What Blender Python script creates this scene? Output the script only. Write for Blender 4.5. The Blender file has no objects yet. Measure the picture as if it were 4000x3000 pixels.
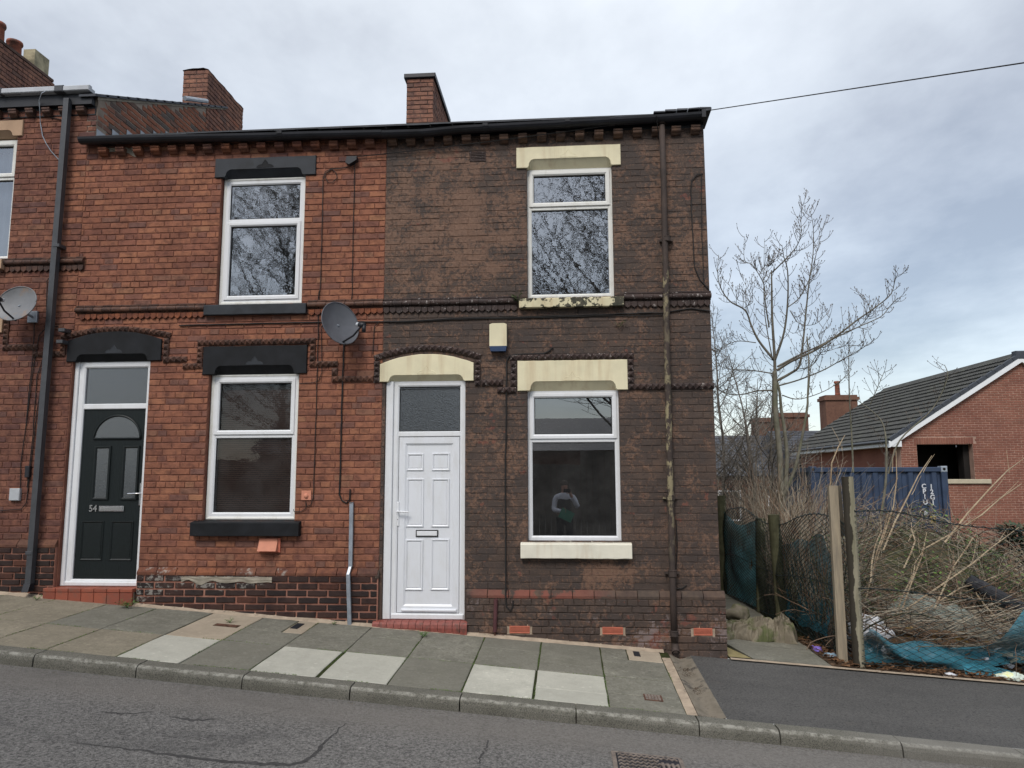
import bpy, math, random
import numpy as np
from mathutils import Vector, Matrix, noise as mnoise
random.seed(7)
R = random.random
U = random.uniform
sc = bpy.context.scene
col = sc.collection

# ------------------------------------------------------------------ camera
YAW, PIT, ROL, FD = -0.0738006880, 0.123572863, -0.00345526203, 1579.11566
cyw, syw, cp_, sp_ = math.cos(YAW), math.sin(YAW), math.cos(PIT), math.sin(PIT)
F = np.array([syw*cp_, cyw*cp_, sp_]); R0 = np.array([cyw, -syw, 0.]); U0 = np.cross(R0, F)
RT = R0*math.cos(ROL)+U0*math.sin(ROL); UP = -R0*math.sin(ROL)+U0*math.cos(ROL)
CAM = np.array([0., -8.2, 1.9])
cd = bpy.data.cameras.new('camera'); cam = bpy.data.objects.new('camera', cd); col.objects.link(cam)
cam.matrix_world = Matrix(((RT[0], UP[0], -F[0], CAM[0]), (RT[1], UP[1], -F[1], CAM[1]), (RT[2], UP[2], -F[2], CAM[2]), (0, 0, 0, 1)))
cd.sensor_width = 36; cd.lens = FD/2212*36; cd.clip_start = 0.02; cd.clip_end = 3000
sc.camera = cam

# ------------------------------------------------------------------ world, sun, exposure
SUN_EL, SUN_AZ = math.radians(48), math.radians(196)     # azimuth clockwise from +Y
w = bpy.data.worlds.new('World'); sc.world = w; w.use_nodes = True
nt = w.node_tree; nt.nodes.clear()
def wn(t, **k):
    n = nt.nodes.new(t)
    for a, b in k.items(): setattr(n, a, b)
    return n
def wl(a, b): nt.links.new(a, b)
wo = wn('ShaderNodeOutputWorld'); bg1 = wn('ShaderNodeBackground'); bg2 = wn('ShaderNodeBackground'); add = wn('ShaderNodeAddShader')
sky = wn('ShaderNodeTexSky', sky_type='NISHITA'); sky.sun_disc = False; sky.sun_elevation = SUN_EL; sky.sun_rotation = SUN_AZ
wl(sky.outputs[0], bg1.inputs[0]); bg1.inputs[1].default_value = 0.05
tc = wn('ShaderNodeTexCoord'); sx = wn('ShaderNodeSeparateXYZ'); wl(tc.outputs['Generated'], sx.inputs[0])
# cloud layer seen from below: directions projected on a flat sheet overhead
def wm(op, a, b=None, c=None):
    n = wn('ShaderNodeMath', operation=op)
    for i, v in enumerate((a, b, c)):
        if v is None: continue
        if isinstance(v, (int, float)): n.inputs[i].default_value = v
        else: wl(v, n.inputs[i])
    return n.outputs[0]
zc = wm('ADD', wm('MAXIMUM', sx.outputs[2], 0.0), 0.16)
px_ = wm('DIVIDE', sx.outputs[0], zc); py_ = wm('DIVIDE', sx.outputs[1], zc)
cmb = wn('ShaderNodeCombineXYZ'); wl(px_, cmb.inputs[0]); wl(py_, cmb.inputs[1])
def wnoise(sc_, det, ro, off, stretch=(1, 1, 1), rot=0):
    m = wn('ShaderNodeMapping'); wl(cmb.outputs[0], m.inputs[0]); m.inputs['Location'].default_value = off; m.inputs['Scale'].default_value = stretch; m.inputs['Rotation'].default_value = (0, 0, rot)
    n = wn('ShaderNodeTexNoise'); wl(m.outputs[0], n.inputs[0]); n.inputs['Scale'].default_value = sc_; n.inputs['Detail'].default_value = det; n.inputs['Roughness'].default_value = ro
    return n.outputs[0]
n1 = wnoise(0.75, 7, 0.55, (12.3, 5.1, 0), (1.0, 0.8, 1), 0.5)
n2 = wnoise(2.1, 6, 0.6, (9.2, 4.4, 0), (1, .7, 1), 0.3)
cl = wm('ADD', wm('MULTIPLY', n1, 0.7), wm('MULTIPLY', n2, 0.3))
rp = wn('ShaderNodeValToRGB'); wl(cl, rp.inputs[0])
e = rp.color_ramp.elements
e[0].position = 0.40; e[0].color = (0.50, 0.51, 0.505, 1)
e[1].position = 0.62; e[1].color = (0.225, 0.225, 0.225, 1)
x_ = e.new(0.485); x_.color = (0.405, 0.413, 0.41, 1)
x_ = e.new(0.55); x_.color = (0.315, 0.317, 0.315, 1)
# an overcast dome is about three times as bright overhead as at the horizon
sz_ = wm('MAXIMUM', sx.outputs[2], 0.0); grd = wm('ADD', wm('MULTIPLY', wm('MULTIPLY', sz_, sz_), 1.3), 0.72)
lp = wm('MULTIPLY', grd, 1.0)
mul = wn('ShaderNodeVectorMath', operation='SCALE'); wl(rp.outputs[0], mul.inputs[0]); wl(lp, mul.inputs['Scale'])
wl(mul.outputs[0], bg2.inputs[0]); bg2.inputs[1].default_value = 0.93
wl(bg1.outputs[0], add.inputs[0]); wl(bg2.outputs[0], add.inputs[1]); wl(add.outputs[0], wo.inputs[0])

sd = bpy.data.lights.new('sun', 'SUN'); sun = bpy.data.objects.new('sun', sd); col.objects.link(sun)
sd.energy = 1.5; sd.angle = math.radians(22); sd.color = (1.0, 0.945, 0.87)
sdir = Vector((math.sin(SUN_AZ)*math.cos(SUN_EL), math.cos(SUN_AZ)*math.cos(SUN_EL), math.sin(SUN_EL)))
sun.rotation_euler = sdir.to_track_quat('Z', 'Y').to_euler(); sun.location = (0, -20, 20)
vs = sc.view_settings; vs.view_transform = 'Standard'; vs.look = 'None'; vs.gamma = 1; vs.use_curve_mapping = False; vs.exposure = 0.64
sc.cycles.max_bounces = 6; sc.cycles.transparent_max_bounces = 24; sc.cycles.caustics_reflective = False; sc.cycles.caustics_refractive = False

# ------------------------------------------------------------------ pixel of the photograph -> point on a plane of the place
K = 2212/4000
def ray(x, y): return F*FD + RT*(x*K-1106) - UP*(y*K-829.5)
def P(x, y, Y=0.):
    d = ray(x, y); return CAM + d*((Y-CAM[1])/d[1])
def PX(x, y, X):
    d = ray(x, y); return CAM + d*((X-CAM[0])/d[0])

# ------------------------------------------------------------------ object helpers
WL = {}
def tag(o, label=None, cat=None, group=None, kind=None):
    if label: o['label'] = label
    if cat: o['category'] = cat
    if group: o['group'] = group
    if kind: o['kind'] = kind
    return o
def wloc(o): return WL.get(o.name, Vector((0, 0, 0))) if o else Vector((0, 0, 0))
def thing(name, loc, label, cat, group=None):
    o = bpy.data.objects.new(name, None); col.objects.link(o); o.location = loc; o.empty_display_size = .2
    WL[o.name] = Vector(loc); return tag(o, label, cat, group)
def link(name, me, parent=None, wpos=(0, 0, 0)):
    o = bpy.data.objects.new(name, me); col.objects.link(o); wpos = Vector(wpos)
    if parent: o.parent = parent; o.location = wpos-wloc(parent)
    else: o.location = wpos
    WL[o.name] = wpos; return o

class MB:
    def __init__(s): s.v = []; s.f = []; s.mi = []; s.r = []; s.cur = 0; s.rnd = 0.5; s.n = 0
    def add(s, vs, fs):
        vs = np.asarray(vs, dtype=float).reshape(-1, 3)
        s.v.append(vs); b = s.n; s.n += len(vs)
        s.r.append(np.full(len(vs), s.rnd))
        for q in fs: s.f.append(tuple(b+i for i in q)); s.mi.append(s.cur)
        return s
    def box(s, x0, x1, y0, y1, z0, z1, b=0.0, j=0.0):
        if b <= 0:
            v = [(x, y, z) for x in (x0, x1) for y in (y0, y1) for z in (z0, z1)]
            f = [(0, 1, 3, 2), (4, 6, 7, 5), (0, 4, 5, 1), (2, 3, 7, 6), (0, 2, 6, 4), (1, 5, 7, 3)]
            if j: v = [(a+U(-j, j), c+U(-j, j), d+U(-j, j)) for a, c, d in v]
            return s.add(v, f)
        # bevelled on the edges of the front (-y) face and along x edges
        b = min(b, (x1-x0)/2.01, (z1-z0)/2.01, (y1-y0)/1.01)
        o = [(x0, z0), (x1, z0), (x1, z1), (x0, z1)]; i = [(x0+b, z0+b), (x1-b, z0+b), (x1-b, z1-b), (x0+b, z1-b)]
        v = [(x, y1, z) for x, z in o]+[(x, y0+b, z) for x, z in o]+[(x, y0, z) for x, z in i]
        f = [(3, 2, 1, 0), (8, 9, 10, 11)]
        for k in range(4):
            n = (k+1) % 4; f += [(k, n, 4+n, 4+k), (4+k, 4+n, 8+n, 8+k)]
        return s.add(v, f)
    def obox(s, p, size, rot=0.0, tilt=(0, 0)):
        m = Matrix.Translation(p) @ Matrix.Rotation(rot, 4, 'Z') @ Matrix.Rotation(tilt[0], 4, 'X') @ Matrix.Rotation(tilt[1], 4, 'Y')
        a, b, c = size[0]/2, size[1]/2, size[2]/2
        v = [m @ Vector((x, y, z)) for x in (-a, a) for y in (-b, b) for z in (-c, c)]
        return s.add(v, [(0, 1, 3, 2), (4, 6, 7, 5), (0, 4, 5, 1), (2, 3, 7, 6), (0, 2, 6, 4), (1, 5, 7, 3)])
    def prism(s, poly, y0, y1, close=True):
        """poly of (x,z), extruded in y"""
        n = len(poly); v = [(x, y0, z) for x, z in poly]+[(x, y1, z) for x, z in poly]
        f = [tuple(range(n)), tuple(range(2*n-1, n-1, -1))]+[(k, k+n, (k+1) % n+n, (k+1) % n) for k in range(n)]
        return s.add(v, f)
    def xprof(s, prof, x0, x1, z=0, y=0, caps=True):
        """profile of (y,z) extruded along x"""
        n = len(prof); v = [(x0, y+a, z+b) for a, b in prof]+[(x1, y+a, z+b) for a, b in prof]
        f = [(k, (k+1) % n, (k+1) % n+n, k+n) for k in range(n)]
        if caps: f += [tuple(range(n-1, -1, -1)), tuple(range(n, 2*n))]
        return s.add(v, f)
    def tube(s, pts, r, n=6, r1=None, caps=True):
        pts = np.asarray([tuple(p) for p in pts], float); m = len(pts)
        if hasattr(r, '__len__'): rad = np.asarray(r, float)
        else: rad = np.linspace(r, r if r1 is None else r1, m)
        t = np.gradient(pts, axis=0); t /= np.linalg.norm(t, axis=1)[:, None]+1e-12
        a = np.array([0, 0, 1.]) if abs(t[0][2]) < .9 else np.array([1., 0, 0])
        vs = []
        u = np.cross(t[0], a); u /= np.linalg.norm(u)
        ang = np.arange(n)*2*math.pi/n; ca, sa = np.cos(ang)[:, None], np.sin(ang)[:, None]
        for i in range(m):
            u = u-t[i]*(u@t[i]); u /= np.linalg.norm(u)+1e-12; w_ = np.cross(t[i], u)
            vs.append(pts[i]+rad[i]*(ca*u+sa*w_))
        f = []
        for i in range(m-1):
            for k in range(n): f.append((i*n+k, i*n+(k+1) % n, (i+1)*n+(k+1) % n, (i+1)*n+k))
        if caps and n > 2: f += [tuple(range(n-1, -1, -1)), tuple(range((m-1)*n, m*n))]
        return s.add(np.concatenate(vs), f)
    def lathe(s, prof, c=(0, 0, 0), n=20):
        """(r,z) round the vertical through c"""
        v = []; m = len(prof)
        for r_, z in prof:
            for k in range(n):
                a = 2*math.pi*k/n; v.append((c[0]+r_*math.cos(a), c[1]+r_*math.sin(a), c[2]+z))
        f = [(i*n+k, i*n+(k+1) % n, (i+1)*n+(k+1) % n, (i+1)*n+k) for i in range(m-1) for k in range(n)]
        f += [tuple(range(n-1, -1, -1)), tuple(range((m-1)*n, m*n))]
        return s.add(v, f)
    def grid(s, fn, nu, nv, closeu=False):
        v = [fn(i/nu, j/nv) for i in range(nu+1) for j in range(nv+1)]
        f = [(i*(nv+1)+j, (i+1)*(nv+1)+j, (i+1)*(nv+1)+j+1, i*(nv+1)+j+1) for i in range(nu) for j in range(nv)]
        return s.add(v, f)
    def mesh(s, name, mats, org=(0, 0, 0), smooth=False):
        V_ = np.concatenate(s.v) - np.asarray(tuple(org))
        me = bpy.data.meshes.new(name); me.from_pydata(V_.tolist(), [], s.f)
        if not isinstance(mats, (list, tuple)): mats = [mats]
        for m in mats: me.materials.append(m)
        if len(mats) > 1: me.polygons.foreach_set('material_index', s.mi)
        at = me.attributes.new('rnd', 'FLOAT', 'POINT'); at.data.foreach_set('value', np.concatenate(s.r).astype(np.float32))
        if smooth: me.polygons.foreach_set('use_smooth', [True]*len(s.f))
        me.update(); return me
    def build(s, name, mats, parent=None, org=None, smooth=False, **kw):
        if org is None: org = wloc(parent) if parent else (0, 0, 0)
        me = s.mesh(name, mats, org, smooth); o = link(name, me, parent, org)
        return tag(o, **kw)

# ------------------------------------------------------------------ materials
MATS = {}
class NM:
    def __init__(s, name, rough=.8, spec=.3):
        m = bpy.data.materials.new(name); m.use_nodes = True; s.m = m; s.nt = m.node_tree
        s.b = s.nt.nodes['Principled BSDF']; s.b.inputs['Roughness'].default_value = rough; s.b.inputs['Specular IOR Level'].default_value = spec
        MATS[name] = m; s._p = None
    def n(s, t, **k):
        n = s.nt.nodes.new(t)
        for a, b in k.items(): setattr(n, a, b)
        return n
    def l(s, a, b): s.nt.links.new(a, b)
    def pos(s):
        if s._p is None: s._p = s.n('ShaderNodeNewGeometry').outputs['Position']
        return s._p
    def objc(s): return s.n('ShaderNodeTexCoord').outputs['Object']
    def mp(s, vec, scale=(1, 1, 1), loc=(0, 0, 0), rot=(0, 0, 0)):
        m = s.n('ShaderNodeMapping'); s.l(vec, m.inputs[0]); m.inputs['Scale'].default_value = scale; m.inputs['Location'].default_value = loc; m.inputs['Rotation'].default_value = rot; return m.outputs[0]
    def noise(s, scale, det=4, ro=.55, vec=None, dist=0):
        n = s.n('ShaderNodeTexNoise'); s.l(vec if vec is not None else s.pos(), n.inputs[0]); n.inputs['Scale'].default_value = scale; n.inputs['Detail'].default_value = det
        n.inputs['Roughness'].default_value = ro; n.inputs['Distortion'].default_value = dist; return n.outputs[0]
    def voro(s, scale, feature='F1', vec=None, out=0):
        n = s.n('ShaderNodeTexVoronoi', feature=feature); s.l(vec if vec is not None else s.pos(), n.inputs[0]); n.inputs['Scale'].default_value = scale; return n.outputs[out]
    def ma(s, op, a, b=None, c=None, clamp=False):
        n = s.n('ShaderNodeMath', operation=op); n.use_clamp = clamp
        for i, v in enumerate((a, b, c)):
            if v is None: continue
            if isinstance(v, (int, float)): n.inputs[i].default_value = v
            else: s.l(v, n.inputs[i])
        return n.outputs[0]
    def ramp(s, fac, stops, interp='LINEAR'):
        n = s.n('ShaderNodeValToRGB'); s.l(fac, n.inputs[0]); cr = n.color_ramp; cr.interpolation = interp
        while len(cr.elements) < len(stops): cr.elements.new(.5)
        for e_, (p, c) in zip(cr.elements, stops):
            e_.position = p; e_.color = (c, c, c, 1) if isinstance(c, (int, float)) else (*c, 1)
        return n.outputs[0]
    def mix(s, a, b, f):
        n = s.n('ShaderNodeMix', data_type='RGBA'); n.clamp_factor = True
        for sock, v in ((n.inputs[0], f), (n.inputs[6], a), (n.inputs[7], b)):
            if isinstance(v, (int, float)): sock.default_value = v
            elif isinstance(v, tuple): sock.default_value = (*v, 1)
            else: s.l(v, sock)
        return n.outputs[2]
    def xyz(s):
        n = s.n('ShaderNodeSeparateXYZ'); s.l(s.pos(), n.inputs[0]); return n.outputs
    def blob(s, cx, cz, rx, rz):
        """soft elliptic patch of wear on a wall, 1 in the centre"""
        o = s.xyz(); a = s.ma('DIVIDE', s.ma('SUBTRACT', o[0], cx), rx); b = s.ma('DIVIDE', s.ma('SUBTRACT', o[2], cz), rz)
        d = s.ma('ADD', s.ma('MULTIPLY', a, a), s.ma('MULTIPLY', b, b)); return s.ma('SUBTRACT', 1.0, d, clamp=True)
    def rnd(s):
        a = s.n('ShaderNodeAttribute', attribute_name='rnd').outputs['Fac']; o = s.n('ShaderNodeObjectInfo').outputs['Random']
        return s.ma('FRACT', s.ma('ADD', a, o))
    def col(s, c):
        if isinstance(c, tuple): s.b.inputs['Base Color'].default_value = (*c, 1)
        else: s.l(c, s.b.inputs['Base Color'])
        return s
    def bump(s, h, st=.3, dist=.01):
        n = s.n('ShaderNodeBump'); s.l(h, n.inputs['Height']); n.inputs['Strength'].default_value = st; n.inputs['Distance'].default_value = dist; s.l(n.outputs[0], s.b.inputs['Normal']); return s

def simple(name, c, rough=.6, spec=.3, var=.12, sc_=14, metal=0, dirt=None, bump=0):
    m = NM(name, rough, spec)
    hi = tuple(min(1, x*(1+var)) for x in c); lo = tuple(x*(1-var) for x in c)
    cc = m.mix(lo, hi, m.ramp(m.noise(sc_, 5), [(.3, 0), (.7, 1)]))
    if dirt: cc = m.mix(cc, dirt[0], m.ramp(m.noise(dirt[1], 7, .65), [(dirt[2], 0), (dirt[2]+.12, dirt[3])]))
    m.col(cc); m.b.inputs['Metallic'].default_value = metal
    if bump: m.bump(m.noise(90, 4), bump, .004)
    return m.m

# -- brick, red and sandfaced
def brick_red(name, stops, dark=.55, dk=(.06, .028, .026), amt=.8, splash=None, shift=1.0):
    m = NM(name, .92, .2); r = m.rnd(); base = m.ramp(r, [(p_, (c_[0]*1.12, c_[1]*1.32, c_[2]*1.18)) for p_, c_ in stops])
    c = m.mix(base, dk, m.ramp(m.noise(11, 6, .65), [(dark-.1, 0), (dark+.18, amt)]))
    c = m.mix(c, dk, m.ramp(m.noise(1.1, 6, .7), [(.42, 0), (.75, .6)]))
    c = m.mix(c, tuple(min(1, x*1.7) for x in stops[len(stops)//2][1]), m.ramp(m.noise(55, 4), [(.58, 0), (.8, .4)]))
    if splash:
        sm = None
        for cx, cz, rx, rz in splash:
            b_ = m.blob(cx, cz, rx, rz); sm = b_ if sm is None else m.ma('MAXIMUM', sm, b_)
        msk = m.ramp(m.ma('MULTIPLY', sm, m.ramp(m.noise(14, 8, .7), [(.46, 0), (.62, 1)])), [(.2, 0), (.5, .6)])
        c = m.mix(c, (.36, .34, .31), msk)
    m.col(c); m.bump(m.ma('ADD', m.noise(60, 6, .7), m.ma('MULTIPLY', m.noise(14, 4), .8)), .55, .008); return m.m
RED = [(0, (.19, .068, .050)), (.2, (.25, .088, .060)), (.42, (.29, .108, .070)), (.62, (.26, .094, .064)), (.8, (.215, .077, .058)), (.93, (.15, .068, .062)), (1, (.30, .122, .076))]
M_red = brick_red('red_brick', RED)
M_red2 = brick_red('red_brick_left', [(p, (c[0]*.82, c[1]*.86, c[2]*.95)) for p, c in RED], .48)
M_plinth = brick_red('engineering_brick', [(0, (.025, .018, .019)), (.35, (.038, .022, .022)), (.6, (.06, .027, .024)), (.85, (.03, .02, .021)), (1, (.10, .035, .026))], .55, (.018, .014, .016), .8, splash=[(-4.75, .68, .45, .18), (-3.9, .72, .7, .13), (-4.85, .55, .12, .2)])
M_bevel54 = brick_red('plinth_bevel_brick', [(0, (.14, .05, .035)), (.5, (.21, .07, .042)), (1, (.12, .055, .045))], .5, splash=[(-4.6, .83, .25, .1), (-3.6, .83, .1, .1), (-3.2, .84, .08, .1)])
M_bevelL = brick_red('plinth_bevel_left', [(0, (.13, .055, .04)), (.5, (.17, .07, .05)), (1, (.11, .055, .045))], .5)
M_mould = brick_red('moulded_brick', [(0, (.08, .038, .030)), (.5, (.165, .066, .048)), (1, (.10, .045, .036))], .45, (.025, .018, .018)); M_mould.node_tree.nodes['Principled BSDF'].inputs['Roughness'].default_value = .5
M_scal = brick_red('scallop_brick', [(0, (.18, .055, .035)), (.5, (.27, .08, .042)), (1, (.15, .05, .035))], .5)
M_chim = brick_red('chimney_brick', [(0, (.19, .085, .068)), (.4, (.30, .125, .092)), (.8, (.25, .105, .08)), (1, (.14, .075, .066))], .5, (.07, .04, .04))
M_side = brick_red('gable_brick', [(0, (.26, .085, .055)), (.35, (.22, .075, .05)), (.72, (.30, .10, .065)), (.86, (.085, .065, .065)), (1, (.11, .08, .08))], .6, (.10, .06, .055), .5)
M_new = brick_red('new_brick', [(0, (.175, .066, .052)), (.5, (.225, .082, .064)), (1, (.19, .072, .058))], .75, (.12, .04, .035), .4)
M_far = brick_red('distant_brick', [(0, (.12, .058, .046)), (.5, (.155, .070, .054)), (1, (.10, .052, .045))], .6)

def mortar(name, c, c2):
    m = NM(name, .95, .1); m.col(m.mix(m.mix(c, c2, m.ramp(m.noise(9, 6, .7), [(.35, 0), (.65, 1)])), tuple(x*.35 for x in c), m.ramp(m.noise(2.2, 5), [(.45, 0), (.7, .7)])))
    m.bump(m.noise(110, 4), .4, .004); return m.m
M_mort = mortar('mortar_dark_red', (.17, .072, .054), (.25, .115, .080))
M_mortL = mortar('mortar_left', (.16, .07, .054), (.24, .12, .085))
M_mortP = mortar('mortar_pink', (.27, .12, .085), (.36, .19, .145))
M_mortC = mortar('mortar_chimney', (.09, .06, .05), (.15, .10, .085))
M_mortS = mortar('mortar_grey', (.27, .22, .18), (.33, .28, .235))
M_mortN = mortar('mortar_new', (.40, .26, .20), (.46, .31, .25))

# -- masonry paint, dark brown, worn
def brownpaint(name, k=1.0, mortarish=False, plinth=False):
    m = NM(name, .72, .35); r = m.rnd()
    pa = m.ramp(m.noise(1.3, 6, .65), [(.3, (.095*k, .062*k, .047*k)), (.52, (.058*k, .042*k, .035*k)), (.75, (.120*k, .074*k, .052*k))])
    pa = m.mix(pa, (.040, .032, .031), m.ramp(r, [(.3, 0), (1, .5)]))
    tan = m.ramp(m.noise(30, 4), [(.3, (.15, .080, .052)), (.7, (.235, .138, .092))])
    zone = m.ma('MAXIMUM', m.blob(-1.25, 4.85, 1.3, 1.15), m.ma('MULTIPLY', m.blob(1.2, 4.7, .8, 1.2), .55))
    zone = m.ma('MAXIMUM', zone, m.ma('MULTIPLY', m.blob(-2.0, 4.75, .3, 1.2), .9)); zone = m.ma('MAXIMUM', zone, m.ma('MULTIPLY', m.blob(.42, .8, .32, .36), .95))
    zone = m.ma('MAXIMUM', zone, m.ma('MULTIPLY', m.blob(-.8, 2.0, .45, 1.2), .42))
    fine = m.ma('ADD', m.ma('MULTIPLY', m.noise(3.1, 7, .7), .55), m.ma('MULTIPLY', m.noise(24, 7, .7), .45))
    wv = m.ma('ADD', fine, m.ma('MULTIPLY', zone, .085))
    if plinth: wv = m.ma('ADD', fine, .0)
    wm_ = m.ramp(wv, [(.515, 0), (.585, .72)])
    c = m.mix(pa, tan, wm_)
    c = m.mix(c, tan, m.ramp(m.ma('MULTIPLY', m.noise(60, 5, .8), m.noise(2, 3)), [(.30, 0), (.38, .55)]))
    flake = m.ma('ADD', m.ma('MULTIPLY', m.noise(9, 4, .6), .6), m.ma('MULTIPLY', m.noise(1.7, 3), .4))
    c = m.mix(c, (.20, .115, .07), m.ma('MULTIPLY', m.ramp(m.voro(16, 'F1', m.mp(m.pos(), (.8, 1, 1.5)), 0), [(.10, .8), (.17, 0)]), m.ramp(m.noise(3.3, 4, .6), [(.48, 0), (.6, 1)]))); c = m.mix(c, (.022, .017, .016), m.ramp(m.noise(19, 7, .75, m.mp(m.pos(), (.7, 1, 1.6), (3, 3, 3))), [(.56, 0), (.68, .55)]))
    lo = .605 if not plinth else .585
    c = m.mix(c, m.ramp(m.noise(20, 3), [(.4, (.15, .045, .036)), (.6, (.22, .085, .055))]), m.ramp(flake, [(lo, 0), (lo+.03, .65)]))
    if plinth:
        c = m.mix(c, (.20, .16, .155), m.ramp(m.ma('MULTIPLY', m.noise(16, 8, .75), m.ramp(m.noise(1.9, 4), [(.4, .55), (.65, 1.15)])), [(.52, 0), (.6, .75)]))
    m.col(c); m.bump(m.ma('ADD', m.noise(45, 7, .75), m.ma('MULTIPLY', wm_, .5)), .7, .010); return m.m
M_br = brownpaint('brown_painted_brick'); M_brm = brownpaint('brown_painted_mortar', .92, True)
M_brp = brownpaint('brown_painted_plinth', 1, False, True)
def mouldpaint(name):
    m = NM(name, .7, .35); c = m.ramp(m.noise(6, 6, .7), [(.3, (.028, .021, .021)), (.7, (.06, .036, .030))])
    c = m.mix(c, (.42, .38, .36), m.ramp(m.noise(26, 7, .75), [(.585, 0), (.64, .8)])); m.col(c); m.bump(m.noise(70, 6), .5, .006); return m.m
M_brmould = mouldpaint('flaking_brown_moulding')
m = NM('brown_dentil', .8, .3); c = m.mix((.13, .075, .05), (.05, .036, .032), m.ramp(m.noise(9, 6, .7), [(.4, 0), (.65, 1)])); m.col(c); m.bump(m.noise(60, 5), .4, .005); M_brdent = m.m
m = NM('brown_bevel_brick', .8, .3); c = m.ramp(m.rnd(), [(0, (.11, .055, .038)), (.35, (.15, .052, .036)), (.5, (.05, .04, .042)), (.7, (.10, .06, .043)), (1, (.08, .05, .04))])
c = m.mix(m.mix((.095, .068, .050), (.042, .033, .029), m.ramp(m.noise(7, 7, .7), [(.38, 0), (.6, .9)])), c, .12); c = m.mix(c, (.20, .062, .044), m.ma('MULTIPLY', m.ramp(m.noise(4, 6, .7), [(.47, 0), (.52, .8)]), m.blob(-.35, .6, .9, .3))); m.col(c); m.bump(m.noise(50, 6), .6, .008); M_brbev = m.m

# -- cream stone paint
def creampaint(name, c0, dirt=.62, flakes=False):
    m = NM(name, .6, .3); c = m.mix(c0, tuple(x*.86 for x in c0), m.ramp(m.noise(5, 6), [(.35, 0), (.7, 1)]))
    st = m.mp(m.pos(), (9, 9, .8)); c = m.mix(c, (.42, .28, .15), m.ramp(m.noise(1, 5, .6, st), [(.5, 0), (.75, .5)]))
    if flakes:
        k = m.ramp(m.ma('ADD', m.ma('MULTIPLY', m.noise(7, 8, .7), .8), m.ma('MULTIPLY', m.noise(2.5, 2), .2)), [(.475, 1), (.495, 0)])
        c = m.mix(c, m.ramp(m.noise(22, 5), [(.3, (.02, .025, .015)), (.7, (.075, .065, .045))]), k); m.bump(k, -.7, .006)
    else:
        c = m.mix(c, (.10, .09, .07), m.ramp(m.noise(18, 8, .75), [(dirt, 0), (dirt+.1, .6)])); m.bump(m.noise(60, 5), .18, .004)
    m.col(c); return m.m
M_cream = creampaint('cream_painted_stone', (.73, .67, .47), .66)
M_cream_flake = creampaint('cream_flaking_stone', (.66, .60, .40), flakes=True)
M_creamsill = creampaint('cream_white_sill', (.74, .71, .60), .64)
M_blk = simple('black_painted_stone', (.0095, .0105, .013), .7, .25, .4, 6, dirt=((.06, .05, .045), 5, .62, .6), bump=.25)
M_blk2 = simple('slate_grey_painted_stone', (.026, .030, .037), .6, .3, .25, 5, dirt=((.015, .017, .02), 4, .55, .7), bump=.2)
M_tanst = simple('tan_painted_stone', (.40, .27, .18), .7, .2, .1, 6, bump=.2)
def upvc(name, c, k=.6):
    m = NM(name, .33, .45); cc = m.mix(c, (.42, .40, .33), m.ramp(m.noise(3, 7, .7, m.mp(m.pos(), (3, 3, 1))), [(.5, 0), (.8, k)])); m.col(cc); return m.m
M_pvc = upvc('white_upvc', (.70, .715, .74), .3); M_pvcold = upvc('weathered_upvc', (.70, .70, .67), .75); M_door = upvc('white_door', (.68, .70, .74), .28)
M_gask = simple('black_gasket', (.02, .02, .02), .6)
M_gloss = simple('green_black_door', (.007, .0105, .011), .4, .35, .3, 40)
m = NM('woodgrain_door', .5, .25); wv = m.n('ShaderNodeTexWave', wave_type='BANDS', bands_direction='X'); m.l(m.mp(m.pos(), (1, 1, .22)), wv.inputs[0]); wv.inputs['Scale'].default_value = 22; wv.inputs['Distortion'].default_value = 9; wv.inputs['Detail'].default_value = 3; wv.inputs['Detail Scale'].default_value = .8
m.col(m.mix((.006, .0095, .010), (.012, .017, .018), wv.outputs[1])); m.bump(wv.outputs[1], .35, .004); M_grain = m.m
M_chrome = simple('polished_metal', (.62, .62, .64), .22, .5, .05, 8, metal=1)
M_dgrey = simple('anthracite_plastic', (.055, .058, .065), .45, .4, .15, 8)
M_lgrey = simple('light_grey_plastic', (.42, .44, .47), .5, .4, .12, 5)
M_black = simple('black_gutter', (.013, .014, .019), .5, .4, .4, 4)
M_cable = simple('black_cable', (.015, .014, .014), .6)
M_terra = simple('terracotta', (.50, .155, .10), .75, .2, .1, 20)
M_terra2 = simple('terracotta_pink', (.56, .24, .16), .7, .2, .08, 14)
m = NM('quarry_tile', .62, .3); m.col(m.mix(m.ramp(m.rnd(), [(0, (.22, .062, .040)), (.5, (.30, .085, .050)), (1, (.25, .072, .046))]), (.13, .09, .07), m.ramp(m.noise(8, 6, .7), [(.5, 0), (.75, .7)]))); m.bump(m.noise(80, 4), .2, .003); M_tile = m.m
M_tilered = simple('red_tile', (.22, .062, .048), .5, .4, .25, 25, dirt=((.09, .05, .04), 9, .55, .8))
M_lead = simple('lead_flashing', (.32, .35, .39), .5, .4, .2, 10)
M_render = simple('cement_render', (.30, .27, .22), .95, .1, .2, 12, bump=.5)
M_slate = simple('roof_slate', (.055, .06, .072), .6, .3, .3, 8)
m = NM('cast_iron_pipe', .75, .3); c = m.ramp(m.noise(6, 6, .7), [(.3, (.035, .028, .026)), (.7, (.07, .05, .042))])
fl = m.ma('MULTIPLY', m.ramp(m.noise(12, 7, .7, m.mp(m.pos(), (1, 1, .5))), [(.50, 0), (.56, 1)]), m.ma('ADD', m.blob(1.13, 2.3, .6, 1.35), m.blob(1.13, 4.0, .6, .45)))
m.col(m.mix(c, (.27, .23, .14), fl)); m.bump(m.noise(60, 4), .4, .004); M_iron = m.m
M_rust = simple('weathered_iron', (.10, .05, .035), .9, .2, .4, 20, bump=.4)
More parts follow.
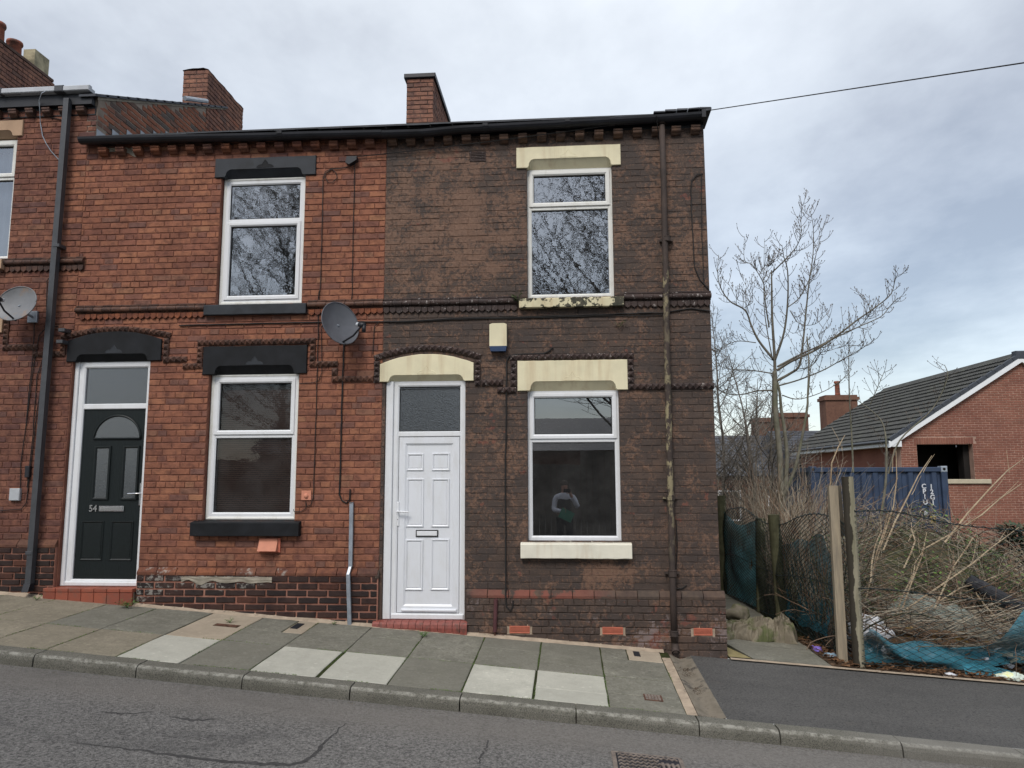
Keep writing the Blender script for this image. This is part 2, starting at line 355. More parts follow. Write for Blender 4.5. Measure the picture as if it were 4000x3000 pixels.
M_galv = simple('galvanised_steel', (.34, .38, .43), .42, .5, .2, 9, metal=.5, dirt=((.20, .12, .08), 8, .60, .7))
M_maroon = simple('maroon_pipe', (.085, .035, .038), .55, .3, .2, 9)

# -- glass
def glassm(name, refl, wav, wsc, tint=(.9, .95, .95), rough=0.0, obs=None):
    m = NM(name); m.nt.nodes.remove(m.b); out = [n for n in m.nt.nodes if n.type == 'OUTPUT_MATERIAL'][0]
    gl = m.n('ShaderNodeBsdfGlossy'); gl.inputs['Roughness'].default_value = rough; gl.inputs[0].default_value = (.93, .96, 1, 1)
    tr = m.n('ShaderNodeBsdfTransparent'); tr.inputs[0].default_value = (*tint, 1)
    mx = m.n('ShaderNodeMixShader'); lw = m.n('ShaderNodeFresnel'); lw.inputs[0].default_value = 1.5
    m.l(m.ma('ADD', m.ma('MULTIPLY', lw.outputs[0], 1.2), refl, clamp=True), mx.inputs[0])
    if wav:
        b = m.n('ShaderNodeBump'); b.inputs['Strength'].default_value = 1; b.inputs['Distance'].default_value = wav
        m.l(m.noise(wsc, 2.5, .5, m.mp(m.pos(), (1.0, 1, 1.35))), b.inputs['Height']); m.l(b.outputs[0], gl.inputs['Normal'])
    if obs:
        df = m.n('ShaderNodeBsdfDiffuse'); df.inputs[0].default_value = (*obs, 1); m2 = m.n('ShaderNodeMixShader'); m2.inputs[0].default_value = .75
        m.l(tr.outputs[0], m2.inputs[1]); m.l(df.outputs[0], m2.inputs[2]); m.l(m2.outputs[0], mx.inputs[1])
    else:
        df = m.n('ShaderNodeBsdfDiffuse'); df.inputs[0].default_value = (.5, .5, .5, 1); m2 = m.n('ShaderNodeMixShader'); m.l(m.ramp(m.noise(2.2, 5, .6), [(.35, .015), (.75, .07)]), m2.inputs[0]); m.l(tr.outputs[0], m2.inputs[1]); m.l(df.outputs[0], m2.inputs[2]); m.l(m2.outputs[0], mx.inputs[1])
    m.l(gl.outputs[0], mx.inputs[2]); m.l(mx.outputs[0], out.inputs[0]); return m.m
M_glassU = glassm('wavy_glass', .24, .00022, 15)
M_glassUB = glassm('wavy_glass_brown', .25, .00018, 13)
M_glassG = glassm('clear_glass', .20, .00004, 4)
M_glass54 = glassm('dim_glass', -.012, .00025, 17)
M_frost = glassm('rippled_glass', .10, .0022, 60, (.5, .5, .5), .12, (.05, .055, .06))
M_frost54 = glassm('fine_obscure_glass', .10, .0012, 70, (.3, .3, .3), .25, (.035, .04, .045))
M_dark = simple('dark_interior', (.02, .018, .017), .9, .1, .3, 2)
M_room = simple('room_plaster', (.10, .095, .09), .95, .1, .1, 2)
M_blind = simple('dark_brown_blind', (.30, .16, .125), .5, .3, .15, 3)
M_blindk = simple('black_blind', (.016, .017, .02), .5, .3, .15, 3)
M_net = simple('pale_curtain', (.45, .48, .55), .9, .1, .1, 3)

# -- ground
m = NM('asphalt_road', .88, .25); pz = m.pos()
c = m.ramp(m.noise(1.0, 6, .6, m.mp(pz, (.5, 1.6, 1))), [(.3, (.185, .177, .165)), (.7, (.26, .247, .232))])
v = m.voro(85, 'F1', pz, 1); c = m.mix(c, m.ramp(v, [(.0, (.06, .058, .057)), (.5, (.155, .149, .142)), (.93, (.27, .26, .25)), (1, (.5, .48, .45))]), .6)
c = m.mix(c, (.050, .048, .047), m.ramp(m.noise(40, 3, .75), [(.46, 0), (.62, .8)])); c = m.mix(c, (.27, .26, .245), m.ramp(m.noise(75, 3, .7, m.mp(pz, (1, 1, 1), (3, 8, 1))), [(.56, 0), (.72, .7)]))
c = m.mix(c, (.045, .045, .046), m.ramp(m.noise(.9, 5, .6, m.mp(pz, (.55, 1.5, 1), (4, 2, 0)), .5), [(.56, 0), (.72, .65)]))
c = m.mix(c, (.18, .165, .148), m.ramp(m.ma('ABSOLUTE', m.ma('ADD', m.xyz()[1], 2.35)), [(.12, .55), (.5, 0)]))
cr = m.n('ShaderNodeTexVoronoi', feature='DISTANCE_TO_EDGE'); wob = m.n('ShaderNodeVectorMath', operation='ADD'); nz = m.n('ShaderNodeTexNoise'); m.l(pz, nz.inputs[0]); nz.inputs['Scale'].default_value = 2.2; nz.inputs['Detail'].default_value = 6
sc2 = m.n('ShaderNodeVectorMath', operation='SCALE'); m.l(nz.outputs['Color'], sc2.inputs[0]); sc2.inputs['Scale'].default_value = .7; m.l(pz, wob.inputs[0]); m.l(sc2.outputs[0], wob.inputs[1]); m.l(wob.outputs[0], cr.inputs[0]); cr.inputs['Scale'].default_value = .55
crk = m.ma('MULTIPLY', m.ramp(cr.outputs[0], [(.002, 1), (.022, 0)]), m.ramp(m.noise(.8, 3, .5, m.mp(pz, (1, 1, 1), (7, 3, 1))), [(.47, 0), (.55, 1)]))
c = m.mix(c, (.02, .02, .02), m.ma('MULTIPLY', crk, .12)); m.col(c)
m.bump(m.ma('SUBTRACT', m.ma('ADD', m.noise(130, 5, .7), m.ma('MULTIPLY', m.voro(90, 'F1', pz, 0), 1.2)), m.ma('MULTIPLY', crk, .4)), .9, .006); M_road = m.m
m = NM('asphalt_footway', .85, .25); pz = m.pos()
c = m.ramp(m.noise(1.3, 6, .65, m.mp(pz, (.5, 1.3, 1))), [(.3, (.078, .076, .073)), (.72, (.15, .144, .136))])
v = m.voro(120, 'F1', pz, 1); c = m.mix(c, m.ramp(v, [(0, (.03, .03, .03)), (.6, (.055, .054, .053)), (.95, (.10, .095, .09)), (1, (.3, .28, .25))]), .5)
c = m.mix(c, (.12, .105, .09), m.ramp(m.noise(4, 7, .7), [(.6, 0), (.75, .5)])); c = m.mix(c, (.016, .016, .017), m.ramp(m.noise(55, 3, .7), [(.48, 0), (.68, .7)])); c = m.mix(c, (.15, .145, .135), m.ramp(m.noise(80, 3, .7, m.mp(pz, (1, 1, 1), (3, 8, 1))), [(.57, 0), (.72, .6)])); m.col(c); m.bump(m.noise(120, 5, .7), .7, .005); M_foot = m.m
def slabm(name, c0, c1, moss=.3):
    m = NM(name, .9, .2); pz = m.pos(); c = m.mix(c0, c1, m.ramp(m.noise(2.5, 6, .65), [(.3, 0), (.7, 1)]))
    c = m.mix(c, tuple(x*1.6 for x in c0), m.ramp(m.voro(120, 'F1', pz, 1), [(.75, 0), (1, .35)]))
    c = m.mix(c, tuple(x*.5 for x in c0), m.ramp(m.noise(42, 4, .75), [(.46, 0), (.62, .7 if moss > .15 else .2)])); c = m.mix(c, tuple(x*.6 for x in c1), m.ramp(m.noise(6, 7, .75, m.mp(pz, (1, 1, 1), (1, 9, 2))), [(.46, 0), (.66, .6 if moss > .15 else .35)]))
    c = m.mix(c, (.085, .09, .05), m.ramp(m.noise(3.5, 7, .7, m.mp(pz, (1, 1, 1), (5, 5, 5))), [(.48, 0), (.75, moss)]))
    c = m.mix(c, tuple(x*1.35 for x in c0), m.ramp(m.voro(9, 'F1', pz, 0), [(.10, .5), (.16, 0)])); c = m.mix(c, tuple(x*.5 for x in c0), m.ramp(m.noise(1.6, 7, .7, m.mp(pz, (1, 1, 1), (11, 3, 7))), [(.46, 0), (.66, .6 if moss > .15 else .4)])); c = m.mix(c, tuple(x*1.45 for x in c0), m.ramp(m.noise(14, 7, .75, m.mp(pz, (1, 1, 1), (2, 13, 7))), [(.54, 0), (.66, .45 if moss > .15 else .1)]))
    r = m.rnd(); c = m.mix(c, tuple(x*.66 for x in c0), m.ramp(r, [(0, 0), (1, .6)])); m.col(c); m.bump(m.noise(80, 6, .7), .4, .004); return m.m
M_slabd = slabm('dark_paving_slab', (.235, .226, .187), (.180, .174, .142))
M_slabw = slabm('pale_paving_slab', (.52, .51, .44), (.44, .43, .37), .12)
M_slabt = slabm('tan_paving_slab', (.30, .265, .20), (.24, .215, .165), .2)
M_slabb = slabm('beige_paving_slab', (.44, .37, .28), (.38, .32, .25), .1)
m = NM('kerb_stone', .92, .2); ky = m.xyz()[1]; c = m.ramp(m.noise(4, 6, .65), [(.3, (.125, .12, .098)), (.7, (.18, .172, .145))])
c = m.mix(c, (.045, .045, .04), m.ramp(m.noise(120, 3), [(.48, 0), (.62, .7)])); c = m.mix(c, (.30, .29, .27), m.ramp(m.noise(90, 4, .7, m.mp(m.pos(), (1, 1, 1), (9, 1, 4))), [(.58, 0), (.7, .6)]))
c = m.mix(c, (.34, .33, .29), m.ma('MULTIPLY', m.ramp(m.ma('ABSOLUTE', m.ma('ADD', ky, 2.022)), [(.008, 1), (.022, 0)]), m.ramp(m.noise(22, 6, .75), [(.42, 0), (.6, .8)])))  # worn pale top edge, with the bevel's highlight also put into the colour
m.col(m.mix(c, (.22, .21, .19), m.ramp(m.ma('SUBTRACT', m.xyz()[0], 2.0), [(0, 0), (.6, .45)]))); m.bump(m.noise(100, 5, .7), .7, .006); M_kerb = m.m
m = NM('joint_moss', .95, .1); m.col(m.ramp(m.noise(7, 6, .7), [(.3, (.022, .024, .014)), (.5, (.035, .042, .016)), (.7, (.06, .075, .02))])); m.bump(m.noise(150, 4), .8, .006); M_joint = m.m
M_conc = simple('concrete_channel', (.19, .165, .13), .92, .15, .3, 7, dirt=((.06, .055, .05), 7, .52, .85), bump=.7)
M_mortstrip = simple('mortar_strip', (.36, .29, .22), .95, .1, .2, 10, dirt=((.10, .09, .07), 12, .58, .7), bump=.7)
M_soil = simple('soil_litter', (.055, .036, .024), .95, .1, .5, 25, dirt=((.13, .085, .055), 22, .5, .8), bump=.9)
M_terr = simple('rough_ground', (.07, .062, .040), .95, .1, .5, 3, dirt=((.06, .075, .03), 4, .5, .7), bump=.6)

# -- vegetation and waste
M_bark = simple('grey_bark', (.165, .155, .122), .85, .2, .3, 12, dirt=((.12, .13, .08), 4, .5, .6), bump=.4)
M_twig = simple('twig_bark', (.115, .095, .080), .85, .2, .3, 8)
M_twigo = simple('opposite_bark', (.045, .040, .034), .85, .2, .3, 4)
M_twigb = simple('branch_bark', (.13, .118, .095), .85, .2, .3, 8)
M_twigd = simple('dark_twig_bark', (.125, .110, .094), .85, .2, .3, 4)
M_stem = simple('dead_stem', (.29, .25, .19), .8, .2, .35, 5)
M_stem2 = simple('brown_stem', (.17, .115, .08), .85, .2, .4, 5)
M_cane = simple('dry_cane', (.32, .25, .165), .7, .3, .25, 6, dirt=((.22, .14, .08), 5, .5, .7))
M_leaf = simple('bramble_leaf', (.060, .085, .028), .6, .3, .5, 6)
M_leaf2 = simple('fresh_green_leaf', (.10, .17, .035), .6, .3, .35, 8)
M_conif = simple('conifer_spray', (.050, .070, .040), .75, .2, .5, 6, dirt=((.15, .075, .04), 5, .58, .8))
M_weed = simple('weed_leaf', (.09, .16, .045), .6, .3, .3, 20)
M_post = simple('weathered_post', (.32, .29, .22), .9, .1, .25, 7, dirt=((.13, .14, .08), 4, .5, .6), bump=.4)
m = NM('sawn_timber', .85, .2); g = m.mp(m.objc(), (14, 14, 1.2)); m.col(m.mix((.36, .30, .215), (.24, .205, .155), m.ramp(m.noise(3, 6, .6, g), [(.35, 0), (.65, 1)]))); m.bump(m.noise(6, 5, .6, g), .4, .004); M_timber = m.m
M_oldpost = simple('mossy_old_post', (.075, .075, .045), .95, .1, .35, 9, bump=.6)
M_wire = simple('green_coated_wire', (.012, .022, .022), .5, .4, .3, 9)
def netm(name, c, holes, scale):
    m = NM(name, .6, .3); m.col(m.mix(c, tuple(x*1.5 for x in c), m.ramp(m.noise(6, 5), [(.35, 0), (.7, 1)])))
    wv = m.n('ShaderNodeTexNoise'); out = [n for n in m.nt.nodes if n.type == 'OUTPUT_MATERIAL'][0]
    tr = m.n('ShaderNodeBsdfTransparent'); mx = m.n('ShaderNodeMixShader'); mx.inputs[0].default_value = 1-holes
    m.l(tr.outputs[0], mx.inputs[1]); m.l(m.b.outputs[0], mx.inputs[2]); m.l(mx.outputs[0], out.inputs[0]); m.nt.nodes.remove(wv); return m.m
M_teal = netm('teal_windbreak_net', (.035, .185, .25), .36, 1)
M_teal2 = netm('pale_teal_net', (.15, .42, .50), .22, 1)
M_sack = simple('muddy_sacking', (.19, .165, .125), .95, .1, .3, 6, dirt=((.085, .105, .04), 5, .47, .8), bump=.6)
M_white = simple('white_plastic_bag', (.62, .63, .66), .45, .4, .1, 5)
M_greycl = simple('grey_green_cloth', (.20, .225, .20), .9, .1, .2, 6)
M_blackpl = simple('black_plastic', (.014, .014, .016), .45, .4, .3, 6)
M_ylw = simple('yellow_carton', (.60, .40, .07), .6, .3, .2, 9, dirt=((.40, .05, .03), 14, .55, .9))
M_wood = simple('rotten_timber', (.12, .075, .045), .9, .1, .35, 9, dirt=((.42, .27, .07), 5, .56, .8))
M_blue = simple('container_blue', (.034, .054, .100), .5, .4, .2, 4, dirt=((.05, .035, .05), 6, .62, .4))
M_txt = simple('white_stencil', (.60, .62, .66), .6, .3, .1, 5)
M_rooftile = simple('concrete_rooftile', (.060, .061, .058), .85, .2, .3, 6, dirt=((.10, .105, .08), 2.5, .55, .6))
M_ridge = simple('ridge_tile', (.050, .057, .07), .7, .3, .2, 6)
M_barge = simple('white_bargeboard', (.72, .74, .76), .5, .3, .05, 4)
M_sillst = simple('cast_stone_sill', (.45, .40, .30), .8, .2, .1, 8)

# ------------------------------------------------------------------ ground heights
def z0(X): X = max(-30, min(30, X)); return 0.105-0.0716*X
def zk(X): X = max(-30, min(30, X)); return 0.030-0.079*X
def surf(X, Y):
    t = min(max(-Y/1.9, 0), 1); return z0(X)*(1-t)+zk(X)*t
YKB, YKF = -1.87, -2.045
def sheet(mb, xs, ys, fz):
    v = [(x, y, fz(x, y)) for x in xs for y in ys]; n = len(ys)
    f = [(i*n+j, (i+1)*n+j, (i+1)*n+j+1, i*n+j+1) for i in range(len(xs)-1) for j in range(n-1)]
    return mb.add(v, f)
def heap(X, Y):
    a = 1.38*math.exp(-((X-5.05)/1.35)**2-((Y-3.3)/1.4)**2)
    a += .35*math.exp(-((X-7.6)/1.6)**2-((Y-2.6)/1.2)**2)
    n = mnoise.noise(Vector((X*1.3, Y*1.3, .3)))*.10+mnoise.noise(Vector((X*4, Y*4, .3)))*.04
    k = min(1, max(0, (Y-.3)/1.0))*min(1, max(0, (X-2.9)/.6))
    base = max(z0(X), -.45) if X > 0 else z0(X)
    base = z0(X) if X < 5 else z0(5)+(X-5)*-.02
    return base-.02+k*(a+n)
xs = [-600, -120, -30, -12, 1.0]+list(np.arange(1.5, 12.1, .22))+[16, 30, 120, 600]
ys = list(np.arange(-.02, 9, .25))+[12, 20, 60, 200, 800]
sheet(MB(), xs, ys, lambda x, y: heap(x, y) if y < 10 and x < 14 and x > .9 else (z0(x)-.03 if x < 6 else z0(6)-.1)).build('terrain', M_terr, kind='structure')
xr = [-600, -120, -30]+list(np.arange(-14, 15, 1.0))+[30, 120, 600]
sheet(MB(), xr, [YKF+.02, -3, -4.5, -6, -7.5], lambda x, y: zk(x)-.105+(.03 if y in (-4.5,) else 0)+(.02 if y in (-3, -6) else 0)).build('road', M_road, kind='structure')
sheet(MB(), xr, [-7.5, -9.6, -60, -800], lambda x, y: zk(x)-(.0 if y > -10 else 0)).build('far_footway', M_foot, kind='structure')
# pavement bed (joints and moss show between slabs)
pav = sheet(MB(), list(np.arange(-12, 1.0, .6))+[1.046], [YKB-.0, -1.0, .02], lambda x, y: surf(x, y)-.010).build('pavement', M_joint, kind='structure')
sheet(MB(), [1.27, 1.6, 1.72, 2.2, 3, 4, 6, 9, 14, 30, 100], [YKB, -1.2, -.6, -.1], lambda x, y: surf(x, y)-.002).build('tarmac_footway', M_foot, kind='structure')
# slabs
JX = [-10.06, -9.45, -8.84, -8.23, -7.62, -7.01, -6.40, -5.79, -5.17, -4.59, -3.945, -3.365, -2.74, -2.143, -1.536, -.902, -.295, .325, .955]
YR = -1.075
def slab(x0, x1, y0, y1, mat, lift=0.0, g=.006, th=.04):
    x0 += g; x1 -= g; y0 += g; y1 -= g; mb = MB(); cx, cy = (x0+x1)/2, (y0+y1)/2; mb.rnd = R()
    tl = [U(-.0025, .0025)+lift for _ in range(4)]; ch = .006
    c4 = [(x0, y0), (x1, y0), (x1, y1), (x0, y1)]
    outer = []
    for q in range(4):
        a = np.array(c4[q]); b = np.array(c4[(q+1) % 4]); za = surf(*a)+tl[q]; zb = surf(*b)+tl[(q+1) % 4]
        for t in (0, .33, .66):
            p = a+(b-a)*t; p = p+np.array([U(-.004, .004), U(-.004, .004)])*(1 if t else .6)
            outer.append((p[0], p[1], za+(zb-za)*t))
    n = len(outer)
    inner = [(cx+(x-cx)*(1-ch*2/(x1-x0)*1.2), cy+(y-cy)*(1-ch*2/(y1-y0)*1.2), z) for x, y, z in outer]
    v = [(x, y, z-th) for x, y, z in outer]+[(x, y, z-ch*.8) for x, y, z in outer]+inner
    f = [(k, (k+1) % n, n+(k+1) % n, n+k) for k in range(n)]+[(n+k, n+(k+1) % n, 2*n+(k+1) % n, 2*n+k) for k in range(n)]+[tuple(range(2*n, 3*n))]
    mb.add(v, f); return mb.build('slab', mat, pav)
front = {10: 'w', 12: 'w', 13: 'w', 15: 'w', 16: 'w', 9: 't', 8: 't', 7: 't', 6: 't', 11: 'd', 14: 'd', 17: 'd'}
MS = {'w': M_slabw, 't': M_slabt, 'd': M_slabd, 'b': M_slabb}
for i in range(len(JX)-1):
    a, b = JX[i], JX[i+1]
    k = front.get(i, 'd')
    if i == 16: slab(a, b, YKB, -1.56, MS[k], g=.003); slab(a, b, -1.56, YR, MS[k], g=.003)
    elif i == 17: slab(a, b, YKB, -1.52, MS[k]); slab(a, b, -1.52, YR+.02, MS[k])
    else: slab(a+(.012 if i == 13 else 0), b-(.014 if i in (12, 15, 16) else 0), YKB, YR+(.03 if i in (14,) else 0), MS[k])
    k = {10: 'b', 7: 't', 6: 't'}.get(i, 'd')
    y1 = -.06
    if i == 11: slab(a, b, YR, -.60, MS[k]); slab(a, -2.96, -.60, y1, MS[k]); slab(-2.96, b, -.60, y1, M_slabb)
    elif i == 17: slab(a, b, YR+.03, -.46, MS[k]); slab(a, .60, -.46, y1, MS[k]); slab(.60, b, -.46, y1, M_slabb)
    elif i in (13, 15): slab(a, b, YR, -.47, MS[k]); slab(a, b, -.47, y1, MS[k], g=.004)
    else: slab(a, b, YR+(.03 if i == 14 else 0), y1, MS[k])
# mortar fillet along the wall foot, strip beside the channel
mb = MB(); mb.grid(lambda u, v: (-9.4+u*10.4, -.10+.07*v+.012*mnoise.noise(Vector((u*70, v*3, 1))), surf(-9.4+u*10.4, 0)-.004+v*.03+.01*mnoise.noise(Vector((u*60, v*3, 5)))), 140, 2)
mb.build('mortar_fillet', M_mortstrip, pav)
mb = MB(); mb.grid(lambda u, v: (.955+.085*v+.03*u*0, YKB+u*(1.60)+.01*mnoise.noise(Vector((u*9, v, 3))), surf(1, YKB+u*1.6)-.002+.004*mnoise.noise(Vector((u*20, v*4, 2)))), 30, 3)
mb.build('mortar_strip', M_mortstrip, pav)
# dished channel carrying the downpipe water to the road
def chan(u, v):
    y = YKB+.0+u*(1.72); x = 1.045+.225*v+(1-u)*.0; d = .035*max(0, 1-abs((v-.5)/.36))**.6
    return (x, y, surf(x, y)+.002-d+.003*mnoise.noise(Vector((u*14, v*5, 7))))
MB().grid(chan, 40, 10).build('drain_channel', M_conc, kind='structure', smooth=True)
# kerb
kerb = sheet(MB(), [-14, -6, 0, 6, 14], [YKF+.03, YKB+.02], lambda x, y: zk(x)-.05).build('kerb', M_joint, kind='structure')
KJ = [-7.3, -6.39, -5.47, -4.558, -3.64, -2.715, -1.80, -.89, .05, 1.02, 1.64, 2.56, 3.47, 4.4, 5.3, 6.2, 7.1]
prof = [(YKB, -.15), (YKB, 0), (YKF+.045, 0), (YKF+.022, -.006), (YKF+.006, -.022), (YKF-.002, -.05), (YKF-.012, -.20)]
for a, b in zip(KJ[:-1], KJ[1:]):
    mb = MB(); mb.rnd = R(); n = len(prof); ns = 6; v = []; dz = U(-.003, .003); dy = U(-.004, .004)
    for s in range(ns+1):
        x = a+.005+(b-a-.010)*s/ns
        for (y, z) in prof: v.append((x+U(-.002, .002), y+dy+U(-.002, .002), zk(x)+z+dz+U(-.0015, .0015)))
    f = [(s*n+k, s*n+k+1, (s+1)*n+k+1, (s+1)*n+k) for s in range(ns) for k in range(n-1)]+[tuple(range(n)), tuple(range(ns*n+n-1, ns*n-1, -1))]
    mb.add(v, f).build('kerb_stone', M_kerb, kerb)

# ------------------------------------------------------------------ bricks
def brick_variant(seed, hj=.10, depth=.10):
    """unit length, unit height, centred; front at y=0"""
    rr = random.Random(seed); g = []
    for (x, z) in ((-.5, -.5), (-.17, -.5), (.17, -.5), (.5, -.5), (.5, .5), (.17, .5), (-.17, .5), (-.5, .5)):
        g.append((x+rr.uniform(-.012, .012)*(1 if abs(x) < .4 else .8), z+rr.uniform(-.05, .05)))
    o = g; i = [(x*.962, z*.84+rr.uniform(-.03, .03)) for x, z in g]
    fy = [rr.uniform(-.0015, .0015) for _ in g]
    v = [(x, depth, z) for x, z in o]+[(x, .006, z) for x, z in o]+[(x, y, z) for (x, z), y in zip(i, fy)]
    f = [(k, (k+1) % 8, 8+(k+1) % 8, 8+k) for k in range(8)]+[(8+k, 8+(k+1) % 8, 16+(k+1) % 8, 16+k) for k in range(8)]+[tuple(range(16, 24))]
    return np.array(v), f
BV = [brick_variant(s) for s in range(12)]
_bm = {}
def brick_mesh(vi, mat, depth):
    k = (vi, mat.name, depth)
    if k not in _bm:
        mb = MB(); mb.rnd = random.Random(vi*7+1).random(); v = BV[vi][0].copy(); v[:8, 1] = depth; mb.add(v, BV[vi][1]); _bm[k] = mb.mesh('brick', mat)
    return _bm[k]
class Bricks:
    """gathers bricks of one house, then gives the 300 largest in view their own objects"""
    def __init__(s): s.items = []
    def put(s, part, mat, c, L, H, rotz=0, depth=.10, tilt=0, slope=0):
        s.items.append((part, mat, Vector(c), L, H, rotz, depth, tilt))
    def course_wall(s, part, mat, x0, x1, za, zb, holes=(), y=0.0, course=.0745, bl=.2285, j=.008, depth=.10, off=0, bond='mix', matf=None, wav=.002, jh=.010, dy=.002):
        n = int(round((zb-za)/course)); course = (zb-za)/n
        for i in range(n):
            zc = za+course*(i+.5); spans = [(x0, x1)]
            for (a, b, c, d) in holes:
                if c < zc < d:
                    ns = []
                    for (p, q) in spans:
                        if b <= p or a >= q: ns.append((p, q)); continue
                        if a > p+.01: ns.append((p, a))
                        if b < q-.01: ns.append((b, q))
                    spans = ns
            hdr = (bond == 'mix' and i % 4 == 3); w_ = bl/2 if hdr or bond == 'header' else bl
            ph = off+(bl/2 if i % 2 else 0)+(bl/4 if hdr else 0)+U(-.012, .012)
            for (p, q) in spans:
                t = math.floor((p-ph)/w_)*w_+ph; e_ = []
                while t < q:
                    a, b = max(t, p), min(t+w_, q)
                    if b-a > .03: e_.append([a, b])
                    elif e_ and b == q: e_[-1][1] = q
                    elif b-a > 0 and a == p and b < q: t += w_; e_.append([p, min(t+w_, q)])
                    t += w_*(1+U(-.02, .02)) if not hdr else w_
                if e_: e_[-1][1] = q
                last = p
                for a, b in e_:
                    a = max(a, last); last = b
                    if b-a < .025: continue
                    zz = zc+wav*mnoise.noise(Vector((a*.7, zc*3, 4)))*2
                    mt = matf(.5*(a+b), zc) if matf else mat
                    s.put(part, mt, ((a+b)/2, y+U(-dy, dy), zz), b-a-j, course-jh, 0, depth, U(-.006, .006))
    def flush(s, limit=300):
        def area(it):
            c = np.array(it[2]); d = c-CAM; zf = d@F
            if zf < .1: return 0
            px, py = FD*(d@RT)/zf, FD*(d@UP)/zf
            if abs(px) > 1100 or abs(py) > 825: return 0
            fac = 1 if abs(it[5]) < .5 else abs(d[0])/np.linalg.norm(d)
            return it[3]*it[4]*fac/zf**2
        order = sorted(range(len(s.items)), key=lambda i: -area(s.items[i])); own = set(order[:limit])
        joined = {}
        for i, (part, mat, c, L, H, rz, dp, tl) in enumerate(s.items):
            vi = random.randrange(12)
            if i in own:
                o = link('brick', brick_mesh(vi, mat, dp), part, c); o.scale = (L, 1, H); o.rotation_euler = (0, tl, rz)
            else:
                k = part.name
                if k not in joined: joined[k] = (part, MB(), [])
                _, mb, mats = joined[k]
                if mat not in mats: mats.append(mat)
                mb.cur = mats.index(mat); mb.rnd = R()
                v = BV[vi][0]*np.array([L, 1, H]); v[:8, 1] = dp
                ct, st = math.cos(tl), math.sin(tl); v = np.stack([v[:, 0]*ct+v[:, 2]*st, v[:, 1], -v[:, 0]*st+v[:, 2]*ct], 1)
                cz, sz = math.cos(rz), math.sin(rz); v = np.stack([v[:, 0]*cz-v[:, 1]*sz, v[:, 0]*sz+v[:, 1]*cz, v[:, 2]], 1)
                mb.add(v+np.array(c), BV[vi][1])
        for k, (part, mb, mats) in joined.items(): mb.build('brickwork', mats, part, kind='stuff')

def backing(mb, x0, x1, z0_, z1, holes, y0=.009, y1=.20):
    xs_ = sorted({x0, x1, *[h[0] for h in holes if x0 < h[0] < x1], *[h[1] for h in holes if x0 < h[1] < x1]})
    zs_ = sorted({z0_, z1, *[h[2] for h in holes if z0_ < h[2] < z1], *[h[3] for h in holes if z0_ < h[3] < z1]})
    for a, b in zip(xs_[:-1], xs_[1:]):
        for c, d in zip(zs_[:-1], zs_[1:]):
            cx, cz = (a+b)/2, (c+d)/2
            if not any(h[0] < cx < h[1] and h[2] < cz < h[3] for h in holes): mb.box(a, b, y0, y1, c, d)

# ------------------------------------------------------------------ building pieces
def lintel(house, x0, x1, zb, zt, mat, n0, n1, h=.105, rise=0., y=-.022, motif=True, mm=None, name='lintel', label=None):
    mb = MB(); bot = [(x0, zb), (n0-.012, zb+.0), (n0, zb+.02), (n0+.006, zb+h*.55), (n0+.03, zb+h*.88), (n0+.06, zb+h), (n1-.06, zb+h), (n1-.03, zb+h*.88), (n1-.006, zb+h*.55), (n1, zb+.02), (n1+.012, zb), (x1, zb)]
    c = (x0+x1)/2; hw = (x1-x0)/2
    top = [(x1+(x0-x1)*t, zt+rise*(1-((x1+(x0-x1)*t-c)/hw)**2)+U(-.002, .002)) for t in np.linspace(0, 1, 15)]
    poly = bot+top; n = len(poly)
    # chamfered arris all round the front
    ins = [(x+(c-x)*.008, z+((zb+zt)/2+.01-z)*.035) for x, z in poly]
    v = [(x, y+.007, z) for x, z in poly]+[(x, y, z) for x, z in ins]+[(x, .12, z) for x, z in poly]
    f = [tuple(range(n, 2*n))]+[(k, (k+1) % n, n+(k+1) % n, n+k) for k in range(n)]+[(k, 2*n+k, 2*n+(k+1) % n, (k+1) % n) for k in range(n)]
    mb.add(v, f)
    nb = bot[1:-1]; m = len(nb)
    v = [(x, y+.007, z) for x, z in nb]+[(x, .058, zb+.006) for x, z in nb]+[(x, .13, zb+.004) for x, z in nb]
    f = [(k, m+k, m+k+1, k+1) for k in range(m-1)]+[(m+k, 2*m+k, 2*m+k+1, m+k+1) for k in range(m-1)]
    mb.add(v, f)
    o = mb.build(name, mat, house, label=label)
    if motif:
        zc = zb+h+.012
        pts = [(-.105, 0), (-.095, .018), (-.075, .032), (-.05, .036), (-.036, .040), (-.03, .055), (-.015, .075), (0, .098)]
        pts = pts+[(-a, b) for a, b in pts[-2::-1]]
        q = MB().tube([(c+a, y+.001, zc+b) for a, b in pts], .0045, 5); q.tube([(c+a*.9, y-.001, zc) for a in (-.1, .1)], .0025, 4)
        q.prism([(c+a, zc+b) for a, b in pts][::-1], y-.0012, y+.004); q.build('motif', mm or mat, o)
    return o
def sill(house, x0, x1, z0_, z1, mat, y=-.075, label=None, slope=.02, rough=.003):
    prof = [(.06, z0_+.002), (y+.004, z0_), (y, z0_+.006), (y, z1-slope-.01), (y+.012, z1-slope), (.06, z1)]
    mb = MB(); n = len(prof); ns = 14; v = []
    for s_ in range(ns+1):
        x = x0+(x1-x0)*s_/ns
        for a, b in prof: v.append((x, a+U(-rough, rough)*.6, b+U(-rough, rough)*.6))
    f = [(s_*n+k, s_*n+(k+1) % n, (s_+1)*n+(k+1) % n, (s_+1)*n+k) for s_ in range(ns) for k in range(n)]+[tuple(range(n-1, -1, -1)), tuple(range(ns*n, ns*n+n))]
    return mb.add(v, f).build('sill', mat, house, label=label)
def fbar(mb, x0, x1, z0_, z1, y0, y1, b=.008): mb.box(x0, x1, y0, y1, z0_, z1, b=b)
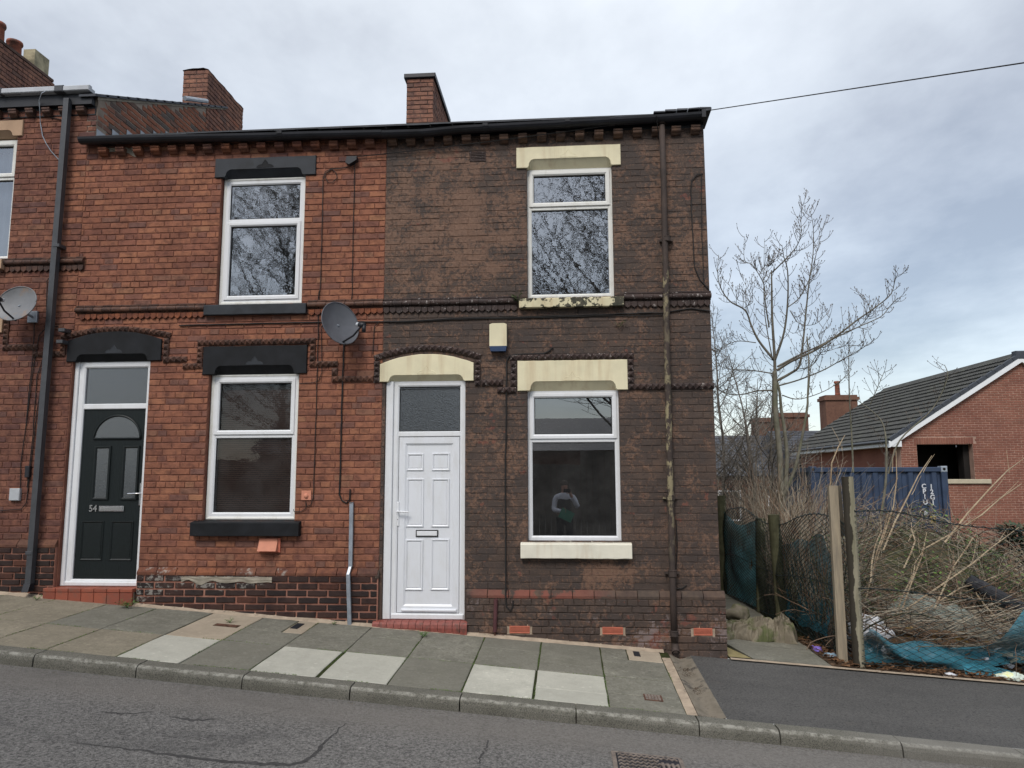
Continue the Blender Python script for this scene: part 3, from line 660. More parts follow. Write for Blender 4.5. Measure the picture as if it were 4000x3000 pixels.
def ring(mb, x0, x1, z0_, z1, w_, y0, y1, b=.008):
    """mitred frame, front face sloping in to the glass"""
    o = [(x0, z0_), (x1, z0_), (x1, z1), (x0, z1)]; i = [(x0+w_, z0_+w_), (x1-w_, z0_+w_), (x1-w_, z1-w_), (x0+w_, z1-w_)]
    m_ = [(x0+w_-b*2, z0_+w_-b*2), (x1-w_+b*2, z0_+w_-b*2), (x1-w_+b*2, z1-w_+b*2), (x0+w_-b*2, z1-w_+b*2)]
    e_ = [(x0+.003, z0_+.003), (x1-.003, z0_+.003), (x1-.003, z1-.003), (x0+.003, z1-.003)]
    L = [[(x, y1, z) for x, z in o], [(x, y0+.003, z) for x, z in o], [(x, y0, z) for x, z in e_], [(x, y0, z) for x, z in m_], [(x, y0+b*1.3, z) for x, z in i], [(x, y1, z) for x, z in i]]
    v = [p for l_ in L for p in l_]; f = []
    for a in range(5):
        for k in range(4): n = (k+1) % 4; f.append((a*4+k, a*4+n, a*4+4+n, a*4+4+k))
    return mb.add(v, f)
def window(house, x0, x1, z0_, z1, tz, y=.06, mat=None, glass=None, blind=None, top=True, fw=.052, sw=.05, outer=None, label=None, bmat=None, bottom_sash=False, oldw=0.0):
    mat = mat or M_pvc
    mb = MB()
    if oldw:   # older outer subframe
        ring(mb, x0, x1, z0_, z1, oldw, y, y+.10, .006); mb.cur = 1; x0 += oldw-.004; x1 -= oldw-.004; z0_ += oldw-.004; z1 -= oldw-.004; y_ = y+.008
        ring(mb, x0, x1, z0_, z1, fw, y_, y_+.07); 
    else: y_ = y; ring(mb, x0, x1, z0_, z1, fw, y_, y_+.07)
    mb.box(x0+fw-.012, x1-fw+.012, y_+.004, y_+.07, tz-.026, tz+.026, b=.007)
    win = mb.build('window', [outer or mat, mat] if oldw else mat, house, label=label)
    xi0, xi1 = x0+fw-.012, x1-fw+.012
    panes = []
    if top:
        q = MB(); ring(q, xi0-.014, xi1+.014, tz+.016, z1-fw+.024, sw, y_-.012, y_+.05); q.build('sash', mat, win)
        panes.append((xi0+sw-.018, xi1-sw+.018, tz+.012+sw, z1-fw+.03-sw))
    else: panes.append((xi0, xi1, tz+.02, z1-fw+.01))
    if bottom_sash:
        q = MB(); ring(q, xi0-.014, xi1+.014, z0_+fw-.024, tz-.016, sw, y_-.012, y_+.05); q.build('sash', mat, win)
        panes.append((xi0+sw-.018, xi1-sw+.018, z0_+fw-.03+sw, tz-.012-sw))
    else: panes.append((xi0, xi1, z0_+fw-.012, tz-.02))
    for (a, b, c, d) in panes:
        q = MB(); q.add([(a, y_+.030, c), (b, y_+.030, c), (b, y_+.030, d), (a, y_+.030, d)], [(0, 1, 2, 3)]); q.build('pane', glass or M_glassG, win)
        q = MB(); t = .006; ring(q, a+.006, b-.006, c+.006, d-.006, t, y_+.016, y_+.029, .001); q.build('gasket', M_gask, win)
    if blind:
        q = MB(); zz = z0_+.03
        while zz < z1-.07:
            q.add([(x0+.05, y_+.095+.008, zz), (x1-.05, y_+.095+.008, zz), (x1-.05, y_+.095-.008, zz+.020), (x0+.05, y_+.095-.008, zz+.020)], [(0, 1, 2, 3)]); zz += blind
        q.build('blind_slats', bmat or M_blind, win, kind='stuff')
        q = MB(); q.box(x0+.055, x1-.055, y_+.075, y_+.12, z1-fw-.095, z1-fw-.03, b=.01); q.build('blind_headrail', M_blindk, win)
    return win
# moulded pieces shared by all three houses
_tm = {}
def tmpl(key, mat, fn):
    k = (key, mat.name)
    if k not in _tm: mb = MB(); mb.rnd = .5; fn(mb); _tm[k] = mb.mesh(key, mat)
    return _tm[k]
def f_stud(mb):      # one pyramid on a block 66 mm square
    a = .033; b = .030
    v = [(-a, .03, -a), (a, .03, -a), (a, .03, a), (-a, .03, a), (-a, -.014, -a), (a, -.014, -a), (a, -.014, a), (-a, -.014, a), (-b, -.016, -b), (b, -.016, -b), (b, -.016, b), (-b, -.016, b), (0, -.046, 0)]
    f = [(k, (k+1) % 4, 4+(k+1) % 4, 4+k) for k in range(4)]+[(4+k, 4+(k+1) % 4, 8+(k+1) % 4, 8+k) for k in range(4)]+[(8+k, 8+(k+1) % 4, 12) for k in range(4)]
    mb.add(v, f)
def f_dentil(mb):
    mb.xprof([(.05, -.045), (-.008, -.045), (-.018, -.040), (-.028, -.028), (-.050, -.014), (-.058, -.002), (-.058, .020), (-.066, .024), (-.066, .045), (.05, .045)], -.052, .052)
def f_roll(mb):      # half-round string moulding, one brick long
    pr = [(.03, -.05), (-.005, -.05), (-.010, -.036)]+[(-.030-.024*math.cos(t), -.006-.03*math.cos(t+math.pi/2)*-1) for t in np.linspace(-1.4, 1.4, 8)]+[(-.012, .030), (-.020, .034), (-.020, .05), (.03, .05)]
    mb.xprof(pr, -.0525, .0525)
def f_scal(mb):
    poly = [(-.034, .034), (-.034, -.010), (-.028, -.012), (-.022, -.024), (-.010, -.026), (0, -.038), (.010, -.026), (.022, -.024), (.028, -.012), (.034, -.010), (.034, .034)]
    mb.prism(poly[::-1], -.022, .03)
def place(name, key, mat, fn, parent, c, rot=(0, 0, 0), sc3=(1, 1, 1)):
    o = link(name, tmpl(key, mat, fn), parent, c); o.rotation_euler = rot; o.scale = sc3; return o
def run_stud(part, mat, pts, y=0.0):
    """studded hood-mould along a polyline in the wall plane"""
    for (ax, az), (bx, bz) in zip(pts[:-1], pts[1:]):
        L = math.hypot(bx-ax, bz-az); n = max(1, round(L/.066)); a = math.atan2(bz-az, bx-ax)
        for i in range(n):
            t = (i+.5)/n; k = L/n/.066
            place('stud_brick', 'stud_brick', mat, f_stud, part, (ax+(bx-ax)*t, y+U(-.002, .002), az+(bz-az)*t), (0, -a+U(-.02, .02), 0), (k, U(.9, 1.05), U(.95, 1.03)))
def arc_stud(part, mat, x0, x1, zc, rise, y=0.0):
    c = (x0+x1)/2; hw = (x1-x0)/2; pts = [(x0+(x1-x0)*t, zc+rise*(1-((x0+(x1-x0)*t-c)/hw)**2)) for t in np.linspace(0, 1, 60)]
    L = sum(math.dist(a, b) for a, b in zip(pts[:-1], pts[1:])); n = round(L/.066); cum = 0; k = 0
    for i in range(n):
        t = (i+.5)/n; j = min(58, int(t*59)); a, b = pts[j], pts[j+1]; ff = t*59-j
        ang = math.atan2(b[1]-a[1], b[0]-a[0])
        place('stud_brick', 'stud_brick', mat, f_stud, part, (a[0]+(b[0]-a[0])*ff, y, a[1]+(b[1]-a[1])*ff), (0, -ang, 0), (1.0, 1, 1))
def roll(part, mat, x0, x1, z, y=0):
    n = max(1, round((x1-x0)/.112)); L = (x1-x0)/n
    for i in range(n): place('roll_brick', 'roll_brick', mat, f_roll, part, (x0+L*(i+.5), y+U(-.002, .002), z+U(-.002, .002)), (0, U(-.01, .01), 0), ((L-.004)/.105, 1, 1))
def scall(part, mat, x0, x1, z, y=0, matf=None):
    n = max(1, round((x1-x0)/.074)); L = (x1-x0)/n
    for i in range(n):
        x = x0+L*(i+.5); place('scallop_brick', 'scallop_brick', matf(x) if matf else mat, f_scal, part, (x, y+U(-.003, .003), z+U(-.002, .002)), (0, 0, 0), ((L-.006)/.068, 1, U(.95, 1.05)))
def dent(part, mat, x0, x1, z, pitch=.222, zf=None):
    n = int((x1-x0)/pitch+.5)
    for i in range(n+1):
        x = x0+i*pitch
        if x > x1: break
        place('dentil', 'dentil', mat, f_dentil, part, (x, -.012, (zf(x) if zf else z)+U(-.003, .003)), (0, U(-.02, .02), 0), (U(.97, 1.04), U(.95, 1.08), 1))
def house_shell(h, x0, x1, zt, holes, m_main, mortar_m, side_right=False, side_left=False, ridge=3.7, rise=1.74):
    """front wall backing plus the rest of the shell, so that rooms behind the glass are dark"""
    wall = MB(); backing(wall, x0, x1, -.9, zt, holes, .0035 if x1 > 0 else .007); wall = wall.build('wall', mortar_m, h)
    q = MB(); q.box(x0+.001, x1-.001, 7.4, 7.6, -1, zt); q.build('rear_wall', M_room, h)
    q = MB(); q.box(x0+.002, x0+.10, .201, 7.4, -1, zt-.01); q.box(x1-.10, x1-.002, .201, 7.4, -1, zt-.01); q.build('side_wall', m_main if side_right else M_room, h)
    q = MB(); q.box(x0+.1, x1-.1, .201, 7.4, 3.35, 3.5); q.box(x0+.1, x1-.1, .201, 7.4, -.2, .25+max(0, (x0+2)*-.09)); q.box(x0+.1, x1-.1, .201, 7.4, zt-.15, zt-.05); q.box(x0+.1, x1-.1, 2.2, 2.3, -.2, zt-.15); q.build('interior', M_dark, h)
    q = MB(); rows = 16
    for i in range(rows):
        ya = -.10+i*(ridge+.1)/rows; yb = ya+(ridge+.1)/rows*1.15; za = zt+.015+i*rise/rows; zb = za+rise/rows*1.15-.02
        nn = int((x1-x0)/.26)
        for k in range(nn):
            a = x0+(k)*(x1-x0)/nn; b = x0+(k+1)*(x1-x0)/nn-.004; d = U(-.004, .004)
            q.add([(a, ya, za+.008+d), (b, ya, za+.008+d), (b, yb, zb+.008+d), (a, yb, zb+.008+d), (a, ya, za+d), (b, ya, za+d), (b, yb, zb+d), (a, yb, zb+d)], [(0, 1, 2, 3), (4, 7, 6, 5), (0, 4, 5, 1), (0, 3, 7, 4), (1, 5, 6, 2)])
    q.add([(x0, ridge, zt+rise), (x1, ridge, zt+rise), (x1, 7.7, zt-.05), (x0, 7.7, zt-.05)], [(0, 1, 2, 3)])
    q.build('roof', M_slate, h, kind='stuff')
    return wall

# ================================================================== BROWN END HOUSE
XB0, XB1 = -2.10, 1.633
hb = thing('terraced_house', (-.25, 0, .1), 'end terrace house with flaking dark brown painted brick, cream lintels and a white front door', 'house', 'terraced houses along the street')
HB = [(-.425, .568, 3.90, 5.585), (-.435, .592, 1.165, 2.945), (-2.062, -1.138, .20, 3.045), (-1.10, -.905, 5.575, 5.70)]
wb = house_shell(hb, XB0, XB1, 6.0, HB, M_brm, M_brm, side_right=True)
bb = Bricks()
bb.course_wall(wb, M_br, XB0+.004, XB1+.0, .655, 6.0, HB, bond='mix', depth=.12, off=.03, j=.005, jh=.006, dy=.0025)
pl = MB(); backing(pl, XB0, XB1+.035, -.6, .567, [(-2.13, -1.10, -1, .6)]+[(a, b, .18, .285) for a, b in ((-.66, -.40), (.34, .60), (1.30, 1.545))], -.034, .009); plb = pl.build('plinth', M_brm, hb)
AB = [(a, b, .18, .29) for a, b in ((-.66, -.40), (.34, .60), (1.30, 1.545))]
bb.course_wall(plb, M_brp, -1.115, XB1+.042, -.33, .567, AB, y=-.043, bond='mix', depth=.05, jh=.009, dy=.004)
bb.course_wall(plb, M_brp, XB0+.004, -2.13, -.03, .567, (), y=-.043, bond='mix', depth=.05, jh=.009)
def bevel(part, mats, x0, x1, z0_, z1, y=-.043, L=.235):
    n = max(1, round((x1-x0)/L)); d = (x1-x0)/n
    for i in range(n):
        mb = MB(); mb.rnd = R(); dz = U(-.003, .003)
        mb.xprof([(.03, z0_), (y, z0_), (y-.001, z0_+.028), (-.003, z1+dz), (.03, z1+dz)], x0+d*i+.004, x0+d*(i+1)-.004)
        mb.build('bevel_brick', mats, part)
bevel(plb, M_brbev, -1.115, XB1+.04, .567, .652)
bevel(plb, M_brbev, XB0+.004, -2.13, .567+.2, .652+.2)
# gable flank towards the alley
q = MB(); q.add([(XB1-.15, .2, 5.9), (XB1-.15, 7.4, 5.9), (XB1-.15, 3.8, 7.62), (XB1-.004, .0, 5.9), (XB1-.004, 7.6, 5.9), (XB1-.004, 3.8, 7.70)], [(0, 2, 1), (3, 4, 5), (0, 3, 5, 2), (1, 2, 5, 4)]); q.build('gable', M_brm, hb)
gw_ = MB().box(XB1-.006, XB1-.003, .2, 7.6, -.4, 6.0).build('gable_wall', M_brm, hb)
for i in range(100):
    zc = -.1+.0752*(i+.5); t_ = .12-(.115 if i % 2 else 0)
    ya, yb_ = .115, 7.5
    if zc > 5.95: ya = (zc-5.95)/.475+.05; yb_ = 7.6-ya
    while t_ < yb_:
        a, b = max(t_, ya), min(t_+.2285, yb_); t_ += .2285
        if b-a > .05: bb.put(gw_, M_br, (XB1+.001+U(-.003, .003), (a+b)/2, zc), b-a-.007, .067, math.pi/2, .02)
# mouldings
ml = MB().box(XB0, XB1, -.004, .02, 5.895, 6.0).box(XB0, XB1+.0, -.03, -.004, 5.93, 6.0).build('cornice', M_black, hb)
dent(ml, M_brdent, -2.02, 1.62, 5.842, zf=lambda x: 5.825+.012*abs(x+.6))
st_ = MB().box(XB0, -.53, .0, .008, 3.80, 3.94).box(.665, XB1, .0, .008, 3.80, 3.94).build('string_course', M_brm, hb)
roll(st_, M_brmould, XB0, -.535, 3.886); roll(st_, M_brmould, .672, XB1+.012, 3.90)
scall(st_, M_brmould, XB0, -.54, 3.797); scall(st_, M_brmould, .675, XB1+.005, 3.81)
hm = MB().box(-.9, -.8, .02, .03, 3.0, 3.1).build('hood_mould', M_brm, hb)
arc_stud(hm, M_brmould, -2.20, -.965, 3.235, .115)
run_stud(hm, M_brmould, [(-2.165, 3.205), (-2.165, 2.955)]); run_stud(hm, M_brmould, [(-.997, 3.205), (-.997, 2.905)])
run_stud(hm, M_brmould, [(-.955, 2.938), (-.71, 2.938)]); run_stud(hm, M_brmould, [(-.775, 2.853), (-.56, 2.853)])
run_stud(hm, M_brmould, [(-.589, 3.185), (-.589, 2.89)]); run_stud(hm, M_brmould, [(-.625, 3.222), (.765, 3.222)])
run_stud(hm, M_brmould, [(.728, 3.185), (.728, 2.91)]); run_stud(hm, M_brmould, [(.70, 2.872), (XB1+.01, 2.872)])
# lintels and sills
lintel(hb, -.545, .672, 5.468, 5.722, M_cream, -.405, .56, label='cream lintel under the cornice with peeling paint')
lintel(hb, -.543, .694, 2.838, 3.182, M_cream, -.40, .565, label='cream lintel over the ground floor window')
lintel(hb, -2.128, -1.042, 2.962, 3.17, M_cream, -2.02, -1.16, h=.075, rise=.108, label='arched cream lintel over the white door')
sill(hb, -.517, .665, 3.785, 3.915, M_cream_flake, label='sill with most of its cream paint flaked off')
sill(hb, -.514, .693, .995, 1.172, M_creamsill, label='cream painted sill of the ground floor window')
window(hb, -.425, .568, 3.915, 5.475, 5.00, mat=M_pvcold, glass=M_glassUB, label='upper window reflecting bare branches')
wg = window(hb, -.435, .592, 1.175, 2.845, 2.285, mat=M_pvc, glass=M_glassG, label='ground floor window with an empty dark room behind')
# front door
def panel_relief(mb, x0, x1, z0_, z1, y, w_=.022, d=.012):
    ring(mb, x0, x1, z0_, z1, w_, y-d, y+.01, .006); mb.box(x0+w_+.004, x1-w_-.004, y-d*.45, y+.01, z0_+w_+.004, z1-w_-.004, b=.004)
yd = .075
fr = MB(); x0, x1, z0_, z1 = -2.058, -1.142, .318, 2.972
fr.box(x0, x0+.085, .02, yd+.08, z0_, z1, b=.006); ring(fr, x0+.086, x1, z0_, z1, .062, yd-.03, yd+.06)
fr.box(x0+.14, x1-.055, yd-.024, yd+.06, 2.335, 2.395, b=.008); fr.box(x0+.09, x1-.01, yd-.045, yd+.06, z0_-.002, z0_+.06, b=.01)
dfr = fr.build('door_frame', M_pvc, hb)
q = MB(); q.add([(x0+.13, yd, 2.39), (x1-.05, yd, 2.39), (x1-.05, yd, 2.90), (x0+.13, yd, 2.90)], [(0, 1, 2, 3)]); q.build('pane', M_frost, dfr)
q = MB(); ring(q, x0+.149, x1-.063, 2.396, 2.887, .005, yd-.012, yd-.002, .001); q.build('gasket', M_gask, dfr)
dl0, dl1, dz0, dz1 = -1.905, -1.210, .385, 2.33
q = MB(); ring(q, dl0, dl1, dz0, dz1, .09, yd-.016, yd+.04, .010); q.box(dl0+.086, dl1-.086, yd, yd+.04, dz0+.086, dz1-.086)
q.box(dl0+.05, dl1-.02, yd-.04, yd-.012, dz0+.01, dz0+.045, b=.012)
dr = q.build('door', M_door, hb, label='white six panel front door')
for (a, b, c, d) in ((1590, 1655, 1772, 1838), (1688, 1757, 1770, 1838), (1588, 1655, 1870, 2058), (1686, 1755, 1870, 2058), (1583, 1652, 2108, 2305), (1683, 1755, 2106, 2305)):
    A = P(a, (c+d)/2, yd); B = P(b, (c+d)/2, yd); T = P((a+b)/2, c, yd); Bo = P((a+b)/2, d, yd)
    q = MB(); panel_relief(q, A[0]+.0, B[0]-.0, Bo[2], T[2], yd); q.build('panel', M_door, dr)
q = MB(); hx = P(1555, 2040, yd)[0]; q.box(hx-.016, hx+.016, yd-.028, yd-.014, 1.33, 1.60, b=.006); q.tube([(hx, yd-.02, 1.495), (hx, yd-.062, 1.495), (hx+.03, yd-.068, 1.493), (hx+.135, yd-.064, 1.488)], .009, 8); q.build('handle', M_pvc, dr)
q = MB(); q.lathe([(.006, 0), (.006, .004)], (hx, yd-.03, 1.405), 8); q.build('keyhole', M_black, dr)
A = P(1625, 2070, yd); B = P(1712, 2097, yd); q = MB(); q.box(A[0], B[0], yd-.012, yd, B[2], A[2], b=.003); o = q.build('letterbox', M_gask, dr)
q = MB(); q.box(A[0]+.012, B[0]-.012, yd-.018, yd-.011, B[2]+.012, A[2]-.012, b=.004); q.build('letterbox_flap', M_pvc, dr)
# bullnose tiled step
stp = MB().box(-2.14, -1.10, .0, .2, .02, .20).build('doorstep', M_brm, hb)
for i in range(13):
    a = -2.145+i*.0805; mb = MB(); mb.rnd = R(); mb.xprof([(.07, .17), (-.075, .165), (-.088, .18), (-.09, .25), (-.082, .285), (-.062, .305), (-.03, .315), (.07, .315)], a+.002, a+.078); mb.build('step_tile', M_tilered, stp, smooth=False)
# air bricks
for (a, b) in ((-.64, -.42), (.36, .58), (1.325, 1.52)):
    q = MB(); q.box(a-.028, b+.028, -.036, .0, .185, .292); q = q.build('vent', M_mortstrip, hb, label='orange terracotta air brick at the foot of the wall')
    r_ = MB(); ring(r_, a, b, .200, .276, .008, -.050, -.034, .002)
    for k in range(5): r_.box(a+.008, b-.008, -.049, -.037, .2095+k*.0125, .2165+k*.0125)
    r_.build('vent_grille', M_terra, q)
    r_ = MB().box(a+.008, b-.008, -.0375, -.0365, .207, .270); r_.build('vent_hollow', M_dark, q)
q = MB(); q.box(-1.098, -.907, .015, .05, 5.578, 5.698); q = q.build('vent', M_dark, hb, label='slotted vent below the cornice')
r_ = MB(); ring(r_, -1.098, -.907, 5.578, 5.698, .012, -.004, .014, .002)
for k in range(5): r_.box(-1.088, -.917, -.003, .014, 5.594+k*.02, 5.605+k*.02)
r_.build('vent_grille', M_brmould, q)
# gutter on both brown and red house (sagging run), verge
def gutter(h, pts, r=.068, mat=M_black, y=-.10, union=()):
    q = MB(); prof = [(-r*math.cos(t), -r*math.sin(t)) for t in np.linspace(0, math.pi, 9)]+[(r-.006, 0), (-r+.006, 0)]
    prof = prof[:9]+[(r*.88*math.cos(t), -r*.88*math.sin(t)) for t in np.linspace(0, math.pi, 9)]
    n = len(prof); v = []
    for (x, z) in pts:
        for a, b in prof: v.append((x, y+a, z+b))
    m_ = len(pts); f = [(i*n+k, i*n+(k+1) % n, (i+1)*n+(k+1) % n, (i+1)*n+k) for i in range(m_-1) for k in range(n)]+[tuple(range(n-1, -1, -1)), tuple(range((m_-1)*n, m_*n))]
    q.add(v, f); o = q.build('gutter', mat, h)
    for (x, z) in union:
        u_ = MB(); pr = [(-(r+.008)*math.cos(t), -(r+.008)*math.sin(t)) for t in np.linspace(-.12, math.pi+.12, 9)]
        u_.xprof([(a, b) for a, b in pr], x-.03, x+.03, z=z, y=y); u_.build('gutter_union', mat, o)
    return o
def gz(xp, yp): p = P(xp, yp, -.17); return (p[0], p[2]+.0)
gp = [gz(*t) for t in ((1490, 508), (1650, 503), (1800, 489), (2000, 478), (2210, 467), (2400, 456), (2560, 447), (2745, 434))]
gutter(hb, gp, union=[gz(1895, 483), gz(2217, 466), gz(2392, 456)])
q = MB()                                        # slate edge and mortared verge at the gable
for i in range(5):
    a = 1.05+i*.13; q.box(a, a+.125, -.165, .1, 6.022+i*.006, 6.034+i*.006+U(0, .008), j=.004)
for i in range(9): q.box(1.60, 1.70, -.16+i*.42, .30+i*.42, 6.02+i*.197, 6.05+i*.197, j=.006)
q.build('verge', M_slate, hb)
q = MB(); e0 = gp[-1]; q.xprof([(-.075, -.07), (-.075, .02), (.08, .03), (.08, -.07)], e0[0]-.01, e0[0]+.035, z=e0[1], y=-.10); q.build('gutter_end', M_black, hb)
# cast iron rainwater pipe
rp_ = []
px = lambda xp, yp: P(xp, yp, -.07)
pp = [(2585, 490), (2592, 700), (2600, 1090), (2608, 1500), (2618, 1900), (2628, 2300), (2634, 2510)]
pts = [(px(*t)[0], -.075, px(*t)[2]) for t in pp]
q = MB(); q.tube(pts, .034, 12); dp = q.build('downpipe', M_iron, hb, smooth=True, label='brown cast iron downpipe with peeling paint')
for t, hh in (((2584, 478), .05), ((2604, 935), .06), ((2619, 1945), .06), ((2627, 2240), .07), ((2633, 2475), .06), ((2598, 650), .0)):
    if not hh: continue
    c = px(*t); q = MB(); q.lathe([(.036, -hh/2), (.044, -hh/2+.004), (.044, hh/2-.01), (.047, hh/2-.006), (.047, hh/2), (.036, hh/2+.004)], (c[0], -.075, c[2]), 14); q.build('pipe_socket', M_iron, dp, smooth=False)
    q = MB(); q.box(c[0]-.075, c[0]+.075, -.035, -.0, c[2]-.012, c[2]+.012); q.build('pipe_bracket', M_iron, dp)
c = px(2637, 2535); q = MB(); q.tube([(c[0], -.075, c[2]+.06), (c[0], -.08, c[2]), (c[0], -.12, c[2]-.03)], [.036, .04, .042], 12, caps=False); q.tube([(c[0], -.121, c[2]-.03), (c[0], -.1205, c[2]-.0296)], .030, 12); q.build('pipe_shoe', M_iron, dp, smooth=True)
q = MB(); A = P(1937, 2340, -.06); B = P(1933, 2468, -.06); q.tube([(A[0], -.06, A[2]), (B[0], -.06, B[2])], .022, 10); q.build('stub_pipe', M_maroon, hb)
q = MB(); q.tube([(B[0], -.055, B[2]+.01), (B[0], -.055, B[2]-.08)], .012, 6); q.build('rusty_pipe_end', M_rust, hb)
# chimney on the party wall
def chimney(h, x0, x1, y0, y1, zb, zt, bricks, mat=M_chim, mm=M_mortC, rows=None, cap=None, faces='fr', course=.075, capm=None, sub='chimney'):
    q = MB(); q.box(x0+.008, x1-.008, y0+.008, y1-.008, zb, zt-.01); ch = q.build(sub, mm, h)
    n = int(round((zt-zb)/course)); cs = (zt-zb)/n
    for i in range(n):
        zc = zb+cs*(i+.5); ph = .115*(i % 2)
        t = x0-ph
        while t < x1-.02:
            a, b = max(t, x0), min(t+.23, x1)
            if b-a > .04: bricks.put(ch, mat, ((a+b)/2, y0+U(-.003, .003), zc), b-a-.009, cs-.011, 0, .06)
            t += .23
        t = y0-(.115-ph)
        while t < y1-.02:
            a, b = max(t, y0), min(t+.23, y1)
            if b-a > .04: bricks.put(ch, mat, (x1+U(-.003, .003), (a+b)/2, zc), b-a-.009, cs-.011, math.pi/2, .06)
            t += .23
    return ch
c2b = [P(1585, 500, 2.6), P(1691, 500, 2.6)]
ch = chimney(hb, c2b[0][0], c2b[1][0], 2.6, 4.1, 6.9, 8.16, bb)
q = MB(); q.box(c2b[0][0]-.035, c2b[1][0]+.035, 2.565, 4.13, 8.16, 8.235, b=.01); q.build('chimney_cap', M_black, ch)
bb.flush(300)

# ================================================================== RED MIDDLE HOUSE, NUMBER 54
XR0 = -5.765
hr = thing('terraced_house', (-3.9, 0, .38), 'red brick mid-terrace house number 54 with black lintels and a green-black front door', 'house', 'terraced houses along the street')
HR = [(-4.125, -3.085, 3.90, 5.58), (-4.165, -3.085, 1.39, 3.175), (-5.858, -4.893, .42, 3.34)]
wr = house_shell(hr, -5.90, XB0, 6.0, HR, M_red, M_mort)
br = Bricks()
HR2 = HR
br.course_wall(wr, M_red, XR0-.10, XB0+.0, .945, 6.0, HR2+[(-5.95, XR0+.0, .1, 9)] if False else HR2, depth=.12, off=.11, matf=lambda x, z: M_red if z < 5.66 or R() < .7 else M_red2)
br.course_wall(wr, M_red, -4.893, XB0, .872, .945, (), depth=.12, bond='header', off=.02)
pr = MB(); backing(pr, -4.885, XB0, -.5, .79, (), -.030, .009); prt = pr.build('plinth', M_mortP, hr)
br.course_wall(prt, M_plinth, -4.885, XB0-.004, .02, .79, (), y=-.042, depth=.05, j=.018, jh=.018, bl=.236, off=.05, dy=.003, bond='run')
bevel(prt, M_bevel54, -4.885, XB0-.004, .79, .868, L=.232)
q = MB(); q.grid(lambda u, v: (-4.35+u*1.05, -.050-.006*mnoise.noise(Vector((u*9, v*3, 2))), .775-v*.085*(.75+.5*mnoise.noise(Vector((u*7, 0, 9))))), 40, 4); q.build('cement_patch', M_render, prt)
q = MB(); q.grid(lambda u, v: (-5.72+u*.55*(1-.55*v*0)-.0, -.006-.008*mnoise.noise(Vector((u*6, v*5, 1))), 5.96-v*.10-.04*u*v+.05*mnoise.noise(Vector((u*4, v*2, 6)))), 24, 10); q.build('cement_patch', M_render, wr)
# mouldings
ml = MB().box(XR0+.03, XB0, -.004, .02, 5.90, 6.0).build('cornice', M_mould, hr)
for i in range(16):
    a = XR0+.05+i*.228
    if a+.22 < XB0: mb = MB(); mb.rnd = R(); mb.box(a+.004, a+.224, -.028, -.004, 5.915, 5.99, b=.004); mb.build('cornice_brick', M_bevel54 if R() < .5 else M_mould, ml)
dent(ml, M_bevel54, -5.62, -2.13, 5.83, zf=lambda x: 5.848-.022*min(1, (x+5.7)/3))
st_ = MB().box(-5.84, -4.245, .0, .008, 3.80, 3.94).box(-3.0, XB0, .0, .008, 3.80, 3.94).build('string_course', M_mort, hr)
roll(st_, M_mould, -5.845, -4.245, 3.880); roll(st_, M_mould, -3.0, XB0, 3.888)
scall(st_, M_scal, -5.80, -4.25, 3.790); scall(st_, M_scal, -2.99, XB0, 3.794)
hm = MB().box(-2.6, -2.5, .02, .03, 3.1, 3.2).build('hood_mould', M_mort, hr)
arc_stud(hm, M_mould, -6.02, -4.655, 3.548, .09)
run_stud(hm, M_mould, [(-5.985, 3.50), (-5.985, 3.32)]); run_stud(hm, M_mould, [(-4.700, 3.52), (-4.700, 3.225)])
run_stud(hm, M_mould, [(-4.665, 3.264), (-4.44, 3.264)]); run_stud(hm, M_mould, [(-4.485, 3.179), (-4.25, 3.179)])
run_stud(hm, M_mould, [(-4.285, 3.41), (-4.285, 3.215)]); run_stud(hm, M_mould, [(-4.32, 3.455), (-2.895, 3.455)])
run_stud(hm, M_mould, [(-2.928, 3.42), (-2.928, 3.21)]); run_stud(hm, M_mould, [(-2.96, 3.182), (-2.625, 3.182)])
run_stud(hm, M_mould, [(-2.66, 3.13), (-2.66, 3.04)]); run_stud(hm, M_mould, [(-2.69, 3.003), (-2.205, 3.003)])
lintel(hr, -4.205, -2.955, 5.480, 5.718, M_blk2, -4.07, -3.12, h=.095, mm=M_blk, label='slate grey painted lintel of the upper window')
lintel(hr, -4.24, -2.99, 3.074, 3.408, M_blk, -4.09, -3.14, h=.10, mm=M_blk2, label='black lintel of the ground floor window')
lintel(hr, -5.925, -4.755, 3.252, 3.505, M_blk, -5.80, -4.92, h=.085, rise=.108, mm=M_blk2, label='arched black lintel over the dark door')
sill(hr, -4.240, -3.010, 3.776, 3.920, M_blk2, y=-.06, label='slate grey painted sill of the upper window'); sill(hr, -4.262, -3.003, 1.224, 1.398, M_blk, y=-.08, label='black sill of the ground floor window')
window(hr, -4.118, -3.092, 3.925, 5.49, 4.955, mat=M_pvc, outer=M_pvcold, oldw=.032, glass=M_glassU, blind=.026, bmat=M_blindk, top=False, bottom_sash=True, label='upper window with reflected branches over a black blind')
window(hr, -4.158, -3.092, 1.402, 3.085, 2.36, mat=M_pvc, outer=M_pvcold, oldw=.032, glass=M_glass54, blind=.024, bmat=M_blind, top=True, label='ground floor window with brown slatted blind')
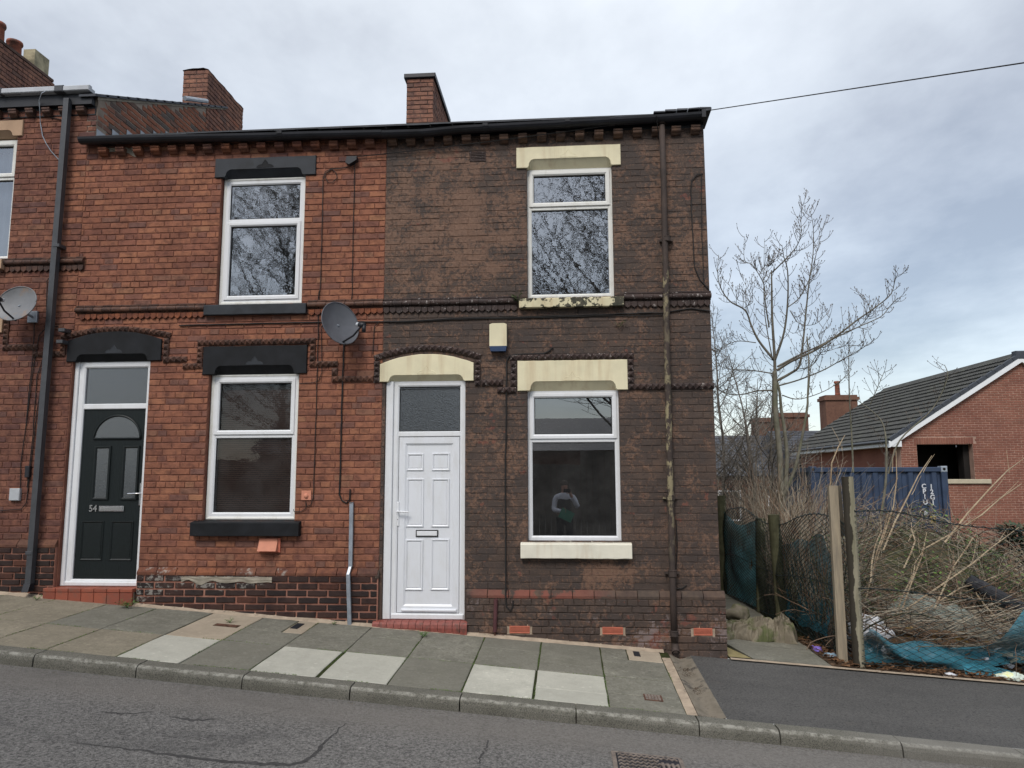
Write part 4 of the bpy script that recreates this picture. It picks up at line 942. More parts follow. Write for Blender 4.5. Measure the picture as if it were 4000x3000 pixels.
# door of number 54
yd = .10; x0, x1, z0_, z1 = -5.856, -4.885, .645, 3.262
fr = MB(); fr.box(x0, x0+.05, yd-.05, yd+.08, z0_, z1, b=.006); ring(fr, x0+.051, x1, z0_, z1, .075, yd-.03, yd+.06); fr.box(x0+.12, x1-.05, yd-.024, yd+.06, 2.690, 2.755, b=.008); fr.box(x0+.05, x1, yd-.05, yd+.06, z0_-.002, z0_+.05, b=.01)
dfr = fr.build('door_frame', M_pvc, hr)
q = MB(); q.add([(x0+.11, yd, 2.75), (x1-.05, yd, 2.75), (x1-.05, yd, 3.20), (x0+.11, yd, 3.20)], [(0, 1, 2, 3)]); q.build('pane', M_frost54, dfr)
dl0, dl1, dz0, dz1 = x0+.128, x1-.01, .70, 2.69
q = MB(); q.box(dl0, dl1, yd-.004, yd+.045, dz0, dz1); dr = q.build('door', M_grain, hr, label='green-black composite front door with arched glass')
def q4(a, b, c, d, yy): A = P(a, (c+d)/2, yy); B = P(b, (c+d)/2, yy); T = P((a+b)/2, c, yy); Bo = P((a+b)/2, d, yy); return A[0], B[0], Bo[2], T[2]
def r2(x, y): return (x*.6028, 1000+y*.6028)
for (a, b, c, d) in ((600, 725, 1232, 1580), (785, 912, 1230, 1580)):
    A = P(*r2((a+b)/2-55, (c+d)/2), yd); B = P(*r2((a+b)/2+52, (c+d)/2), yd); T = P(*r2((a+b)/2, c), yd)[2]; Bo = P(*r2((a+b)/2, d), yd)[2]
    q = MB(); ring(q, A[0], B[0], Bo, T, .028, yd-.02, yd, .006); q.build('panel_moulding', M_gloss, dr)
    q = MB(); q.add([(A[0]+.02, yd-.0065, Bo+.02), (B[0]-.02, yd-.0065, Bo+.02), (B[0]-.02, yd-.0065, T-.02), (A[0]+.02, yd-.0065, T-.02)], [(0, 1, 2, 3)]); q.build('pane', M_frost54, dr)
A = P(*r2(612, 1185), yd); B = P(*r2(912, 1185), yd); T = P(*r2(760, 1035), yd)
cx = (A[0]+B[0])/2; rw = (B[0]-A[0])/2; rh = T[2]-A[2]
arc = [(cx+rw*math.cos(t), A[2]+rh*math.sin(t)) for t in np.linspace(0, math.pi, 24)]
q = MB(); q.tube([(x, yd-.008, z) for x, z in arc+[arc[0]]], .013, 8); q.build('panel_moulding', M_gloss, dr, smooth=True)
q = MB(); q.add([(x*.97+cx*.03, yd-.0066, z) for x, z in arc], [tuple(range(24))]); q.build('pane', M_frost54, dr)
for a, b in ((P(575, 2030, yd)[0], 0), (P(575, 2030, yd)[0], 1)):
    a0 = -5.665+.36*b; q = MB(); panel_relief(q, a0, a0+.27, .93, 1.38, yd-.003, .02, .010); q.build('panel', M_gloss, dr)
a0, b0, c0, d0 = q4(385, 482, 1976, 1998, yd-.02)
q = MB(); q.box(a0, b0, yd-.02, yd-.004, c0, d0, b=.005); q.box(a0+.012, b0-.012, yd-.026, yd-.02, c0+.014, d0-.012, b=.003); q.build('letterbox', M_chrome, dr)
hx = P(552, 1930, yd)[0]; hz = P(552, 1927, yd)[2]
q = MB(); q.box(hx-.017, hx+.017, yd-.022, yd-.004, hz-.14, hz+.12, b=.006); q.tube([(hx, yd-.015, hz), (hx, yd-.058, hz), (hx-.03, yd-.064, hz), (hx-.13, yd-.06, hz-.004)], .009, 8); q.build('handle', M_chrome, dr)
def text_mesh(txt, size, depth, name, mat, parent, loc, rot, wide=1.0, bold=.0):
    cu = bpy.data.curves.new('t', 'FONT'); cu.body = txt; cu.size = size; cu.extrude = depth; cu.offset = bold; cu.align_x = 'CENTER'; cu.align_y = 'CENTER'; cu.resolution_u = 3; cu.space_line = .92
    ob = bpy.data.objects.new('t', cu); col.objects.link(ob); dg = bpy.context.evaluated_depsgraph_get(); me = bpy.data.meshes.new_from_object(ob.evaluated_get(dg)); col.objects.unlink(ob); bpy.data.objects.remove(ob)
    me.materials.clear(); me.materials.append(mat); o = link(name, me, parent, loc); o.rotation_euler = rot; o.scale = (wide, 1, 1); return o
nx = P(364, 1987, yd-.01); text_mesh('54', .105, .004, 'house_number', M_chrome, dr, (nx[0], yd-.012, nx[2]), (math.pi/2, 0, 0), .95, .0015)
# quarry tile step
stp = MB().box(-5.93, -4.90, -.075, .14, .2, .628).build('doorstep', M_mortstrip, hr)
for i in range(7):
    a = -5.945+i*.152; mb = MB(); mb.rnd = R(); mb.box(a+.002, min(a+.149, -4.885), -.10, -.076, .415, .598, b=.003); mb.build('step_tile', M_tile, stp)
    mb = MB(); mb.rnd = R(); mb.box(a+.002, min(a+.149, -4.885), -.105, .08, .601, .640, b=.004); mb.build('step_tile', M_tile, stp)
gutter(hr, [gz(*t) for t in ((301, 533), (500, 528), (700, 524), (1000, 518), (1200, 512), (1400, 508), (1489, 506))], union=[gz(1090, 513)])
q = MB(); q.box(XR0+.02, XB0, -.05, -.004, 5.995, 6.06); q.build('fascia', M_black, hr)
q = MB(); q.box(XB0, XB1, -.05, -.004, 6.0, 6.06); q.build('fascia', M_black, hb)
# hooded terracotta vent and cable entry
a0, b0, c0, d0 = q4(1010, 1094, 2102, 2158, -.02)
q = MB(); q.box(a0, b0, -.018, .0, c0, d0, b=.003); v = q.build('vent', M_terra, hr, label='hooded terracotta vent under the black sill')
q = MB(); q.prism([(a0+.008, c0+.02), (b0-.03, c0+.02), (b0-.03, d0-.008), (a0+.02, d0-.008)], -.03, -.0181)
q.add([(a0+.008, -.075, c0+.018), (b0-.028, -.075, c0+.018), (b0-.028, -.0182, d0-.006), (a0+.008, -.0182, d0-.006), (a0+.008, -.0182, c0+.018), (b0-.028, -.0182, c0+.018)], [(0, 1, 2, 3), (0, 3, 4), (1, 5, 2), (0, 4, 5, 1)]); q.build('vent_hood', M_terra2, v)
a0, b0, c0, d0 = q4(1176, 1214, 1917, 1954, -.02)
q = MB(); q.box(a0, b0, -.012, .0, c0, d0, b=.003); q = q.build('cable_cover', M_terra2, hr); r_ = MB(); cx, cz = (a0+b0)/2, (c0+d0)/2; r_.grid(lambda u, v: (cx+.026*math.sin(v*math.pi/2)*math.cos(u*2*math.pi), -.012-.022*math.cos(v*math.pi/2), cz-.004+.030*math.sin(v*math.pi/2)*math.sin(u*2*math.pi)), 14, 5); r_.build('cover_dome', M_terra2, q, smooth=True)
# galvanised conduit
q = MB(); T = P(1372, 1962, -.045); B = P(1366, 2440, -.075); M_ = P(1369, 2225, -.06)
q.xprof([(-.022, 0), (.022, 0), (.022, .001), (-.022, .001)], T[0]-.02, T[0]+.02, z=T[2], y=-.03)
def chn(q, A, B, w_=.021, d=.018):
    v = []
    for p in (A, B):
        for (a, b) in ((-w_, .012), (-w_, -d), (-w_*.8, -d-.002), (w_*.8, -d-.002), (w_, -d), (w_, .012)): v.append((p[0]+a, p[1]+b, p[2]))
    q.add(v, [(k, k+1, 7+k, 6+k) for k in range(5)]+[(0, 1, 2, 3, 4, 5)])
chn(q, (T[0], -.022, T[2]), (M_[0]-.01, -.022, M_[2]+.03)); chn(q, (M_[0]-.01, -.024, M_[2]+.03), (M_[0]-.022, -.06, M_[2]-.05), .017, .022); chn(q, (M_[0]-.02, -.068, M_[2]-.05), (B[0], -.068, B[2]-.02))
q.build('cable_conduit', M_galv, hr)
br.flush(300)

# ================================================================== LEFT HOUSE
XL0 = -9.40
hl = thing('terraced_house', (-7.5, 0, .64), 'taller red brick house at the left edge with a square grey downpipe', 'house', 'terraced houses along the street')
HL = [(-7.85, -6.79, 4.55, 6.20), (-7.9, -6.93, 2.0, 3.70)]
wlft = house_shell(hl, XL0, -5.90, 6.60, HL, M_red, M_mortL, ridge=3.85, rise=1.74)
bl_ = Bricks()
holL = HL+[(-6.02+.16, -5.0, 0, 3.27)]
bl_.course_wall(wlft, M_red2, XL0, -5.862, 1.175, 3.27, HL, depth=.12, off=.06)
bl_.course_wall(wlft, M_red2, XL0, -5.862, 3.27, 6.0, HL, depth=.12, off=.06, matf=lambda x, z: M_red2 if x < -6.2 or R() < .3 else M_red)
q = MB(); backing(q, -5.90, -5.768, 6.0, 6.60, ()); q.box(-5.90, -5.775, .2, 4.4, 5.9, 6.02)
# gable flank above the lower roof
sy = lambda y: 6.60+.478*y
q.add([(-5.775, .009, 6.0), (-5.775, .009, 6.60), (-5.775, 3.85, 6.60+.478*3.85-.03), (-5.775, 3.85, 6.0), (-5.95, .009, 6.0), (-5.95, .009, 6.60), (-5.95, 3.85, 6.60+.478*3.85-.03), (-5.95, 3.85, 6.0)], [(0, 1, 2, 3), (4, 7, 6, 5), (1, 5, 6, 2), (3, 2, 6, 7)])
gab = q.build('gable_wall', M_mortS, hl)
bl_.course_wall(gab, M_red2, -7.9, -5.768, 6.0, 6.36, [HL[0]], depth=.10, off=.06)
bl_.course_wall(gab, M_red2, XL0, -7.9, 6.0, 6.36, [HL[0]], depth=.10, off=.06)
for i in range(30):
    zc = 6.04+i*.0755; ph = .115*(i % 2); t = 0.012-ph
    while t < 3.8:
        a, b = max(t, .012), t+.23; t += .23
        if b-a < .05 or zc+.035 > 6.60+.478*(a+b)/2-.03 or zc < 5.9+.47*a-.2: continue
        m_ = M_side
        bl_.put(gab, m_, (-5.768+U(-.003, .003), (a+b)/2, zc+U(-.002, .002)), b-a-.011, .063, math.pi/2, .05)
q = MB(); q.add([(-5.762, -.01, 6.55), (-5.762, -.01, 6.63), (-5.762, 3.3, 8.20), (-5.762, 3.3, 8.15)], [(0, 1, 2, 3)]); q.build('verge_mortar', M_render, gab)
for i in range(16):
    y = -.10+i*.21; mb = MB(); mb.add([(-5.95, y, 6.62+.478*y+.012), (-5.735, y, 6.62+.478*y+.012), (-5.735, y+.26, 6.62+.478*(y+.26)+.0), (-5.95, y+.26, 6.62+.478*(y+.26)), (-5.95, y, 6.60+.478*y), (-5.735, y, 6.60+.478*y), (-5.735, y+.26, 6.59+.478*(y+.26)), (-5.95, y+.26, 6.59+.478*(y+.26))], [(0, 1, 2, 3), (4, 7, 6, 5), (0, 4, 5, 1), (1, 5, 6, 2), (0, 3, 7, 4)]); mb.build('verge_slate', M_slate, gab)
for i in range(9):
    y = .0+i*.30; z = 6.02+.47*y; mb = MB(); mb.add([(-5.758, y, z-.05), (-5.758, y, z+.16), (-5.758, y+.29, z+.15), (-5.758, y+.29, z+.08)], [(0, 1, 2, 3)]); mb.add([(-5.766, y, z+.16), (-5.758, y, z+.16), (-5.758, y+.29, z+.15), (-5.766, y+.29, z+.15)], [(0, 1, 2, 3)]); mb.build('lead_flashing', M_lead, gab)
q = MB(); q.tube([(-5.72, 1.9, 7.60), (-5.72, 2.55, 7.90)], .035, 8); q.build('lead_flashing', M_lead, gab)
# plinth
q = MB(); backing(q, XL0, -5.875, -.2, 1.09, (), -.030, .009); pq = q.build('plinth', M_mortP, hl)
bl_.course_wall(pq, M_plinth, XL0, -5.875, .15, 1.09, (), y=-.042, depth=.05, j=.014, jh=.015, off=.02, bond='run')
bevel(pq, M_bevelL, XL0, -5.875, 1.09, 1.172)
# cornice, mouldings
ml = MB().box(XL0, -5.785, -.004, .02, 6.36, 6.47).box(XL0, -5.80, -.07, -.004, 6.47, 6.60).build('cornice', M_black, hl)
for i in range(int((9.4-5.78)/.23)):
    a = -5.79-.228*(i+1); mb = MB(); mb.rnd = R(); mb.box(a+.004, a+.224, -.006, .0, 6.37, 6.44, b=.003); mb.build('cornice_brick', M_red2, ml)
dent(ml, M_mould, -7.5, -5.85, 6.40, pitch=.222)
st_ = MB().box(-6.885, -5.785, .0, .008, 4.40, 4.54).build('string_course', M_mortL, hl)
roll(st_, M_mould, -6.885, -5.785, 4.49); scall(st_, M_mould, -6.88, -5.79, 4.40)
hm = MB().box(-6.5, -6.4, .02, .03, 3.5, 3.6).build('hood_mould', M_mortL, hl)
run_stud(hm, M_mould, [(-6.718, 3.86), (-6.718, 3.475)]); run_stud(hm, M_mould, [(-6.75, 3.44), (-6.30, 3.44)]); run_stud(hm, M_mould, [(-6.36, 3.350), (-6.015, 3.350)])
lintel(hl, -7.95, -6.715, 6.115, 6.325, M_tanst, -7.8, -6.84, h=.08, label='tan painted lintel at the left edge'); sill(hl, -7.95, -6.80, 4.40, 4.54, M_tanst)
lintel(hl, -8.0, -6.765, 3.62, 3.90, M_tanst, -7.88, -6.92)
window(hl, -7.84, -6.80, 4.545, 6.10, 5.60, mat=M_pvcold, glass=M_glassG, label='upper window with a pale net curtain')
q = MB(); q.grid(lambda u, v: (-7.8+u*.98, .22+.02*math.sin(u*70), 4.6+v*1.4), 60, 1); q.build('curtain', M_net, hl, smooth=True)
window(hl, -7.9, -6.93, 2.0, 3.62, 3.05, mat=M_pvc, glass=M_glassG)
# box gutter and square pipe
A = P(0, 370, -.12); B = P(380, 366, -.12); q = MB(); q.box(-9.4, -5.80, -.14, -.08, 6.615, 6.685, b=.01); q.box(-9.4, -5.80, -.08, -.02, 6.615, 6.66); gl_ = q.build('gutter', M_lgrey, hl)
for x in (-6.95, -6.19): q = MB(); q.box(x-.06 if x > -6.5 else x-.015, x+.06 if x > -6.5 else x+.015, -.148, -.079, 6.605, 6.692, b=.01); q.build('gutter_union', M_dgrey, gl_)
q = MB(); tp = P(262, 385, -.10); bt = P(110, 2300, -.10)
def sq(q, A, B, w_): 
    v = [(p[0]+a, p[1]+b, p[2]) for p in (A, B) for a, b in ((-w_, -w_), (-w_*.8, -w_*1.02), (w_*.8, -w_*1.02), (w_, -w_), (w_, w_), (-w_, w_))]
    q.add(v, [(k, (k+1) % 6, 6+(k+1) % 6, 6+k) for k in range(6)]+[(0, 5, 4, 3, 2, 1), tuple(range(6, 12))])
sq(q, (tp[0], -.085, tp[2]), (bt[0], -.085, bt[2]), .034); dp = q.build('downpipe', M_dgrey, hl, label='square anthracite downpipe')
for t in ((245, 1290), (237, 1335), (117, 2160), (224, 960)):
    c = P(*t, -.10); q = MB(); q.box(c[0]-.040, c[0]+.040, -.126, -.005, c[2]-.02, c[2]+.02, b=.004); q.build('pipe_bracket', M_dgrey, dp)
c = P(104, 2325, -.10); q = MB(); sq(q, (bt[0], -.085, bt[2]+.06), (bt[0], -.12, bt[2]-.03), .039); q.build('pipe_shoe', M_black, dp)
ch = chimney(hl, -6.19, -5.765, 2.64, 3.95, 6.9, 8.50, bl_)
q = MB(); q.grid(lambda u, v: (-6.2+.44*v, 2.63+1.33*u, 8.50+.03*mnoise.noise(Vector((u*6, v*3, 1)))+.03*math.sin(v*math.pi)), 14, 5); q.build('chimney_top', M_mortC, ch)
# big stack further left
def pxl(x, y, X): return PX(x, y, X)
chl = chimney(hl, -10.1, -9.37, 1.5, 3.9, 7.6, 9.12, bl_)
q = MB(); q.box(-10.05, -9.36, 1.55, 3.85, 9.12, 9.17, b=.02); q.build('chimney_top', M_mortC, chl)
def pot(c, r, h, mat=M_terra): q = MB(); q.lathe([(r, 0), (r*.92, h*.1), (r*.86, h*.8), (r*1.0, h*.84), (r*1.05, h*.9), (r*1.0, h), (r*.85, h), (r*.8, h*.5)], c, 18); return q.build('chimney_pot', mat, chl, smooth=True)
M_pot = simple('chimney_pot_clay', (.24, .085, .055), .85, .2, .3, 9, dirt=((.06, .045, .04), 5, .5, .7))
M_pot2 = simple('chimney_pot_buff', (.34, .30, .20), .85, .2, .3, 7, dirt=((.14, .13, .09), 5, .5, .7))
pot((-9.57, 3.12, 9.14), .125, .33, M_pot); pot((-9.57, 2.72, 9.14), .125, .42, M_pot)
q = MB(); q.add([(x, y, z) for z in (9.14, 9.52) for x, y in ((-9.64, 3.42), (-9.42, 3.42), (-9.42, 3.78), (-9.64, 3.78))], [(0, 1, 5, 4), (1, 2, 6, 5), (2, 3, 7, 6), (3, 0, 4, 7), (4, 5, 6, 7)]); q.build('chimney_pot', M_pot2, chl, label='square buff chimney pot')
bl_.flush(300)

# ================================================================== FITTINGS ON THE FRONTS
def dish(loc, label, face, rx, rz, lnb, mat, armend=None, rust=False):
    t = thing('satellite_dish', loc, label, 'satellite dish', 'satellite dishes on the house fronts')
    c = Vector(loc); fz = Vector(face).normalized(); ux = fz.cross(Vector((0, 0, 1))).normalized()*-1; uz = ux.cross(fz)*-1
    if uz.z < 0: uz = -uz
    q = MB(); pts = []
    def fn(u, v):
        a = v*2*math.pi; r = u; return c+ux*(rx*r*math.cos(a))+uz*(rz*r*math.sin(a))+fz*(.055*(r*r-1))
    q.grid(fn, 8, 32); q.grid(lambda u, v: fn(1-u, v)-fz*.008, 8, 32)
    q.tube([fn(1, k/32) for k in range(33)], .006, 5); q.build('reflector', mat, t, smooth=True)
    e_ = c+Vector(lnb); b = c-uz*rz*.9-fz*.03
    q = MB(); q.tube([b-fz*.03, b*.45+e_*.55-uz*.03, e_], .011, 6); q.build('feed_arm', M_black, t)
    q = MB(); d = (c-e_).normalized(); q.tube([e_-d*.03, e_+d*.03, e_+d*.06], [.028, .030, .022], 10); q.tube([e_-d*.02, e_-d*.02-Vector((0, 0, .08))], .022, 8); l_ = q.build('receiver', M_black, t, smooth=True)
    q = MB(); q.tube([e_+d*.055, e_+d*.085], .024, 12); q.build('receiver_cap', M_lgrey, l_)
    q = MB(); q.tube([c-fz*.05, c-fz*.12-uz*.05, Vector((c.x, -.02, c.z-.10))], .016, 8); q.box(c.x-.06, c.x+.06, -.03, -.001, c.z-.17, c.z-.03, b=.004); q.build('wall_bracket', M_galv, t)
    return t
M_dishg = simple('grey_dish_paint', (.095, .10, .115), .45, .4, .15, 8); M_dishl = simple('pale_dish_paint', (.17, .175, .185), .5, .4, .15, 6, dirt=((.30, .17, .08), 3.5, .55, .7))
pd = P(1330, 1262, -.30); dish((pd[0], -.30, pd[2]), 'dark grey satellite dish above the pipe between window and white door', (.72, -.62, .25), .235, .255, (.30, -.16, -.06), M_dishg)
pd = P(62, 1185, -.30); dish((pd[0], -.30, pd[2]), 'pale rusty satellite dish beside the square grey downpipe', (-.10, -.96, .20), .27, .215, (.02, -.30, -.02), M_dishl)
# alarm box
t = thing('alarm_box', (-.76, -.03, 3.45), 'cream burglar alarm box with a dark blue base between the brown house lintels', 'alarm box')
q = MB(); A = P(1912, 1263, -.07); B = P(1979, 1368, -.07); zb = B[2]+.05
q.prism([(A[0], zb), (B[0], zb), (B[0], A[2]-.012), (A[0]+(B[0]-A[0])*.85, A[2]), (A[0]+(B[0]-A[0])*.15, A[2]), (A[0], A[2]-.012)], -.075, -.0); q.build('cover', M_cream, t)
q = MB(); q.prism([(A[0]+.012, B[2]-.01), (B[0]-.012, B[2]-.01), (B[0], zb-.001), (A[0], zb-.001)], -.078, -.0); q.build('base', simple('dark_blue_plastic', (.02, .045, .11), .35, .5, .1, 5), t)
# little camera-like box under the cornice
A = P(1372, 622, -.08); t = thing('junction_box', (A[0], 0, A[2]), 'small black junction box under the cornice of the red house', 'junction box')
q = MB(); q.prism([(A[0]-.075, A[2]-.03), (A[0]-.03, A[2]-.055), (A[0]+.06, A[2]+.0), (A[0]+.06, A[2]+.045), (A[0]-.06, A[2]+.045)], -.07, -.0); q.build('cover', M_black, t)
# cables
def cable(pts, label, r=.005, y=-.012, mat=M_cable, group='cables on the house fronts', name='cable', clips=False):
    pw = [(*(P(p[0], p[1], -(p[2] if len(p) > 2 else .012)))[:1], -(p[2] if len(p) > 2 else .012), P(p[0], p[1], -(p[2] if len(p) > 2 else .012))[2]) for p in pts]
    out = []
    for a, b in zip(pw[:-1], pw[1:]):       # small waves of a cable clipped by hand
        n = max(1, int(math.dist(a, b)/.10))
        for i in range(n):
            t_ = i/n; w_ = .003*mnoise.noise(Vector((a[0]*7, (a[2]+b[2]+t_*9)*3, 1)))*2
            out.append((a[0]+(b[0]-a[0])*t_+w_, a[1]+(b[1]-a[1])*t_, a[2]+(b[2]-a[2])*t_+w_))
    out.append(pw[-1]); o = MB().tube(out, r, 5).build(name, mat, org=out[0]); return tag(o, label, 'cable', group)
def Z(ox, oy): return lambda x, y, *r: (ox+x*.6028, oy+y*.6028, *r)
z4, z5, z2, zb_, zu = Z(800, 200), Z(700, 1100), Z(0, 1000), Z(1400, 1100), Z(1800, 200)
cable([z4(925, 750), z4(870, 760), z4(825, 762), z4(785, 790), z4(778, 815), z4(800, 848), z4(830, 848), z4(858, 820), z4(850, 785), z4(820, 762), z4(780, 780), z4(766, 830), z4(760, 1100), z4(752, 1400), z4(748, 1530), z4(735, 1610), z5(905, 60), z5(900, 300), z5(893, 600), z5(885, 900), z5(875, 1200), z5(868, 1400), z5(850, 1450), z5(825, 1455), z5(820, 1425)], 'black cable with a loop under the cornice running down beside the window of number 54')
cable([z4(972, 690), z4(968, 900), z4(960, 1200), z4(955, 1580), z5(1115, 120), z5(1100, 200)], 'black cable from the junction box down to the grey dish')
cable([z5(1068, 400), z5(1060, 600), z5(1050, 900), z5(1045, 1200), z5(1038, 1380), z5(1055, 1420), z5(1085, 1435), z5(1105, 1410), z5(1108, 1345)], 'black cable hanging from the grey dish with a loop above the conduit', .009)
cable([z5(0, 285), z5(250, 278), z5(500, 272), z5(800, 266), z5(1000, 262), z5(1180, 262), zb_(60, 262), zb_(300, 258), zb_(600, 240), zb_(1000, 232), zb_(1400, 220), zb_(1825, 205), (2584, 1222), (2700, 1205), (2772, 1215)], 'pair of black cables running along both fronts below the string course', .008)
cable([zb_(60, 262), zb_(300, 262), zb_(600, 246), zb_(1000, 238), zb_(1400, 228), (2600, 1230)], 'second thinner cable below the string course of the brown house', .005)
cable([z5(1290, 265), z5(1265, 290), z5(1258, 400), z5(1255, 470)], 'short black cable dropping beside the arched hood of the white door')
cable([zb_(1260, 425), zb_(1235, 450), zb_(1200, 468), zb_(1010, 472), zb_(975, 485), zb_(960, 520), zb_(958, 800), zb_(952, 1200), zb_(955, 1650), (1975, 2100), (1975, 2330, .05), (1980, 2370, .05), (1995, 2385, .05), (2003, 2370, .05), (2005, 2345, .05)], 'black cable running down between white door and ground floor window', .009)
cable([zu(1270, 415, .18), zu(1275, 500, .1), zu(1290, 600), zu(1320, 720), zu(1335, 1000), (2605, 1100)], 'thin cable following the cast iron downpipe', .006)
cable([(2640, 2030), (2645, 2150), (2636, 2280), (2640, 2300), (2665, 2298), (2682, 2285)], 'loose black cable beside the lower part of the downpipe', .006)
cable([zu(1570, 795), zu(1530, 800), zu(1495, 840), zu(1490, 900), zu(1500, 1150), zu(1515, 1400), zu(1550, 1480), zu(1610, 1545)], 'thin cable bowing near the gable corner of the brown house', .007)
cable([zu(1558, 795), zu(1562, 1200), zu(1575, 1500)], 'straight thin cable at the gable corner', .005)
cable([z2(300, 465), z2(255, 510), z2(230, 640), z2(205, 800), z2(175, 1050), z2(135, 1350), z2(130, 1520), z2(100, 1580), z2(75, 1570)], 'black cable from the meter box up the left house')
cable([z2(375, 455), z2(300, 468), z2(290, 700), z2(240, 1000), z2(205, 1300), z2(170, 1600), z2(140, 1640), z2(0, 1650)], 'black cable beside the square downpipe, lower bend at the frame edge')
cable([z2(340, 110), z2(305, 160), z2(300, 400), z2(285, 640), z2(240, 780), z2(210, 1200), z2(175, 1500)], 'black cable curving out from behind the square downpipe')
cable([z2(225, 380), z2(215, 640), z2(185, 900), z2(170, 1100)], 'thin cable falling from the pale rusty dish')
cable([Z(0, 0)(300, 588, .16), Z(0, 0)(270, 605, .16), Z(0, 0)(255, 650, .10), Z(0, 0)(262, 800), Z(0, 0)(275, 880), Z(0, 0)(330, 980), Z(0, 0)(390, 1045)], 'thin pale cable looping over the grey gutter', .005, mat=M_galv)
cable([Z(0, 0)(0, 785), Z(0, 0)(150, 762), Z(0, 0)(300, 755), Z(0, 0)(395, 775)], 'black cable crossing under the cornice of the left house', .006)
cable([z5(310, 1330), z5(320, 1330)], 'stray cable end on the red wall', .004) if False else None
cable([z5(780, 660), z5(870, 655), z5(905, 640), z5(925, 590), z5(920, 300), z5(935, 270)], 'thin cable from the window corner towards the grey dish', .004)
cable([z5(820, 1425), z5(820, 1470), z5(790, 1490), z5(745, 1490), z5(740, 1475)], 'thin cable from the pink cover to the window frame', .004)
A = P(1395, 612, -.02); B0 = P(2764, 432, -.14)
W0 = np.array(P(4000, 245, -3.0)); pts = []
for s_, e_, n_, sag in ((A, B0, 16, .03), (B0, B0+(W0-B0)*3, 30, .0)):
    for i in range(n_+1): t_ = i/n_; pts.append(s_+(e_-s_)*t_-np.array([0, 0, sag*4*t_*(1-t_)]))
o = MB().tube(pts, .0055, 5).build('overhead_cable', M_cable, org=pts[0]); tag(o, 'thin overhead cable from the red house across the gutter into the sky', 'cable')
o = MB().box(-6.55, -6.40, -.05, -.0, 1.62, 1.78).build('meter_box', M_lgrey, org=(-6.45, 0, 1.7)); A = P(35, 1908, -.04); B = P(72, 1956, -.04)
bpy.data.objects.remove(o)
t = thing('outdoor_socket', (A[0], 0, B[2]), 'small broken white cable box low on the left house', 'cable box'); q = MB(); q.box(A[0], B[0], -.035, -.0, B[2], A[2], b=.006); q.build('cover', M_lgrey, t)
A = P(97, 1820, -.04); B = P(112, 1865, -.04); t = thing('cable_coupler', (A[0], 0, B[2]), 'black cable coupler beside the square downpipe', 'cable coupler'); q = MB(); q.box(A[0], B[0], -.04, -.0, B[2], A[2], b=.006); q.build('housing', M_black, t)

# weeds growing out of joints
def weed(c, s, label, n=9, mat=M_weed, up=1.0, group='weeds in the joints', sx_=1.0, wall=False):
    t = thing('weed', c, label, 'weed', group); q = MB(); g = MB(); c = Vector(c)
    for i in range(n):
        a = U(0, 2*math.pi); d = Vector((math.cos(a)*sx_, (-abs(math.sin(a)) if wall else math.sin(a))*.8, U(.5, 1.3)*up)).normalized(); L = s*U(.5, 1)
        p1 = c+d*L*.5+Vector((0, 0, .1*s)); p2 = c+d*L; q.tube([c, p1, p2], [.0016, .0014, .0008], 3)
        for k in range(5):
            f_ = .35+.15*k; b = c+(p2-c)*f_; a2 = U(0, 6.28); w_ = Vector((math.cos(a2), math.sin(a2)*.6, U(-.2, .5))).normalized(); l_ = s*U(.16, .3); sd_ = w_.cross(Vector((0, 0, 1))).normalized()*l_*.28
            g.add([b, b+w_*l_*.5+sd_, b+w_*l_+Vector((0, 0, -.1*l_)), b+w_*l_*.5-sd_], [(0, 1, 2, 3)])
    q.build('stem', mat, t); g.build('leaves', mat, t, kind='stuff'); return t
weed(P(2023*K/K, 1185, -.03), .16, 'pale green weed growing from the brown string course', 8, M_weed, wall=True)
def gp_(x, y, f=surf):
    d = ray(x, y)
    for t_ in np.geomspace(1e-4, .2, 6000):
        p = CAM+d*t_
        if p[2] < f(p[0], p[1]): return Vector(p)
    return Vector(p)
weed(P(2418, 1278, -.02), .11, 'small weed on the brown wall under the string course', 5, M_weed, wall=True)
weed(gp_(497, 2375), .15, 'weed with dark debris at the end of the tiled step', 12)
weed(gp_(143, 2345), .09, 'weed at the foot of the square downpipe', 8)
weed(gp_(1408, 2430), .13, 'weed between the conduit and the red bullnose step', 12)
weed(gp_(1655, 2488), .09, 'weed below the red bullnose step', 12)
weed(gp_(898, 2433), .08, 'weed in the square hole of the beige slab', 8)
weed(gp_(1302, 2440), .06, 'tiny weed at the wall foot left of the conduit', 6)
# moss and grass along the slab joints
q = MB(); 
def tuft(q, c, h, n=4):
    for k in range(n):
        a = U(0, 6.28); d = Vector((math.cos(a)*.4, math.sin(a)*.4, 1)); w_ = Vector((-math.sin(a), math.cos(a), 0))*h*.16; b = Vector(c)+Vector((U(-.004, .004), U(-.004, .004), 0)); q.add([b-w_, b+w_, b+d*h*U(.6, 1.1)], [(0, 1, 2)])
for i in range(5200):
    k = R()
    if k < .45: x = random.choice(JX[5:19])+U(-.007, .007); y = U(YKB, -.1)
    elif k < .75: x = U(-7, .95); y = YKB+.003+U(-.006, .008)
    else: x = U(-7, .95); y = YR+U(-.006, .014)
    if mnoise.noise(Vector((x*1.7, y*1.7, 2))) < -.05: continue
    tuft(q, (x, y, surf(x, y)-.004), U(.005, .013), 3)
q.build('joint_grass', M_leaf2, kind='stuff')

